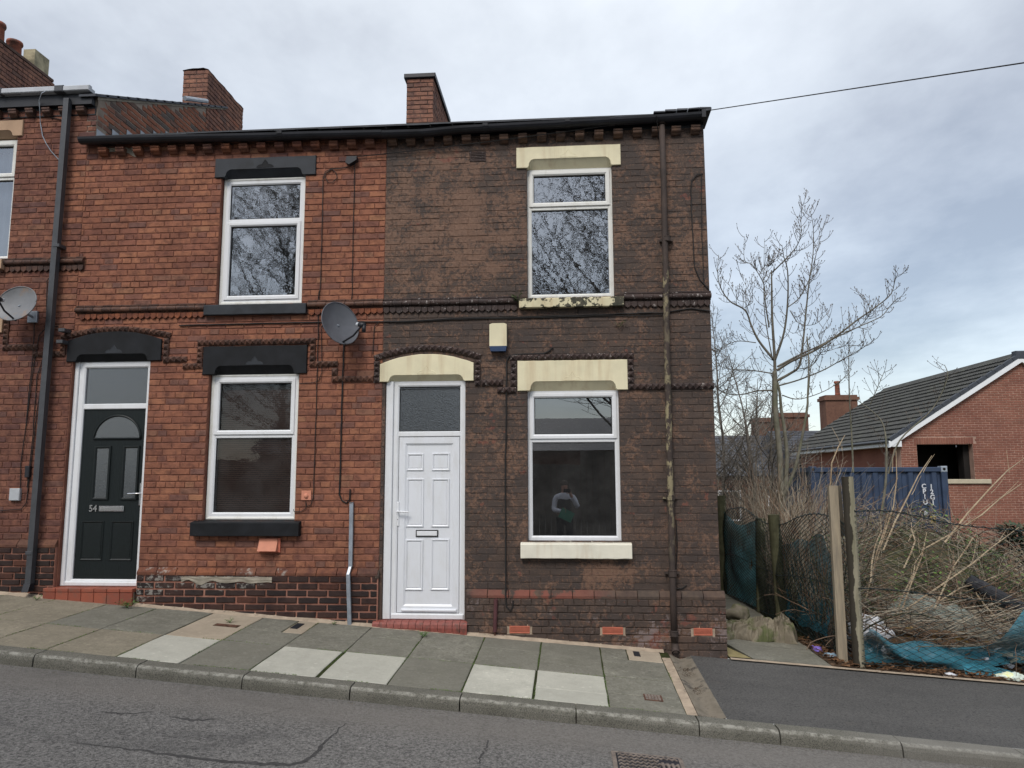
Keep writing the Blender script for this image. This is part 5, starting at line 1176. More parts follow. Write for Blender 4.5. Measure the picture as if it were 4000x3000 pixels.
def smooth_pts(pts, n=5):
    pts = [Vector(p) for p in pts]; out = []
    for i in range(len(pts)-1):
        p0 = pts[max(0, i-1)]; p1 = pts[i]; p2 = pts[i+1]; p3 = pts[min(len(pts)-1, i+2)]
        for k in range(n):
            t_ = k/n; out.append(.5*((2*p1)+(p2-p0)*t_+(2*p0-5*p1+4*p2-p3)*t_*t_+(3*p1-p0-3*p2+p3)*t_**3))
    out.append(pts[-1]); return out
# dark sealed cracks in the road
def tar(pts, w0, w1, name='sealed_crack'):
    G = [gp_(x, y, lambda X, Y: zk(X)-.09) for x, y in pts]; G = smooth_pts([Vector((g.x, g.y, 0)) for g in G], 14); v = []; n = len(G)
    for i, g in enumerate(G):
        d = (G[min(n-1, i+1)]-G[max(0, i-1)]).normalized(); s_ = Vector((-d.y, d.x, 0)); t_ = i/(n-1); w_ = (w0+(w1-w0)*math.sin(t_*math.pi)**2)*(.5+.8*abs(mnoise.noise(Vector((i*.45, 3, 1)))))
        off = .02*mnoise.noise(Vector((i*.35, 8, 1)))
        for k in (-1, 1):
            p = g+s_*(w_*k+off); v.append((p.x, p.y, roadz(p.x, p.y)+.0015))
    mb = MB(); mb.add(v, [(2*i, 2*i+1, 2*i+3, 2*i+2) for i in range(n-1)]); return mb.build(name, M_tar, bpy.data.objects['road'])
def roadz(x, y):
    ys_ = [(-7.5, 0), (-6, .02), (-4.5, .03), (-3, .02), (YKF+.02, 0)]
    for (a, p), (b, q_) in zip(ys_[:-1], ys_[1:]):
        if a <= y <= b: return zk(x)-.105+p+(q_-p)*(y-a)/(b-a)
    return zk(x)-.105
M_tar = simple('worn_tar', (.055, .053, .052), .85, .25, .4, 30, bump=.5)
tar([(300, 2910), (528, 2935), (800, 2972), (1036, 2990), (1184, 2981), (1276, 2898), (1350, 2824)], .006, .035)
tar([(1908, 2890), (1896, 2930), (1880, 2955), (1870, 2990)], .008, .012)
tar([(380, 2780), (480, 2790), (600, 2782)], .005, .02); tar([(660, 2800), (760, 2815), (850, 2808)], .005, .03)
# covers and gratings
t = thing('drain_cover', (.52, -2.8, zk(.5)-.07), 'rusty iron drain cover with a zigzag pattern in the road', 'drain cover')
def onroad(x, y): return zk(x)-.105+.02*(1-abs(y+3)/1.0 if abs(y+3) < 1 else 0)+.004
cs_ = [gp_(x, y, lambda X, Y: zk(X)-.088) for x, y in ((2405, 2948), (2645, 2962))]
x0, x1 = cs_[0].x-.0, cs_[1].x; yb = cs_[0].y+.02; yf = yb-.42
q = MB(); zf = lambda x, y: zk(x)-.0865+(y+3)*0
def rb(q, a, b, c, d, h0, h1): q.add([(x, y, zf(x, y)+h) for h in (h0, h1) for x, y in ((a, c), (b, c), (b, d), (a, d))], [(4, 5, 6, 7), (0, 1, 5, 4), (1, 2, 6, 5), (2, 3, 7, 6), (3, 0, 4, 7)])
M_rustc = simple('worn_iron_cover', (.19, .155, .13), .7, .4, .25, 14, dirt=((.07, .06, .055), 20, .5, .8), bump=.3)
rb(q, x0-.03, x1+.03, yf-.03, yb+.03, -.02, .004); q.build('frame', M_rustc, t)
q = MB(); rb(q, x0, x1, yf, yb, -.02, .006); q.build('plate', M_black, t)
q = MB()
for i in range(7):
    ya = yf+.012+i*.058
    for k in range(22):
        xa = x0+.01+k*(x1-x0-.02)/22; w_ = (x1-x0-.02)/22; zz = .026 if k % 2 else 0
        if (k > 14 and i in (1, 3, 5)): continue
        q.add([(xa, ya+zz, zf(xa, 0)+.0125), (xa+w_, ya+.026-zz, zf(xa+w_, 0)+.0125), (xa+w_, ya+.026-zz+.017, zf(xa+w_, 0)+.0125), (xa, ya+zz+.017, zf(xa, 0)+.0125), (xa, ya+zz-.003, zf(xa, 0)+.004), (xa+w_, ya+.026-zz-.003, zf(xa+w_, 0)+.004), (xa+w_, ya+.049-zz, zf(xa+w_, 0)+.004), (xa, ya+zz+.020, zf(xa, 0)+.004)], [(0, 1, 2, 3), (0, 4, 5, 1), (2, 6, 7, 3)])
for k in (0, 1, 2, 3): rb(q, x0+(x1-x0)*.70+k*.035, x0+(x1-x0)*.70+k*.035+.018, yf+.14, yb-.12, .004, .013)
q.build('tread', M_rustc, t, kind='stuff')
def cover(name, pts, label, mat, inner=None, cat='cover', h=.004, n=3):
    cs = [gp_(*p) for p in pts]; x0, x1 = min(c.x for c in cs), max(c.x for c in cs); y0, y1 = min(c.y for c in cs), max(c.y for c in cs)
    t = thing(name, ((x0+x1)/2, (y0+y1)/2, surf(x0, y0)), label, cat); q = MB()
    q.add([(x, y, surf(x, y)+hh) for hh in (-.01, h) for x, y in ((x0, y0), (x1, y0), (x1, y1), (x0, y1))], [(4, 5, 6, 7), (0, 1, 5, 4), (1, 2, 6, 5), (2, 3, 7, 6), (3, 0, 4, 7)]); q.build('frame', mat, t)
    q = MB(); g = .012
    for k in range(n):
        a = x0+g+(x1-x0-2*g)*k/n; b = x0+g+(x1-x0-2*g)*(k+1)/n-.005
        q.add([(x, y, surf(x, y)+h+.003) for x, y in ((a, y0+g), (b, y0+g), (b, y1-g), (a, y1-g))]+[(x, y, surf(x, y)+h-.002) for x, y in ((a, y0+g), (b, y0+g), (b, y1-g), (a, y1-g))], [(0, 1, 2, 3), (4, 5, 1, 0), (5, 6, 2, 1), (6, 7, 3, 2), (7, 4, 0, 3)])
    q.build('lid', inner or mat, t); return t
cover('water_cover', [(1150, 2443), (1190, 2438), (1145, 2456)], 'small black water stop cover in a beige patch by the red house', M_black, M_blk2)
cover('water_cover', [(2472, 2545), (2503, 2566)], 'small black water stop cover in a beige patch left of the downpipe', M_black, M_blk2)
cover('drain_grate', [(2512, 2712), (2592, 2742)], 'rusty square iron grate in the dark slab beside the channel', M_rust, M_rustc, n=5)
cover('access_hole', [(848, 2436), (925, 2452)], 'dirt filled square hole in the beige slab', M_soil, M_rust, n=2, h=.002)
# grit in channel and gutter of the road
q = MB()
def chip(q, c, s): 
    q.add([Vector(c)+Vector((U(-s, s), U(-s, s), U(0, s))) for _ in range(4)], [(0, 1, 2), (0, 2, 3), (0, 3, 1), (1, 3, 2)])
for i in range(900):
    u = R()**.7*.8; y = YKB+u*1.72; v = .5+random.gauss(0, .14); x = 1.045+.225*v
    if mnoise.noise(Vector((x*5, y*4, 3))) < .05: continue
    chip(q, (x, y, chan(u, v)[2]+.002), U(.003, .008))
q.build('channel_grit', M_soil, kind='stuff')
q = MB()
for i in range(2600):
    x = U(-6, 6); y = YKF-.03-abs(random.gauss(0, .06)); chip(q, (x, y, zk(x)-.103), U(.002, .006))
q.build('gutter_grit', M_conc, kind='stuff')

# ================================================================== ALLEY, FENCES, WASTE GROUND
GA = lambda X, Y: z0(X)+.008 if X < 3 else z0(3)+.008
alley = MB(); alley = sheet(alley, [1.68, 2.0, 2.4, 2.8], [-.09, 1, 2, 3.5, 6, 9], lambda x, y: z0(x)-.015+.004).build('alley_path', M_joint, kind='structure')
ay = [-.07, .60, 1.28, 1.95, 2.65, 3.3, 4.0, 4.7, 5.4, 6.2]
for i, (a, b) in enumerate(zip(ay[:-1], ay[1:])):
    mb = MB(); xa = 1.70+(.20 if i == 0 else 0); c4 = [(1.90 if i == 0 else 1.70, a+.006), (2.74, a+.006), (2.72, b-.006), (1.70, b-.006)]
    if i == 0: c4 = [(1.93, -.06), (2.72, -.09), (2.72, b-.006), (1.78, b-.006)]
    mb.add([(x, y, z0(x)+.010+U(-.003, .003)) for x, y in c4]+[(x, y, z0(x)-.03) for x, y in c4], [(0, 1, 2, 3), (4, 5, 1, 0), (5, 6, 2, 1), (6, 7, 3, 2), (7, 4, 0, 3)]); mb.rnd = R(); mb.build('slab', M_slabd, alley)
mb = MB(); mb.add([(1.68, -.06, z0(1.7)+.008), (1.915, -.058, z0(1.9)+.008), (1.70, .55, z0(1.7)+.010)], [(0, 1, 2)]); mb.build('pale_wedge', simple('yellowed_concrete', (.24, .20, .10), .9, .1, .2, 10), alley)
mb = MB(); mb.grid(lambda u, v: (1.68+u*7, -.165+.06*v+.008*mnoise.noise(Vector((u*30, v, 2))), z0(1.68+u*7)+.006+.004*v), 70, 2); mb.build('footway_edging', M_mortstrip, kind='structure')
def verge(x, y): return z0(x)+.012+.03*max(0, mnoise.noise(Vector((x*3, y*3, 1))))+.02*mnoise.noise(Vector((x*9, y*9, 1)))
sheet(MB(), list(np.arange(2.72, 9, .07)), list(np.arange(-.11, 1.2, .07)), verge).build('litter_soil', M_soil, kind='structure')
# posts
def round_post(c, r, h, label, mat, lean=(0, 0), name='fence_post', group=None, jag=.0):
    c = Vector(c); q = MB(); n = 14; t_ = Vector((lean[0], lean[1], h)); pts = [c-Vector((0, 0, .2))]+[c+t_*k for k in np.linspace(0, 1, 8)]
    q.tube([p+Vector((U(-.003, .003), U(-.003, .003), 0)) for p in pts], [r*U(.97, 1.03) for _ in pts], n)
    o = q.build(name, mat, org=c, smooth=False); return tag(o, label, 'post', group)
pc = gp_(3358, 2608, lambda X, Y: z0(X)); T = P(3310, 1862, pc.y); hp = T[2]-pc.z
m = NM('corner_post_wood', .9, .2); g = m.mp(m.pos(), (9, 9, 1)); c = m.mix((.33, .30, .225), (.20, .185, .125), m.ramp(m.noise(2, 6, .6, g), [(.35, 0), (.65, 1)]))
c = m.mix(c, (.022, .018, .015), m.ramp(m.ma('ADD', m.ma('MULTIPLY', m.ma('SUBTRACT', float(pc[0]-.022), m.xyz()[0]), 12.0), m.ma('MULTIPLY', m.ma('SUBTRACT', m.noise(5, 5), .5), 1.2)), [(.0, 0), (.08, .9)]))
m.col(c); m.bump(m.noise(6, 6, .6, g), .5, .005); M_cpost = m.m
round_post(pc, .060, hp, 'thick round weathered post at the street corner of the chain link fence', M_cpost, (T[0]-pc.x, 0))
pb = gp_(3287, 2590, lambda X, Y: z0(X)); T = P(3248, 1897, pb.y)
t = thing('board_post', pb, 'tall square timber post leaning against the round fence post', 'post')
def board(q, A, B, w_, d):
    A, B = Vector(A), Vector(B); v = [p+Vector((a, b, 0)) for p in (A, B) for a, b in ((-w_, -d), (w_, -d), (w_, d), (-w_, d))]; q.add(v, [(0, 1, 5, 4), (1, 2, 6, 5), (2, 3, 7, 6), (3, 0, 4, 7), (4, 5, 6, 7), (3, 2, 1, 0)])
q = MB(); board(q, (pb.x, pb.y-.03, pb.z-.1), (T[0], pb.y-.03, T[2]), .047, .03); q.build('upright', M_timber, t)
q = MB(); a_ = P(3286, 2095, pb.y+.03); b_ = P(3262, 1897, pb.y+.03); board(q, (a_[0], pb.y+.05, a_[2]), (b_[0]+.02, pb.y+.05, b_[2]), .045, .012); q.build('offcut', simple('grey_board', (.11, .095, .075), .9, .1, .2, 9), t)
for (x, y, h, l_) in ((2.78, 2.9, 1.35, 'mossy split post in the middle of the alley fence'), (2.84, 2.1, 1.45, 'mossy post leaning in the alley fence under the ivy'), (2.60, 4.6, 1.62, 'far mossy post of the alley fence')):
    round_post((x, y, z0(x)), .075, h, l_, M_oldpost, (U(-.06, .06), U(-.05, .05)), group='old posts along the alley')
# chain link
def chain_link(name, base, top, L, n, rows, label, bulge, mat=M_wire, r=.0048):
    """base(t), top(t) -> points; interlaced zigzag wires"""
    t = thing(name, base(0), label, 'fence', 'chain link fences'); q = MB()
    def pt(u, v, o):
        a, b = Vector(base(u)), Vector(top(u)); p = a.lerp(b, v); return p+Vector(bulge(u, v))+Vector((0, o, 0))
    for i in range(n):
        for s in (0, 1):
            pts = []
            u0 = (i+s*.0)/n
            for j in range(rows*2+1):
                uu = u0+(.5/n if (j+i) % 2 else -.5/n)*1.0
                pts.append(pt(min(1, max(0, uu+.5/n)), j/(rows*2), .003 if (j % 2) else -.003))
            if s == 0: q.tube(pts, r, 3, caps=False)
    q.build('wire_mesh', mat, t, kind='stuff')
    q = MB()
    for v in (.03, .5, .99): q.tube([pt(u, v, .004) for u in np.linspace(0, 1, 30)], r*1.2, 4)
    q.build('line_wire', mat, t); return t
zt0 = P(3290, 1992, 0)[2]; pR = P(4000, 2116, .35)
fx0 = pc.x+.0
chain_link('chain_link_fence', lambda u: (fx0+u*4.6, pc.y-.05+u*.45, z0(fx0+u*4.6)+.0), lambda u: (fx0+.02+u*4.6, pc.y-.05+u*.45+.04*math.sin(u*9), zt0-(zt0-pR[2])*min(1, u*4.6/3.3)+.03*math.sin(u*14)), 4.6, 66, 26, 'sagging dark green chain link fence along the street before the waste heap',
           lambda u, v: (.02*mnoise.noise(Vector((u*8, v*4, 1))), .06*mnoise.noise(Vector((u*6, v*3, 2)))-.05*math.sin(v*3.1), .03*mnoise.noise(Vector((u*7, v*3, 5)))))
ab = lambda u: (pc.x-.05-.42*u**1.0, pc.y+.05+u*5.0, z0(3)+.02)
chain_link('chain_link_fence', ab, lambda u: (ab(u)[0]+.02, ab(u)[1], zt0-.10-.10*u+.10*math.sin(u*11)-.05), 5.0, 76, 26, 'sagging dark chain link fence running back along the alley over old stems',
           lambda u, v: (-.10*math.sin(v*3.1)*abs(math.sin(u*7))+.05*mnoise.noise(Vector((u*8, v*3, 2))), .02*mnoise.noise(Vector((u*6, v*5, 3))), .03*mnoise.noise(Vector((u*9, v*3, 6)))))
# teal windbreak netting
def netsheet(name, fn, nu, nv, mat, label, org):
    q = MB(); q.grid(fn, nu, nv); o = q.build(name, mat, org=org, smooth=True); return tag(o, label, 'netting', 'teal netting')
def n1f(u, v):     # torn net behind the street fence, lying low and rising to the right
    x = pc.x+.10+u*4.0; base = z0(x)+.03; wv = .05*mnoise.noise(Vector((u*9, v*3, 2)))
    top = .10+.16*math.exp(-((u-.22)/.16)**2)*.6+ (.0 if u < .24 else min(.95+.15*math.sin(u*13), 1.0*((u-.24)/.36)**1.2))+.30*math.exp(-(u/.07)**2)
    lo = .0 if u < .26 else min(.30, (u-.26)*.5)
    z = base+lo+(top-lo)*v+.04*math.sin(u*23+v*4)*v
    return (x, .12+u*.45+.13*math.sin(u*17+v*5)*(.4+v)+wv, z)
netsheet('windbreak_net', n1f, 70, 12, M_teal, 'torn teal netting lying along the foot of the street fence', (pc.x, .2, -.1))
def n1g(u, v):
    x = 4.1+u*2.9; return (x, .02+.05*math.sin(u*12)+.06*v, z0(x)+.02+.10*v*(.6+.4*math.sin(u*15+1))+.03*mnoise.noise(Vector((u*9, v*3, 8))))
netsheet('windbreak_net', n1g, 50, 5, M_teal, 'rolled strip of teal netting on the litter at the right edge', (4.5, .1, -.15))
def n2f(u, v):
    y = .7+u*1.5; return (2.95-.10*u+.12*math.sin(v*3)+.05*mnoise.noise(Vector((u*5, v*5, 2))), y, z0(3)+.15+v*(1.15-.25*u)+.05*mnoise.noise(Vector((u*5, v*3, 5))))
netsheet('windbreak_net', n2f, 20, 20, M_teal, 'teal netting drooping behind the near part of the alley fence', (2.9, 1, .1))
def n3f(u, v):
    y = 2.9+u*3.2; return (2.84-.09*(y-2.2)+.05*mnoise.noise(Vector((u*8, v*5, 2))), y, z0(3)+.05+v*(1.28-.10*math.sin(u*7))+.04*mnoise.noise(Vector((u*5, v*3, 5))))
netsheet('windbreak_net', n3f, 40, 20, M_teal2, 'pale teal netting on the far part of the alley fence', (2.6, 4.5, .1))
# crumpled things
def drape(name, c, w_, d_, h, mat, label, cat, seed=0, freq=3.2, ang=.6, rot=0, nu=64, nv=40, group=None, slope=(0, 0), fold=.4):
    q = MB(); c = Vector(c); ca, sa = math.cos(ang), math.sin(ang); cr_, sr_ = math.cos(rot), math.sin(rot)
    def fn(u, v):
        nz1 = mnoise.noise(Vector((u*2.3+seed, v*2.3, 1))); nz2 = mnoise.noise(Vector((u*5+seed, v*5, 4)))
        ph = (u*ca*w_/max(w_, d_)+v*sa*d_/max(w_, d_))*freq+1.3*nz1+.35*nz2; f1 = abs(math.sin(ph*math.pi))**.75
        ph2 = (u*-sa+v*ca)*freq*1.7+1.5*nz2+nz1; f2 = abs(math.sin(ph2*math.pi))**.8
        e_ = (1-abs(2*u-1)**2.6)*(1-abs(2*v-1)**2.6); e_ = max(0, e_)**.6
        x = (u-.5)*w_*(1+.25*mnoise.noise(Vector((v*3, seed, 7)))); y = (v-.5)*d_*(1+.3*mnoise.noise(Vector((u*3, seed, 9))))
        z = h*e_*(1-fold*1.2+fold*f1*1.5+fold*.5*f2+.35*nz1)
        x += .05*w_*(f1-.5)*e_; y -= .10*d_*f2*e_
        return c+Vector((x*cr_-y*sr_, x*sr_+y*cr_, z+slope[0]*x+slope[1]*y))
    q.grid(fn, nu, nv); o = q.build(name, mat, org=c, smooth=True); return tag(o, label, cat, group)
def crumple(name, c, s, mat, label, cat, seed=0, fr=2.2, amp=.35, res=28, group=None, flat=.0, rot=0):
    q = MB(); c = Vector(c)
    def fn(u, v):
        th = math.pi*v; ph = 2*math.pi*u; d = Vector((math.sin(th)*math.cos(ph), math.sin(th)*math.sin(ph), math.cos(th)))
        n = mnoise.noise(d*fr+Vector((seed, 0, 0))); n2_ = abs(mnoise.noise(d*fr*2.1+Vector((seed+9, 0, 3)))); n3_ = abs(mnoise.noise(d*fr*5+Vector((seed+2, 4, 3))))
        rg = 1-2.2*abs(mnoise.noise(Vector((d.x*fr*.8+seed, d.y*fr*1.9, d.z*fr*1.4+3)))); rg2 = 1-2.2*abs(mnoise.noise(Vector((d.x*fr*2.3, d.y*fr*1.4+seed, d.z*fr*2.6))))
        r = 1+amp*n*1.1+amp*.62*rg+amp*.30*rg2-amp*.15*n3_-amp*.3
        p = d*r; x, y, z = p.x*s[0], p.y*s[1], p.z*s[2]; cr_, sr_ = math.cos(rot), math.sin(rot)
        return c+Vector((x*cr_-y*sr_, x*sr_+y*cr_, max(-s[2]*(.6-flat), z)+s[2]*(.6-flat)))
    q.grid(fn, res, res*2//3); o = q.build(name, mat, org=c, smooth=True); return tag(o, label, cat, group)
drape('sack', (2.0, 1.12, z0(2)+.005), .46, .55, .15, M_sack, 'muddy crumpled sacking against the house corner on the path', 'sack', 3, 2.6, .9, group='muddy sacks on the alley path')
drape('sack', (2.27, 1.10, z0(2.2)+.005), .46, .50, .19, M_sack, 'mossy middle sack slumped on the alley path', 'sack', 11, 2.2, 1.2, rot=.3, group='muddy sacks on the alley path')
drape('sack', (2.52, 1.08, z0(2.5)+.005), .38, .44, .23, M_sack, 'upright open sack nearest the fence on the alley path', 'sack', 21, 2.0, .3, rot=-.2, group='muddy sacks on the alley path')
crumple('sack', (2.10, 1.45, z0(2)+.10), (.14, .12, .12), M_sack, 'rolled end of sacking behind the mossy sack', 'sack', 31, 1.2, .30, 30, 'muddy sacks on the alley path', rot=.3)
hz_ = lambda x, y: max(heap(x, y), verge(x, y) if y < 1.2 else -9)
def lit(name, x, y, s, mat, label, cat, seed, **k):
    return crumple(name, (x, y, hz_(x, y)-.02), s, mat, label, cat, seed, **k)
lit('plastic_bag', 3.45, .75, (.22, .16, .22), M_white, 'white plastic bag with print right of the round post', 'plastic bag', 5, amp=.5, group='litter on the waste ground')
lit('plastic_bag', 3.85, .72, (.20, .15, .10), M_white, 'flat white plastic bag low in the heap', 'plastic bag', 8, amp=.5, group='litter on the waste ground')
lit('plastic_bag', 3.62, 1.0, (.10, .10, .10), simple('blue_white_plastic', (.35, .50, .75), .5, .4, .3, 14), 'small blue and white plastic tub beyond the white bag', 'plastic tub', 14, amp=.3, group='litter on the waste ground')
lit('food_carton', 3.98, .85, (.14, .10, .17), M_ylw, 'crushed yellow and red food packet', 'packet', 9, amp=.35, group='litter on the waste ground')
drape('cloth_bundle', (4.5, 1.35, .06), 1.1, .5, .24, M_greycl, 'grey-green cloth crumpled over the rubbish', 'cloth', 17, 4.5, 1.1, rot=-.1, slope=(-.18, .35), nu=90)
lit('plastic_bag', 4.65, .95, (.5, .2, .09), M_blackpl, 'black plastic sheeting under the cloth', 'plastic sheet', 19, amp=.4, res=34)
lit('plastic_bag', 5.5, .75, (.4, .2, .09), M_white, 'long strip of white plastic by the netting at the right', 'plastic sheet', 23, amp=.5, res=34)
A = gp_(3885, 2612, lambda X, Y: z0(X)+.05)
lit('packet', A.x, .0, (.13, .06, .055), simple('yellow_white_packet', (.62, .70, .62), .5, .4, .1, 12, dirt=((.75, .68, .05), 6, .5, .95)), 'pale green and yellow food packet against the fence foot', 'packet', 27, amp=.3)
lit('paper_scrap', A.x-.62, -.03, (.06, .035, .02), M_white, 'white paper scrap on the litter by the fence foot', 'paper scrap', 29, amp=.5)
lit('plastic_wrapper', 2.80, .62, (.05, .10, .03), simple('purple_wrapper', (.22, .15, .55), .5, .4, .2, 12), 'purple wrapper at the edge of the alley path', 'wrapper', 33, amp=.5)
lit('plastic_wrapper', 2.88, .40, (.08, .06, .03), simple('pale_blue_wrapper', (.25, .36, .45), .5, .4, .2, 12), 'pale blue wrapper near the posts', 'wrapper', 34, amp=.5)
# roll of roofing felt, rotten timbers
o = MB().tube([(5.05, 1.7, .55), (5.75, 1.35, .10)], .09, 16).tube([(5.045, 1.705, .552), (5.06, 1.69, .54)], .05, 12).build('felt_roll', simple('roofing_felt', (.035, .035, .04), .9, .2, .3, 30, bump=.6), org=(5.05, 1.7, .5)); tag(o, 'dark roll of roofing felt leaning on the heap', 'felt roll')
for a, b, r_, l_ in (((3.35, .62, .02), (6.0, .9, -.10), .065, 'long rotten timber with yellow paint behind the fence'), ((3.2, .85, .12), (4.6, .75, .06), .05, 'shorter brown timber under the canes')):
    A, B = Vector(a), Vector(b); q = MB(); board(q, A, B, .001, .05)
    q = MB(); q.tube([A.lerp(B, t_)+Vector((0, 0, U(-.006, .006))) for t_ in np.linspace(0, 1, 9)], r_, 7); o = q.build('timber', M_wood, org=a); tag(o, l_, 'timber', 'timbers in the waste heap')

# ---- stems, brambles, twigs
def stem(q, p, d, L, r, n=7, droop=.0, wob=.21, sides=3, clamp=False):
    p = Vector(p); d = Vector(d).normalized(); pts = [p.copy()]
    for i in range(n):
        d = (d+Vector((U(-wob, wob), U(-wob, wob), U(-wob, wob)-droop))).normalized(); p = p+d*L/n
        if clamp: p.x = max(p.x, 3.03-.084*p.y)
        pts.append(p.copy())
    q.tube(pts, r, sides, r1=r*.45, caps=False); return pts
def bramble(name, regions, mats, label):
    for (nm, mat), lst in zip(mats, regions):
        q = MB()
        for (cnt, xr, yr, zr, Lr, rr_, dr, tilt) in lst:
            for i in range(cnt):
                y = U(*yr); x = U(3.06-.075*y, min(xr[1], (.335 if y < 3 else .31)*(y+8.2))) if xr[0] < 3 else U(*xr); zb = heap(x, y) if x > 2.9 else z0(x); z = zb+U(*zr)
                a = U(0, 6.28); tt = abs(random.gauss(0, tilt)); d = (abs(math.cos(a))*tt*.8-.03 if xr[0] < 3 else math.cos(a)*tt, math.sin(a)*tt, 1)
                L = U(*Lr); pts = stem(q, (x, y, z), d, L, U(*rr_), 7, dr, .36 if xr[0] < 3 else .21, 3, xr[0] < 3)
                if R() < .5:
                    k = random.randint(1, 4); dd = pts[k+1]-pts[k]; dd = dd.normalized()+Vector((U(-.8, .8), U(-.8, .8), U(-.2, .6))); stem(q, pts[k], dd, L*U(.2, .5), rr_[0]*.7, 4, dr, .21, 3, xr[0] < 3)
        o = q.build(nm, mat, kind='stuff')
bramble('x', [
    [(1100, (2.95, 9), (1.0, 6.5), (0, .5), (.9, 2.1), (.0022, .0045), .07, .40), (40, (4.1, 7.5), (4.2, 6.2), (0, .3), (.6, 1.2), (.003, .007), .05, .35), (1100, (3.1, 8), (.9, 4.2), (0, .2), (.3, .75), (.003, .006), .22, 1.2), (90, (6.6, 9), (2, 6), (0, .2), (.9, 1.7), (.003, .006), .10, .5)],
    [(420, (2.95, 9), (.6, 6.0), (0, .3), (.9, 2.2), (.003, .008), .04, .30), (1900, (3.1, 8.5), (.8, 4.6), (0, .2), (.25, .7), (.003, .006), .22, 1.2)],
    [(110, (2.92, 3.10), (.5, 4.5), (0, 0), (.8, 1.4), (.007, .016), -.02, .12)]],
    [('dead_stems', M_stem), ('bramble_stems', M_stem2), ('old_woody_stems', M_oldpost)], '')
# broken stems over the rubbish, and scraps
q = MB()
for i in range(900):
    x, y = U(3.1, 6.5), U(.30, 2.0); z = max(z0(x)+.04, hz_(x, y))+U(.0, .35); a = U(0, 6.28); stem(q, (x, y, z), (math.cos(a), math.sin(a)*.6, random.gauss(.25, .5)), U(.15, .8), U(.0025, .009), 6, .08, .42, 4)
q.build('broken_stems', M_stem2, kind='stuff')
for nm, mt, cnt in (('pale_scraps', M_white, 150), ('dark_scraps', M_blackpl, 260), ('grey_scraps', M_greycl, 90)):
    q = MB()
    for i in range(cnt):
        x, y = U(3.1, 6.3), U(.30, 1.5); z = max(z0(x)+.03, hz_(x, y))+U(.0, .16); s_ = U(.02, .085); a = U(0, 6.28); c = Vector((x, y, z)); u_ = Vector((math.cos(a), math.sin(a), U(-.3, .5)))*s_; w_ = Vector((-math.sin(a), math.cos(a), U(-.4, .8)))*s_*U(.3, 1); k_ = Vector((0, 0, U(.0, .6)*s_))
        q.add([c-u_-w_, c-w_*1.1+k_, c+u_-w_*.7, c-u_*.9+k_*.5, c+k_*1.4, c+u_*1.1, c-u_+w_, c+w_+k_*.3, c+u_+w_*.8], [(0, 1, 4, 3), (1, 2, 5, 4), (3, 4, 7, 6), (4, 5, 8, 7)])
    q.build(nm, mt, kind='stuff')
# flat-lying straw on the rubbish
q = MB()
for i in range(300):
    x, y = U(3.2, 6.6), U(.35, 1.3); z = max(z0(x)+.10, hz_(x, y))+U(.05, .42); a = random.gauss(0, .6)
    stem(q, (x, y, z), (math.cos(a), math.sin(a)*.3, random.gauss(0, .2)), U(.3, 1.3), U(.003, .008), 4, .0, .06, 4)
q.build('cut_straw', M_stem, kind='stuff')
q = MB()
for i in range(5000):
    x = U(2.75, 8); y = U(-.09, .7) if R() < .7 else U(.6, 1.2); a = U(0, 6.28); L = U(.02, .09); z = verge(x, y)+U(.0, .02); d = Vector((math.cos(a), math.sin(a), U(-.1, .3)))*L; w_ = Vector((-math.sin(a), math.cos(a), 0))*L*U(.05, .3)
    q.add([Vector((x, y, z))-w_, Vector((x, y, z))+w_, Vector((x, y, z))+d+w_*.5+Vector((0, 0, U(0, .02))), Vector((x, y, z))+d-w_*.5], [(0, 1, 2, 3)])
q.build('leaf_litter', simple('dry_leaf_litter', (.12, .065, .035), .9, .1, .7, 30), kind='stuff')
# big canes that can be picked out one by one
cn = [((3540, 2380), (3980, 2060)), ((3470, 2500), (3620, 2080)), ((3350, 2550), (3560, 2350)), ((3380, 2350), (3470, 2000)), ((3400, 2280), (3440, 2030)), ((3560, 2420), (3930, 2230)), ((3420, 2200), (3500, 1760)), ((3600, 2150), (3990, 1890)), ((3690, 2120), (4000, 1790)), ((3500, 2400), (3600, 2160)), ((3400, 2450), (3900, 2320)), ((3650, 2380), (3800, 2100)), ((3250, 2000), (3300, 1700)), ((3900, 2420), (3780, 2250)), ((3450, 2150), (3640, 1780)), ((3530, 2220), (3560, 2040))]
for i, (a, b) in enumerate(cn):
    A = Vector(P(*a, U(.7, 1.3))); B = Vector(P(*b, U(1.3, 2.4))); q = MB(); M2 = (A+B)/2+Vector((U(-.05, .05), U(-.05, .05), U(0, .08)))
    M2 += Vector((U(-.07, .07), U(-.07, .07), U(-.04, .08))); q.tube([A, A.lerp(M2, .5)+Vector((U(-.02, .02), 0, U(-.01, .02))), M2, M2.lerp(B, .5)+Vector((U(-.04, .04), 0, U(-.02, .03))), B], [.0105, .010, .009, .007, .004], 6)
    for k in (.3, .55, .8):
        c = A.lerp(B, k); d = (B-A).normalized()
        if k > .5: stem(q, c, d+Vector((U(-.6, .6), U(-.6, .6), .4)), .35, .004, 4, 0, .1)
    o = q.build('dry_cane', M_cane, org=A); tag(o, 'pale dry cane leaning out of the waste heap among others', 'cane', 'dry canes in the waste heap')
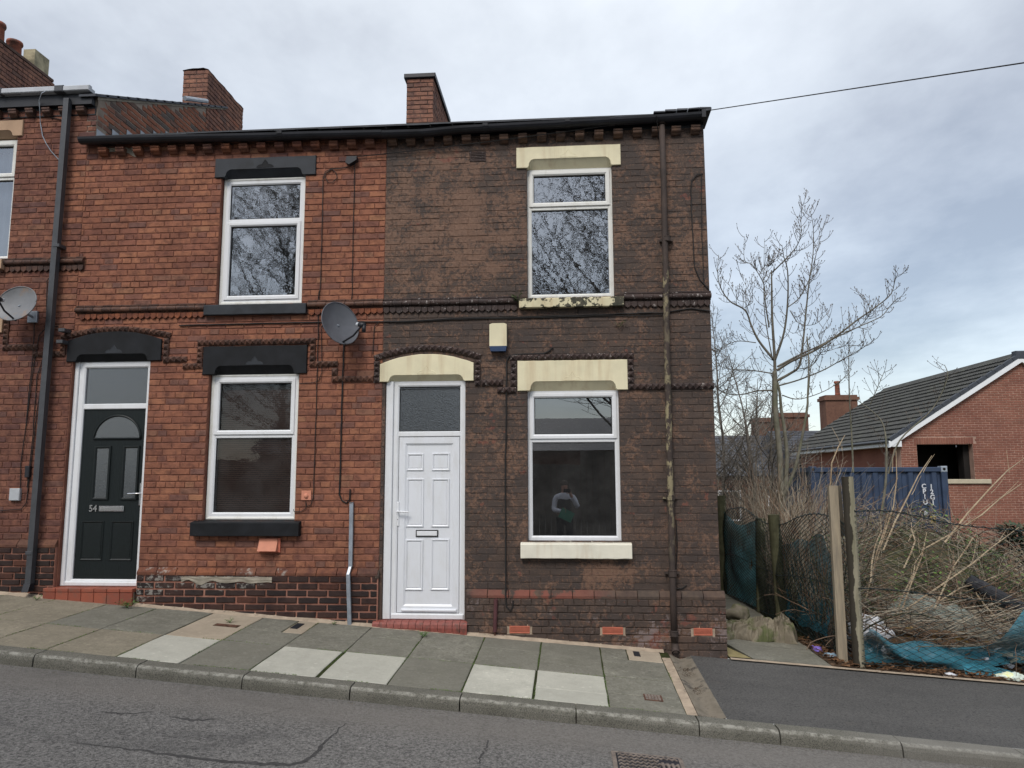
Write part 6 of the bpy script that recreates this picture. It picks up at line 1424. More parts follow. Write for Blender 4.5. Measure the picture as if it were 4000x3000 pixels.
# leaves
def leafmass(name, mat, spots, kind='stuff'):
    q = MB()
    for (n, xr, yr, zr, s) in spots:
        for i in range(n):
            x, y = U(*xr), U(*yr); z = (heap(x, y) if y < 9 else z0(6))+U(*zr); 
            if mnoise.noise(Vector((x*2.2, y*2.2, z*3))) < .0: continue
            a = U(0, 6.28); d = Vector((math.cos(a), math.sin(a), U(-.5, .7))).normalized(); w_ = d.cross(Vector((U(-.4, .4), U(-.4, .4), 1))).normalized(); l_ = s*U(.6, 1.4); c = Vector((x, y, z))
            q.add([c, c+d*l_*.5+w_*l_*.32, c+d*l_, c+d*l_*.5-w_*l_*.32], [(0, 1, 2, 3)])
    q.build(name, mat, kind=kind)
leafmass('bramble_leaves', M_leaf, [(9000, (3.0, 8.0), (1.2, 4.6), (.0, .35), .05), (2200, (2.95, 4.0), (.8, 2.4), (.3, 1.35), .045), (2500, (5.5, 9), (1.5, 4), (0, .3), .05)])
leafmass('fresh_leaves', M_leaf2, [(2600, (5.2, 7.6), (1.2, 3.0), (.0, .35), .05), (500, (3.6, 5), (1.5, 2.5), (.1, .5), .05)])
# evergreen at the right edge
def evergreen(c, r, h, n, label):
    t = thing('conifer', c, label, 'conifer'); c = Vector(c); q = MB(); q.tube([c, c+Vector((0, 0, h))], [.04, .01], 6); q.build('trunk', M_twigd, t); q = MB()
    for i in range(n):
        v = R()**.8; a = U(0, 6.28); rr_ = r*(1-v*.55)*U(.3, 1.0); p = c+Vector((rr_*math.cos(a), rr_*math.sin(a), v*h)); d = Vector((math.cos(a), math.sin(a), U(-.3, .35))).normalized()
        for k in range(3):
            dd = (d+Vector((U(-.4, .4), U(-.4, .4), U(-.3, .3)))).normalized(); w_ = dd.cross(Vector((0, 0, 1))).normalized(); l_ = U(.08, .2)
            q.add([p, p+dd*l_*.5+w_*l_*.16, p+dd*l_, p+dd*l_*.5-w_*l_*.16], [(0, 1, 2, 3)])
    q.build('crown', M_conif, t, kind='stuff')
evergreen((9.1, 4.9, z0(6)-.1), 1.0, 2.2, 3200, 'browned evergreen shrub at the right edge before the new brick house')
evergreen((8.0, 5.6, z0(6)-.1), .7, 1.4, 1500, 'low evergreen shrub between container and right edge')

# ================================================================== TREES
def sprout(q, pts, t0, cnt, L, r, up=.8, sub=1, buds=None, yspread=1):
    n = len(pts)
    for i in range(cnt):
        t_ = t0+(1-t0)*(i+R()*.8)/cnt; k = min(n-2, int(t_*(n-1))); f_ = t_*(n-1)-k; p = Vector(pts[k]).lerp(Vector(pts[k+1]), f_); d = (Vector(pts[k+1])-Vector(pts[k])).normalized()
        side = Vector((U(-1, 1), U(-1, 1)*yspread, U(-.3, .3))); side = (side-d*side.dot(d)).normalized()
        d0 = (d*.35+side*U(.6, 1)).normalized(); l_ = L*U(.4, 1)*(1-.3*t_); m_ = 6; pp_ = [p.copy()]
        for j in range(m_): d0 = (d0+Vector((0, 0, up*.26))+Vector((U(-.05, .05), U(-.05, .05), 0))).normalized(); p = p+d0*l_/m_; pp_.append(p.copy())
        q.tube(pp_, r*U(.7, 1), 3, r1=r*.5, caps=False)
        if buds is not None: q.tube([p, p+d0*.02], [r*1.6, r*.8], 3, caps=False)
        if sub: sprout(q, pp_, .3, random.randint(1, 3), l_*.55, r*.75, up, sub-1, buds, yspread)
TY = 3.9
def zz5(x, y): return (2700+x*.6027, 700+y*.6027)
gb = gp_(3052, 2100, lambda X, Y: .0)
t = thing('ash_tree', (3.75, TY, z0(3.7)), 'bare young ash tree with twin pale stems rising behind the alley fence', 'tree', 'bare trees on the waste ground')
def L3(pts, y0, y1): return smooth_pts([P(*zz5(*p), y0+(y1-y0)*i/(len(pts)-1)) for i, p in enumerate(pts)])
q = MB()
s1 = smooth_pts([Vector((P(3052, 1956, TY)[0]-.02, TY, z0(3.7)-.1))]+[P(x, y, TY) for x, y in ((3052, 1956), (3045, 1770), (3030, 1620), (3028, 1520), (3026, 1450))])
q.tube(s1, .050, 10, r1=.036); q.build('trunk', M_bark, t, smooth=True)
q = MB(); s2 = smooth_pts([P(3050, 2060, TY+.05), P(3062, 1950, TY+.1), P(3074, 1800, TY+.12), P(3066, 1690, TY+.1), P(3052, 1600, TY+.08), P(3045, 1530, TY+.02), P(3032, 1480, TY)]); q.tube(s2, .038, 8, r1=.018); q.build('trunk', M_bark, t, smooth=True)
q = MB(); s3 = smooth_pts([P(3058, 1940, TY-.1), P(3095, 1860, TY-.2), P(3122, 1763, TY-.25), P(3152, 1600, TY-.3), P(*zz5(755, 1400), TY-.3), P(*zz5(762, 1200), TY-.3), P(*zz5(752, 1020), TY-.3)]); q.tube(s3, .030, 7, r1=.007); q.build('trunk', M_bark, t, smooth=True)
limbs = [([(545, 1350), (540, 1150), (525, 900), (522, 700), (520, 590)], 0, 0, .034, .012, .25, 7),
 ([(540, 1180), (600, 1000), (625, 800), (625, 600), (600, 500), (588, 425)], 0, -.4, .024, .004, .3, 9),
 ([(535, 1170), (440, 1050), (390, 950), (350, 850), (250, 790), (190, 700), (172, 600), (178, 490)], 0, .3, .026, .005, .3, 13),
 ([(525, 605), (600, 530), (680, 440), (712, 350), (712, 240), (742, 100)], 0, -.2, .014, .003, .3, 14),
 ([(548, 1310), (640, 1260), (700, 1210), (722, 1080), (745, 850), (765, 660), (790, 480), (790, 300), (765, 190)], 0, -.3, .030, .003, .3, 20),
 ([(555, 1240), (650, 1180), (800, 1110), (950, 1010), (1080, 910), (1180, 840), (1290, 750), (1320, 660), (1340, 610)], 0, -.5, .028, .004, .35, 15),
 ([(560, 1215), (680, 1150), (830, 1080), (960, 1015), (1100, 950), (1230, 890), (1290, 820), (1340, 770)], 0, .5, .022, .004, .35, 13),
 ([(560, 1340), (700, 1300), (850, 1240), (960, 1180), (1100, 1100), (1205, 1030)], 0, .3, .018, .004, .35, 9),
 ([(530, 1370), (430, 1372), (330, 1395), (230, 1390), (150, 1340)], 0, -.5, .018, .005, .3, 8),
 ([(625, 830), (700, 770), (760, 660), (790, 560), (865, 270)], -.2, -.1, .012, .003, .3, 14),
 ([(505, 960), (480, 800), (470, 680), (400, 560), (345, 520), (345, 370)], 0, .2, .014, .003, .3, 10),
 ([(525, 1160), (480, 900), (470, 700), (475, 385)], 0, -.2, .012, .003, .3, 8),
 ([(530, 1260), (400, 1240), (250, 1230), (150, 1200)], 0, .3, .014, .004, .3, 7),
 ([(760, 1400), (780, 1200), (840, 1100), (835, 1000), (900, 890)], -.3, 0, .010, .003, .2, 8),
 ([(590, 1400), (700, 1425), (870, 1370), (1000, 1280), (1040, 1230)], 0, .3, .012, .003, .3, 8),
 ([(960, 1000), (1080, 960), (1140, 900), (1160, 850), (1118, 750)], -.3, -.1, .009, .003, .3, 9),
 ([(640, 850), (700, 935), (800, 940), (880, 872)], 0, -.2, .008, .003, .3, 6),
 ([(375, 870), (350, 800), (300, 780), (255, 700), (235, 665)], 0, .1, .007, .003, .2, 5),
 ([(350, 830), (400, 790), (370, 720), (325, 630)], 0, .2, .007, .003, .2, 6),
 ([(440, 620), (480, 560), (510, 560), (520, 530)], 0, 0, .008, .004, .0, 12),
 ([(700, 1230), (780, 1210), (835, 1130), (900, 1110), (1000, 1080), (1140, 1080)], 0, .2, .009, .003, .3, 8),
 ([(420, 1060), (300, 1050), (200, 1090), (150, 1140)], 0, .3, .010, .003, .2, 8)]
lq = MB(); tq = MB()
for pts, ya, yb_, r0, r1, tt, cnt in limbs:
    pw = L3(pts, TY+ya, TY+yb_); lq.tube(pw, r0*.85, 6, r1=r1*.8); sprout(tq, pw, tt*.5, int(cnt*1.9), .42, .0062, .8, 1, True)
lq.build('branches', M_twigb, t, smooth=True); tq.build('twigs', M_twig, t, kind='stuff')
t = thing('sapling', (4.35, 4.6, z0(4.3)), 'thin bare sapling to the right of the young ash tree', 'tree', 'bare trees on the waste ground')
q = MB(); pw = smooth_pts([P(*zz5(1050, 1900), 4.6), P(*zz5(1040, 1659), 4.6), P(*zz5(1025, 1400), 4.6), P(*zz5(1022, 1150), 4.6), P(*zz5(1030, 1080), 4.6)]); q.tube(pw, .016, 6, r1=.005); q.build('trunk', M_bark, t); q = MB(); sprout(q, pw, .3, 14, .45, .005, .8, 1, True); q.build('twigs', M_twig, t, kind='stuff')
t = thing('sapling', (6.2, 4.6, z0(5)), 'bare sapling leaning over the blue container', 'tree', 'bare trees on the waste ground')
q = MB(); pw = smooth_pts([P(3430, 2080, 3.6), P(3458, 1900, 3.6), P(3462, 1740, 3.6), P(3440, 1640, 3.7), P(3345, 1560, 3.8)]); q.tube(pw, .022, 6, r1=.005); pw2 = smooth_pts([P(3470, 1850, 3.6), P(3515, 1720, 3.5), P(3640, 1600, 3.4), P(3700, 1480, 3.3), P(3690, 1425, 3.3)]); q.tube(pw2, .014, 6, r1=.004); pw3 = smooth_pts([P(3400, 1580, 3.5), P(3425, 1520, 3.4), P(3455, 1450, 3.4)]); q.tube(pw3, .008, 5, r1=.004)
q.build('trunk', M_bark, t); q = MB()
for p_ in (pw, pw2, pw3): sprout(q, p_, .3, 10, .5, .005, .5, 1, True)
q.build('twigs', M_twig, t, kind='stuff')
def bare_tree(c, h, spread, label, group, r=.09, nb=22, lvl=2, seed=0, tw=.008, mat=M_twigd, Lf=.42, kind='bare_tree', ftw=1.0):
    st = random.getstate(); random.seed(seed); t = thing(kind, c, label, 'tree', group); c = Vector(c)
    pts = [c-Vector((0, 0, .1))]; p = c.copy(); d = Vector((U(-.08, .08), U(-.08, .08), 1))
    for i in range(8): d = (d+Vector((U(-.12, .12), U(-.12, .12), .25))).normalized(); p = p+d*h*.95/8; pts.append(p.copy())
    q = MB(); q.tube(pts, r, 7, r1=r*.12); q.build('trunk', mat, t); b = MB(); s = MB()
    for i in range(nb):
        t_ = .22+.76*(i+R())/nb; k = min(7, int(t_*8)); f_ = t_*8-k; p = pts[k].lerp(pts[k+1], f_); a = U(0, 6.28); L = h*Lf*(1.15-t_)*U(.7, 1.1)*spread; d = Vector((math.cos(a), math.sin(a), U(.25, .8))).normalized(); pp_ = [p.copy()]
        for j in range(6): d = (d+Vector((U(-.15, .15), U(-.15, .15), U(-.02, .18)))).normalized(); p = p+d*L/6; pp_.append(p.copy())
        b.tube(pp_, r*.32*(1.2-t_), 5, r1=tw*.7); sprout(s, pp_, .15, int(9*ftw), L*.45, tw*.7, .35, lvl, None)
    b.build('branches', mat, t); s.build('twigs', mat, t, kind='stuff'); random.setstate(st)
gw = 'thicket of bare trees behind the alley'
for i, (x, y, h, l_) in enumerate(((3.6, 9.5, 6.6, 'bare thicket tree closest to the gable corner'), (4.6, 10.8, 5.8, 'bare thicket tree left of the ash stems'), (3.1, 14.5, 6.6, 'tall bare thicket tree far behind the gable corner'), (5.3, 13.5, 5.4, 'bare thicket tree behind the ash stems'), (6.4, 17, 5.2, 'low bare thicket tree before the far chimneys'), (3.7, 6.8, 3.8, 'short bushy bare tree behind the alley fence'), (4.9, 8.4, 3.4, 'short bare bush tree left of the container'), (7.6, 10.2, 3.2, 'bare bush before the tiled roof'), (4.7, 18.5, 6.6, 'far bare tree with fine dark twigs'), (2.95, 7.4, 4.7, 'bare thicket tree leaning beside the gable corner'), (4.0, 7.4, 4.6, 'bare thicket tree crossing the ash stems'), (3.5, 12.2, 7.0, 'slender bare thicket tree reaching above the others'))):
    bare_tree((x, y, z0(x)-.2), h, 1.0, l_, gw, r=.055, nb=34, lvl=2 if i in (0, 1, 2, 5, 6, 9, 10, 11) else 1, seed=100+i, tw=.0075, ftw=1.0)

# ================================================================== BLUE CONTAINER
cA = P(1746/K, 1008/K, 6.8); cB = P(2052/K, 1013/K, 6.6)
t = thing('shipping_container', ((cA[0]+cB[0])/2, 7.9, cA[2]-2.59), 'dark blue corrugated shipping container standing behind the heap', 'shipping container')
x0, x1, y0, y1, zt, zb = cA[0], cB[0], 6.7, 9.0, cA[2], cA[2]-2.59
q = MB(); n = 11; v = []; w_ = (x1-x0-.16)/n; xs_ = []
for i in range(n):
    a = x0+.10+i*w_
    for f_, dd in ((0, 0), (.36, 0), (.5, .036), (.86, .036)): xs_.append((a+w_*f_, y0+.02+dd))
xs_.append((x1-.06, y0+.02))
for z in (zb+.12, zt-.10): v += [(x, y, z) for x, y in xs_]
m_ = len(xs_); q.add(v, [(k, k+1, m_+k+1, m_+k) for k in range(m_-1)]); q.build('side_panel', M_blue, t)
q = MB(); v = []; ys_ = [(y0+.1+i*.09, (i//2 % 2)*.036) for i in range(24)]
for z in (zb+.12, zt-.10): v += [(x0+.02+d, y, z) for y, d in ys_]
m_ = len(ys_); q.add(v, [(k, k+1, m_+k+1, m_+k) for k in range(m_-1)]); q.build('end_panel', M_blue, t)
q = MB(); q.box(x0+.1, x1-.1, y0, y0+.06, zt-.11, zt-.02, b=.008); q.box(x0+.1, x1-.1, y0, y0+.08, zb, zb+.14); q.box(x0, x0+.06, y0+.1, y1-.1, zt-.11, zt-.02); q.box(x1-.06, x1, y0+.1, y1-.1, zt-.11, zt-.02); q.box(x0+.1, x1-.1, y1-.06, y1, zb, zt-.02); q.box(x0+.02, x1-.02, y0+.03, y1-.03, zt-.06, zt-.045); q.box(x1-.04, x1-.02, y0+.1, y1-.1, zb, zt-.05); q.build('rail', M_blue, t)
for (x, y) in ((x0, y0), (x1-.12, y0), (x0, y1-.12), (x1-.12, y1-.12)):
    q = MB(); q.box(x, x+.12, y-.003, y+.12, zb+.12, zt-.118, b=.01); q.build('corner_post', M_blue, t)
    for z in (zb, zt-.118): q = MB(); q.box(x-.003, x+.123, y-.006, y+.12, z, z+.118, b=.01); c_ = q.build('corner_casting', M_galv if z > 0 and x > 7 else M_blue, t); q = MB(); q.tube([(x+.06, y-.0085, z+.06), (x+.06, y-.007, z+.06)], [.028, .028], 10); q.build('casting_hole', M_dark, c_)
def ctext(chars, xp, yps, sz=.125):
    for ch_, yp in zip(chars, yps):
        if ch_ == ' ': continue
        p = P(xp[0]+(xp[1]-xp[0])*(yp-yps[0])/(yps[-1]-yps[0]+1e-6), yp, y0); text_mesh(ch_, sz, .002, 'lettering', M_txt, t, (p[0], y0-.008, p[2]), (math.pi/2, 0, 0), 1.0, .004)
r7 = lambda x, y: (3200+x*.6028, 1700+y*.6028)
ctext('CPIU', (r7(677, 0)[0], r7(687, 0)[0]), [r7(0, y)[1] for y in (332, 365, 400, 435)]); ctext('8', (r7(690, 0)[0],)*2, [r7(0, 510)[1]]); ctext('1', (r7(695, 0)[0],)*2, [r7(0, 548)[1]])
ctext('12G1', (r7(725, 0)[0], r7(737, 0)[0]), [r7(0, y)[1] for y in (335, 368, 403, 437)])
A = P(*r7(722, 525), y0-.01); B = P(*r7(757, 570), y0-.01); q = MB(); q.box(A[0], B[0], y0-.008, y0, B[2], A[2]); sg = q.build('warning_sticker', simple('yellow_sticker', (.62, .42, .03), .5, .3, .1, 5), t)
q = MB(); cx, cz = (A[0]+B[0])/2, (A[2]+B[2])/2; q.tube([(cx+.05*math.cos(a), y0-.011, cz+.055*math.sin(a)) for a in np.linspace(.6, 5.6, 10)], .006, 4); q.tube([(cx, y0-.011, cz+.05), (cx+.02, y0-.011, cz), (cx-.02, y0-.011, cz-.04)], .006, 4); q.build('sticker_mark', M_black, sg)

# ================================================================== NEW BRICK HOUSE
hn = thing('bungalow', (14, 16, -.6), 'new red brick bungalow with grey tiled roof and empty window opening', 'house')
YN = 15.8; S = (YN+8.2)
ap = P(2163/K, 782/K, YN); ev = P(1898/K, 938/K, YN); ap = (14.33, 5.62); ev = (10.15, 2.95)
XW0, XW1 = 10.52, 18.14
W1 = P(1980/K, 960/K, YN); W2 = P(2107/K, 1035/K, YN); HN = [(W1[0], W2[0], W2[2], W1[2])]
q = MB()
def roofz(x): return ev[1]+(ap[1]-ev[1])*(1-abs(x-ap[0])/(ap[0]-ev[0]))
backing(q, XW0, XW1, -1.4, 3.12, HN, YN+.008, YN+.30)
q.prism([(XW0, 3.12), (XW1, 3.12), (ap[0], roofz(ap[0])-.06)], YN+.008, YN+.30)
wn_ = q.build('wall', M_mortN, hn)
q = MB(); q.box(XW0, XW0+.3, YN+.301, 26, -1.4, 3.05); q.box(XW1-.3, XW1, YN+.301, 26, -1.4, 3.05); q.box(XW0, XW1, 25.7, 26, -1.4, 3.05); q.build('side_wall', M_new, hn)
bn = Bricks()
course = .0745; n = int((5.6+1.0)/course)
for i in range(n):
    zc = -.9+course*(i+.5); xa, xb = XW0, XW1
    if zc > 3.05: f_ = (zc+.06-roofz(ap[0])+.06)/(ev[1]-ap[1]); hw = (ap[0]-ev[0])*(1-(zc+.09-ev[1])/(ap[1]-ev[1])); xa, xb = ap[0]-hw+.0, ap[0]+hw
    sp = [(max(xa, XW0), min(xb, XW1))]
    for h_ in HN:
        if h_[2] < zc < h_[3]: sp = [(sp[0][0], h_[0]), (h_[1], sp[0][1])]
        elif h_[3] <= zc < h_[3]+.215: sp = [(sp[0][0], h_[0]-.08), (h_[1]+.08, sp[0][1])]
    for a0, b0 in sp:
        t_ = math.floor(a0/.225)*.225+(.1125 if i % 2 else 0)-.225
        while t_ < b0:
            a, b = max(t_, a0), min(t_+.225, b0); t_ += .225
            if b-a > .04: bn.put(wn_, M_new, ((a+b)/2, YN, zc), b-a-.012, .062, 0, .02)
for k in range(int((HN[0][1]-HN[0][0]+.16)/.075)): bn.put(wn_, M_new, (HN[0][0]-.08+.0375+k*.075, YN-.004, HN[0][3]+.108), .063, .212, 0, .02)
bn.flush(300)
q = MB(); q.box(HN[0][0]-.1, HN[0][1]+.45, YN-.06, YN+.2, HN[0][2]-.14, HN[0][2]-.0, b=.01); q.build('sill', M_sillst, hn)
q = MB(); q.box(HN[0][0]-.3, HN[0][1]+.3, YN+1.6, YN+1.65, HN[0][2]-1, HN[0][3]+.05); q.box(HN[0][1]-.18, HN[0][1], YN+.25, YN+.6, HN[0][2], HN[0][3]); q.box(HN[0][0]-.3, HN[0][1]+.3, YN+.3, YN+1.6, HN[0][3]+.02, HN[0][3]+.04); q.build('room', M_dark, hn)
# roof, tile by tile where they can be told apart
rf = MB(); rf.add([(ap[0], YN-.1, ap[1]), (ev[0], YN-.1, ev[1]), (ev[0], 26.2, ev[1]), (ap[0], 26.2, ap[1]), (ap[0]*2-ev[0], YN-.1, ev[1]), (ap[0]*2-ev[0], 26.2, ev[1])], [(0, 1, 2, 3), (0, 3, 5, 4)]); rf = rf.build('roof', M_rooftile, hn)
slope = Vector((ev[0]-ap[0], 0, ev[1]-ap[1])); SL = slope.length; sd_ = slope/SL; nr = Vector((-sd_.z, 0, sd_.x)); nr = nr if nr.z > 0 else -nr
nrw = 15; cw = .30; ncol = int((26.2-YN+.1)/cw); q = MB(); cnt = 0
tm = MB(); Lr = SL/nrw
def tile_v(i, k, dz=0):
    p = Vector((ap[0], YN-.1+k*cw, ap[1]))+sd_*(i*Lr); pr_ = [(0, .018), (.08, .05), (.22, .05), (.30, .018)]; v = []
    for s_, hgt in ((-.02, -.02), (Lr+.02, .034)):
        for a, b in [(0, .012), (.06, .032), (.14, .012), (.20, .032), (.28, .012), (.298, .012)]: v.append(p+sd_*s_+Vector((0, a, 0))+nr*(b+hgt+.01+dz))
    for a, b in [(0, .012), (.06, .032), (.14, .012), (.20, .032), (.28, .012), (.298, .012)]: v.append(p+sd_*(Lr+.02)+Vector((0, a, 0))+nr*(b-.012))
    return v
tf = [(k, k+1, 7+k, 6+k) for k in range(5)]+[(6+k, 7+k, 13+k, 12+k) for k in range(5)]
base_v = None
for i in range(nrw):
    for k in range(ncol):
        if k < 20:
            if base_v is None: o0 = Vector((ap[0], YN-.1, ap[1])); mb = MB(); mb.add([Vector(x)-o0 for x in tile_v(0, 0)], tf); base_v = mb.mesh('roof_tile', M_rooftile)
            link('roof_tile', base_v, rf, Vector((ap[0], YN-.1+k*cw, ap[1]))+sd_*(i*Lr)+nr*U(-.002, .004))
        else: q.add(tile_v(i, k), tf)
q.build('far_roof_tiles', M_rooftile, rf, kind='stuff')
for i in range(15):
    p = Vector((ap[0], YN-.14, ap[1]))+sd_*(i*Lr); mb = MB(); mb.rnd = R(); e_ = p+sd_*(Lr-.01); dn = nr*.06; up_ = nr*.055
    mb.add([p-dn, e_-dn, e_+up_, p+up_]+[x+Vector((0, .16, 0)) for x in (p-dn, e_-dn, e_+up_, p+up_)], [(0, 1, 2, 3), (3, 2, 6, 7), (4, 7, 6, 5), (1, 5, 6, 2)]); mb.build('verge_tile', M_ridge, rf)
    p2 = Vector((2*ap[0]-p.x, p.y, p.z)); e2 = Vector((2*ap[0]-e_.x, e_.y, e_.z)); n2 = Vector((-nr.x, 0, nr.z)); mb = MB(); mb.add([p2-n2*.06, e2-n2*.06, e2+n2*.055, p2+n2*.055]+[x+Vector((0, .16, 0)) for x in (p2-n2*.06, e2-n2*.06, e2+n2*.055, p2+n2*.055)], [(3, 2, 1, 0), (7, 6, 2, 3), (5, 6, 7, 4)]); mb.build('verge_tile', M_ridge, rf)
q = MB(); q.box(ap[0]-.16, ap[0]+.16, YN-.15, YN+.1, ap[1]-.16, ap[1]+.11, b=.03); q.build('ridge_cap', M_ridge, rf)
for k in range(22): mb = MB(); mb.xprof([(0, 0)], 0, 0, caps=False) if False else mb.add([(ap[0]-.15, YN+.1+k*.45, ap[1]-.05), (ap[0], YN+.1+k*.45, ap[1]+.09), (ap[0]+.15, YN+.1+k*.45, ap[1]-.05), (ap[0]-.15, YN+.54+k*.45, ap[1]-.05), (ap[0], YN+.54+k*.45, ap[1]+.09), (ap[0]+.15, YN+.54+k*.45, ap[1]-.05)], [(0, 1, 4, 3), (1, 2, 5, 4), (0, 2, 1)]); mb.build('ridge_tile', M_rooftile, rf)
for s_ in (1, -1):
    q = MB(); a = Vector((ap[0], YN-.13, ap[1]-.06)); b = a+Vector((sd_.x*s_, 0, sd_.z))*(SL+.02); d_ = Vector((0, 0, -.19)); q.add([a, b, b+d_*.9, a+d_]+[x+Vector((0, .13, 0)) for x in (a, b, b+d_*.9, a+d_)], [(0, 1, 2, 3), (3, 2, 6, 7), (1, 5, 6, 2), (4, 7, 6, 5)]); q.build('bargeboard', M_barge, hn)
q = MB(); q.box(ev[0]-.02, XW0, YN-.12, YN+.0, ev[1]-.22, ev[1]-.03, b=.01); q.box(ev[0], ev[0]+.03, YN, 26, ev[1]-.2, ev[1]-.02); q.box(ev[0]+.03, XW0, YN, 26, ev[1]-.2, ev[1]-.18); q.build('soffit', M_barge, hn)
q = MB(); q.xprof([(0, 0)], 0, 0) if False else q.tube([(ev[0]-.06, YN-.1, ev[1]-.04), (ev[0]-.06, 26, ev[1]-.04)], .055, 8); q.build('gutter', M_dgrey, hn)
q = MB(); q.tube([(XW0-.06, YN+.9, ev[1]-.15), (XW0-.06, YN+.9, -1)], .04, 8); q.build('downpipe', M_dgrey, hn)
# older terraces beyond
def far_house(cx, y, w_, zt, label, chx, rz, seed):
    t = thing('terraced_house', (cx, y, -1), label, 'house', 'older terraces beyond the waste ground'); q = MB(); q.box(cx-w_/2, cx+w_/2, y, y+8, -1.5, zt); wl_ = q.build('wall', M_far, t)
    q = MB(); n_ = 12; dy = 4.2/n_; dz = (rz-zt)/n_
    for i in range(n_): q.add([(cx-w_/2-.1, y-.2+i*dy, zt+i*dz+.03), (cx+w_/2+.1, y-.2+i*dy, zt+i*dz+.03), (cx+w_/2+.1, y-.2+(i+1)*dy, zt+(i+1)*dz), (cx-w_/2-.1, y-.2+(i+1)*dy, zt+(i+1)*dz), (cx-w_/2-.1, y-.2+i*dy, zt+i*dz), (cx+w_/2+.1, y-.2+i*dy, zt+i*dz)], [(0, 1, 2, 3), (4, 5, 1, 0)])
    q.add([(cx-w_/2-.1, y+4, rz), (cx+w_/2+.1, y+4, rz), (cx+w_/2+.1, y+8.2, zt), (cx-w_/2-.1, y+8.2, zt), (cx-w_/2, y, zt), (cx-w_/2, y+8, zt), (cx+w_/2, y, zt), (cx+w_/2, y+8, zt)], [(0, 1, 2, 3), (4, 0, 5), (6, 7, 1)]); q.build('roof', M_slate, t)
    for k in range(int(w_/2.4)):
        a = cx-w_/2+.8+k*2.4; f_ = MB(); ring(f_, a, a+1.1, zt-2.2, zt-.7, .08, y-.03, y+.05); f_ = f_.build('window', M_pvc, t); g_ = MB(); g_.box(a+.05, a+1.05, y-.012, y+.0, zt-2.15, zt-.75); g_.build('pane', M_glassG, f_)
    for (x, yc, ww, dd, zb_, zt_, pots) in chx:
        q = MB(); q.box(x-ww/2, x+ww/2, yc, yc+dd, zb_, zt_-.25); q.box(x-ww/2-.07, x+ww/2+.07, yc-.07, yc+dd+.07, zt_-.25, zt_-.10); q.box(x-ww/2, x+ww/2, yc, yc+dd, zt_-.10, zt_); c_ = q.build('chimney', M_far, t)
        for p in pots: q = MB(); q.lathe([(.14, 0), (.12, .1), (.11, .6), (.15, .64), (.14, .72), (.1, .72)], (x+p, yc+dd/2, zt_), 12); q.build('chimney_pot', M_pot, c_, smooth=True)
def at(xd, yd_, Y): p = P(xd/K, yd_/K, Y); return p[0], p[2]
c1 = at(1817, 853, 28); c1b = at(1817, 900, 28)
far_house(15.0, 26.5, 9.0, 2.4, 'older brick terrace with a tall chimney beyond the bungalow roof', [(c1[0], 28, 1.5, .9, 3.5, c1[1], [.0])], 4.1, 1)
c2 = at(1718, 892, 30); c3 = at(1684, 905, 32)
far_house(9.9, 29, 6.5, 1.8, 'older brick terrace with two chimneys behind the thicket', [(c2[0]+.2, 31, 1.5, .9, 2.5, c2[1]+.1, []), (c3[0]-.3, 33, 1.5, .9, 2.5, c3[1]+.15, [])], 4.0, 2)
# grey slate roof between bungalow and thicket
far_house(6.5, 40, 14, 3.0, 'distant low terrace with pale windows seen through the twigs', [(3, 43, 1.2, .9, 3, 5.4, [-.3, .3])], 4.4, 3)
# distant tree belts closing the view
for i, (x, y, h) in enumerate(((-6, 60, 8), (4, 62, 8), (12, 70, 8), (22, 64, 8), (34, 60, 8), (46, 58, 9))):
    bare_tree((x, y, -1.5), h, 1.3, 'distant bare tree number' if False else ['distant bare tree hidden behind the brown house', 'distant bare tree seen through the thicket', 'distant bare tree beyond the far chimneys', 'distant bare tree behind the bungalow', 'distant bare tree right of the bungalow', 'distant bare tree beyond the right edge'][i], 'distant bare trees', r=.16, nb=18, lvl=1, seed=300+i, tw=.03, ftw=.8)

# ================================================================== OPPOSITE SIDE OF THE STREET (seen in the window glass)
fo = thing('timber_fence', (1, -10.3, 0), 'dark timber fence across the street mirrored in the ground floor windows', 'fence')
for i in range(150):
    x = -11.5+i*.15
    if x > 10: break
    mb = MB(); mb.box(x, x+.142, -10.32, -10.30, z0(x)-.1, 2.15+(.35 if x > .3 else 0)+U(-.01, .01)-.02*x, j=.002); mb.build('fence_board', M_wood if False else MATS['dark_twig_bark'], fo)
for i, (x, y, h, sp, l_) in enumerate(((1.4, -14.5, 13, 1.5, 'large bare tree across the street mirrored in the upper windows'), (-8.7, -14.0, 14, 1.5, 'large bare tree across the street mirrored in the left upper window'), (-5.0, -15.5, 14, 1.3, 'bare tree across the street between two larger ones'))):
    bare_tree((x, y, .2), h, sp, l_, 'bare trees across the street', r=.13, nb=100, lvl=2, seed=500+i, tw=.016, ftw=1.7, mat=M_twigo)
ho = thing('opposite_house', (-8, -24, 0), 'low house across the street mirrored in the glass', 'house'); q = MB(); q.box(-14, 9, -30, -24, -1, 3.0); q.build('wall', M_far, ho); q = MB(); q.add([(-14.3, -23.7, 2.95), (9.3, -23.7, 2.95), (9.3, -27, 4.6), (-14.3, -27, 4.6), (-14.3, -30.3, 2.95), (9.3, -30.3, 2.95)], [(0, 1, 2, 3), (3, 2, 5, 4)]); q.build('roof', M_slate, ho)
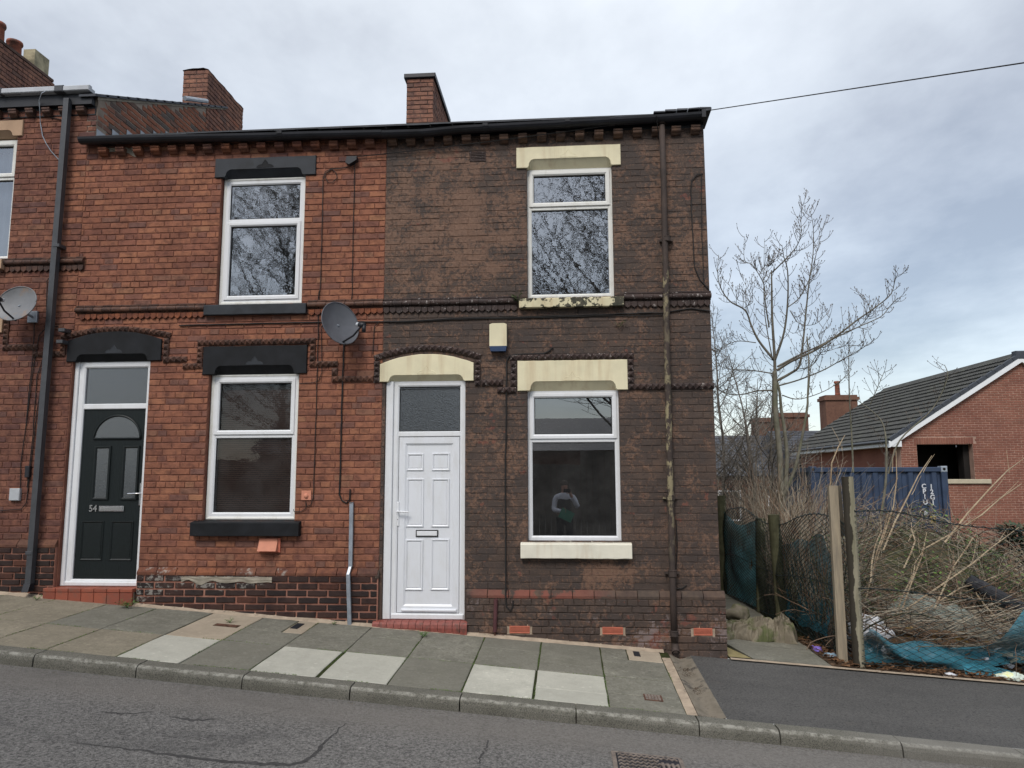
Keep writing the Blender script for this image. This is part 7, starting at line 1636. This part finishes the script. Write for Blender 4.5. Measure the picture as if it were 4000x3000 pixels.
# the photographer, standing in the road behind the phone, mirrored in the window
def skin_body(name, verts, edges, radii, mat, parent, sub=1):
    me = bpy.data.meshes.new(name); org = wloc(parent); me.from_pydata([tuple(Vector(v)-org) for v in verts], edges, []); o = bpy.data.objects.new(name, me); col.objects.link(o)
    m_ = o.modifiers.new('s', 'SKIN'); m_.use_smooth_shade = True
    for v, r_ in zip(me.skin_vertices[0].data, radii): v.radius = r_ if isinstance(r_, tuple) else (r_, r_)
    me.skin_vertices[0].data[0].use_root = True
    m2_ = o.modifiers.new('d', 'SUBSURF'); m2_.levels = sub; m2_.render_levels = sub
    dg = bpy.context.evaluated_depsgraph_get(); nm = bpy.data.meshes.new_from_object(o.evaluated_get(dg)); bpy.data.objects.remove(o); nm.materials.clear(); nm.materials.append(mat)
    q_ = link(name, nm, parent, org); return q_
pz_ = zk(0)-.09; px0, py0 = -.06, -8.62
pt = thing('person', (px0, py0, pz_), 'person in a white shirt and dark waistcoat holding a phone and a green folder', 'person')
M_skin = simple('skin', (.45, .25, .18), .6, .3, .05, 9); M_shirt = simple('white_shirt', (.62, .63, .68), .8, .2, .05, 9); M_waist = simple('dark_waistcoat', (.02, .022, .028), .8, .2, .2, 9); M_trs = simple('dark_trousers', (.018, .02, .026), .85, .2, .2, 9); M_hair = simple('grey_brown_hair', (.10, .08, .065), .8, .2, .2, 30)
H = 1.80
def pv(x, y, z): return (px0+x, py0+y, pz_+z)
verts = [pv(0, 0, .98), pv(0, 0, 1.15), pv(0, 0, 1.33), pv(0, -.0, 1.47), pv(0, .01, 1.56), pv(0, .02, 1.66), pv(0, .02, 1.76),
 pv(-.20, 0, 1.44), pv(-.25, .06, 1.17), pv(-.10, .24, 1.14), pv(-.03, .28, 1.15),
 pv(.20, 0, 1.45), pv(.30, .12, 1.22), pv(.16, .26, 1.48), pv(.12, .28, 1.57),
 pv(-.10, 0, .92), pv(-.11, .01, .50), pv(-.11, 0, .09), pv(-.11, .13, .04), pv(.10, 0, .92), pv(.11, .01, .50), pv(.11, 0, .09), pv(.11, .13, .04)]
edges = [(0, 1), (1, 2), (2, 3), (3, 4), (4, 5), (5, 6), (3, 7), (7, 8), (8, 9), (9, 10), (3, 11), (11, 12), (12, 13), (13, 14), (0, 15), (15, 16), (16, 17), (17, 18), (0, 19), (19, 20), (20, 21), (21, 22)]
rad = [(.15, .12), (.14, .11), (.16, .12), (.12, .09), (.055, .055), (.085, .10), (.075, .09), .065, .05, .038, .03, .065, .05, .038, .03, .09, .062, .045, .035, .09, .062, .045, .035]
skin_body('body', verts, edges, rad, M_skin, pt, 2)
skin_body('shirt', verts[:5]+verts[7:14], [(0, 1), (1, 2), (2, 3), (3, 4), (3, 5), (5, 6), (6, 7), (7, 8), (3, 9), (9, 10), (10, 11)], [(.16, .13), (.15, .12), (.17, .13), (.13, .10), (.062, .062), .075, .062, .05, .045, .075, .062, .05], M_shirt, pt, 2)
skin_body('waistcoat', [pv(0, 0, .98), pv(0, 0, 1.15), pv(0, 0, 1.33), pv(0, 0, 1.44), pv(.11, 0, 1.49), pv(-.11, 0, 1.49)], [(0, 1), (1, 2), (2, 3), (3, 4), (3, 5)], [(.172, .142), (.162, .132), (.182, .142), (.15, .115), (.06, .08), (.06, .08)], M_waist, pt, 2)
skin_body('trousers', [pv(0, 0, 1.0), pv(-.10, 0, .92), pv(-.11, .01, .50), pv(-.11, 0, .10), pv(.10, 0, .92), pv(.11, .01, .50), pv(.11, 0, .10)], [(0, 1), (1, 2), (2, 3), (0, 4), (4, 5), (5, 6)], [(.16, .13), .105, .078, .066, .105, .078, .066], M_trs, pt, 2)
for s_ in (-1, 1): q = MB(); q.grid(lambda u, v: Vector(pv(s_*.11+.05*math.sin(v*math.pi)*math.cos(u*2*math.pi), .05+.14*math.cos(v*math.pi), .05+.05*math.sin(v*math.pi)*math.sin(u*2*math.pi))), 12, 8); q.build('shoe', M_black, pt, smooth=True)
q = MB(); q.grid(lambda u, v: Vector(pv(.093*math.sin(v*math.pi*.55)*math.cos(u*2*math.pi), -.005+.108*math.sin(v*math.pi*.55)*math.sin(u*2*math.pi), 1.735+.105*math.cos(v*math.pi*.55))), 18, 8); q.build('hair', M_hair, pt, smooth=True)
q = MB(); q.grid(lambda u, v: Vector(pv(.012*math.sin(v*math.pi)*math.cos(u*6.28), .125+.02*math.sin(v*math.pi)*math.sin(u*6.28), 1.69+.03*math.cos(v*math.pi))), 8, 6); q.build('nose', M_skin, pt, smooth=True)
for hx_, hy_, hz2, sgn in ((-.03, .28, 1.15, 1), (.12, .28, 1.57, -1)):
    q = MB(); q.grid(lambda u, v: Vector(pv(hx_+.035*math.sin(v*math.pi)*math.cos(u*6.28), hy_+.02*math.sin(v*math.pi)*math.sin(u*6.28), hz2+.05*math.cos(v*math.pi))), 10, 8)
    for k in range(4): q.tube([pv(hx_+sgn*(.0), hy_+.005, hz2-.03+k*.02), pv(hx_+sgn*.05, hy_+.025, hz2-.032+k*.021), pv(hx_+sgn*.07, hy_+.045, hz2-.03+k*.02), pv(hx_+sgn*.055, hy_+.058, hz2-.03+k*.02)], [.009, .0085, .008, .007], 6)
    q.tube([pv(hx_, hy_, hz2+.03), pv(hx_+sgn*.03, hy_+.02, hz2+.06), pv(hx_+sgn*.05, hy_+.04, hz2+.06)], [.011, .010, .008], 6); q.build('hand', M_skin, pt, smooth=True)
t = thing('phone', pv(.07, .385, 1.6), 'black phone held up before the face of the photographer', 'phone'); q = MB(); q.box(px0-.02, px0+.14, py0+.355, py0+.364, pz_+1.56, pz_+1.64, b=.002); q.build('body', M_black, t)
t = thing('folder', pv(.02, .32, 1.1), 'green folder held against the waistcoat', 'folder'); q = MB(); c = Vector(pv(.04, .33, 1.06)); q.obox(c, (.31, .006, .23), 0, (0, .45)); q.build('cover', simple('green_folder', (.03, .20, .13), .5, .3, .05, 5), t)
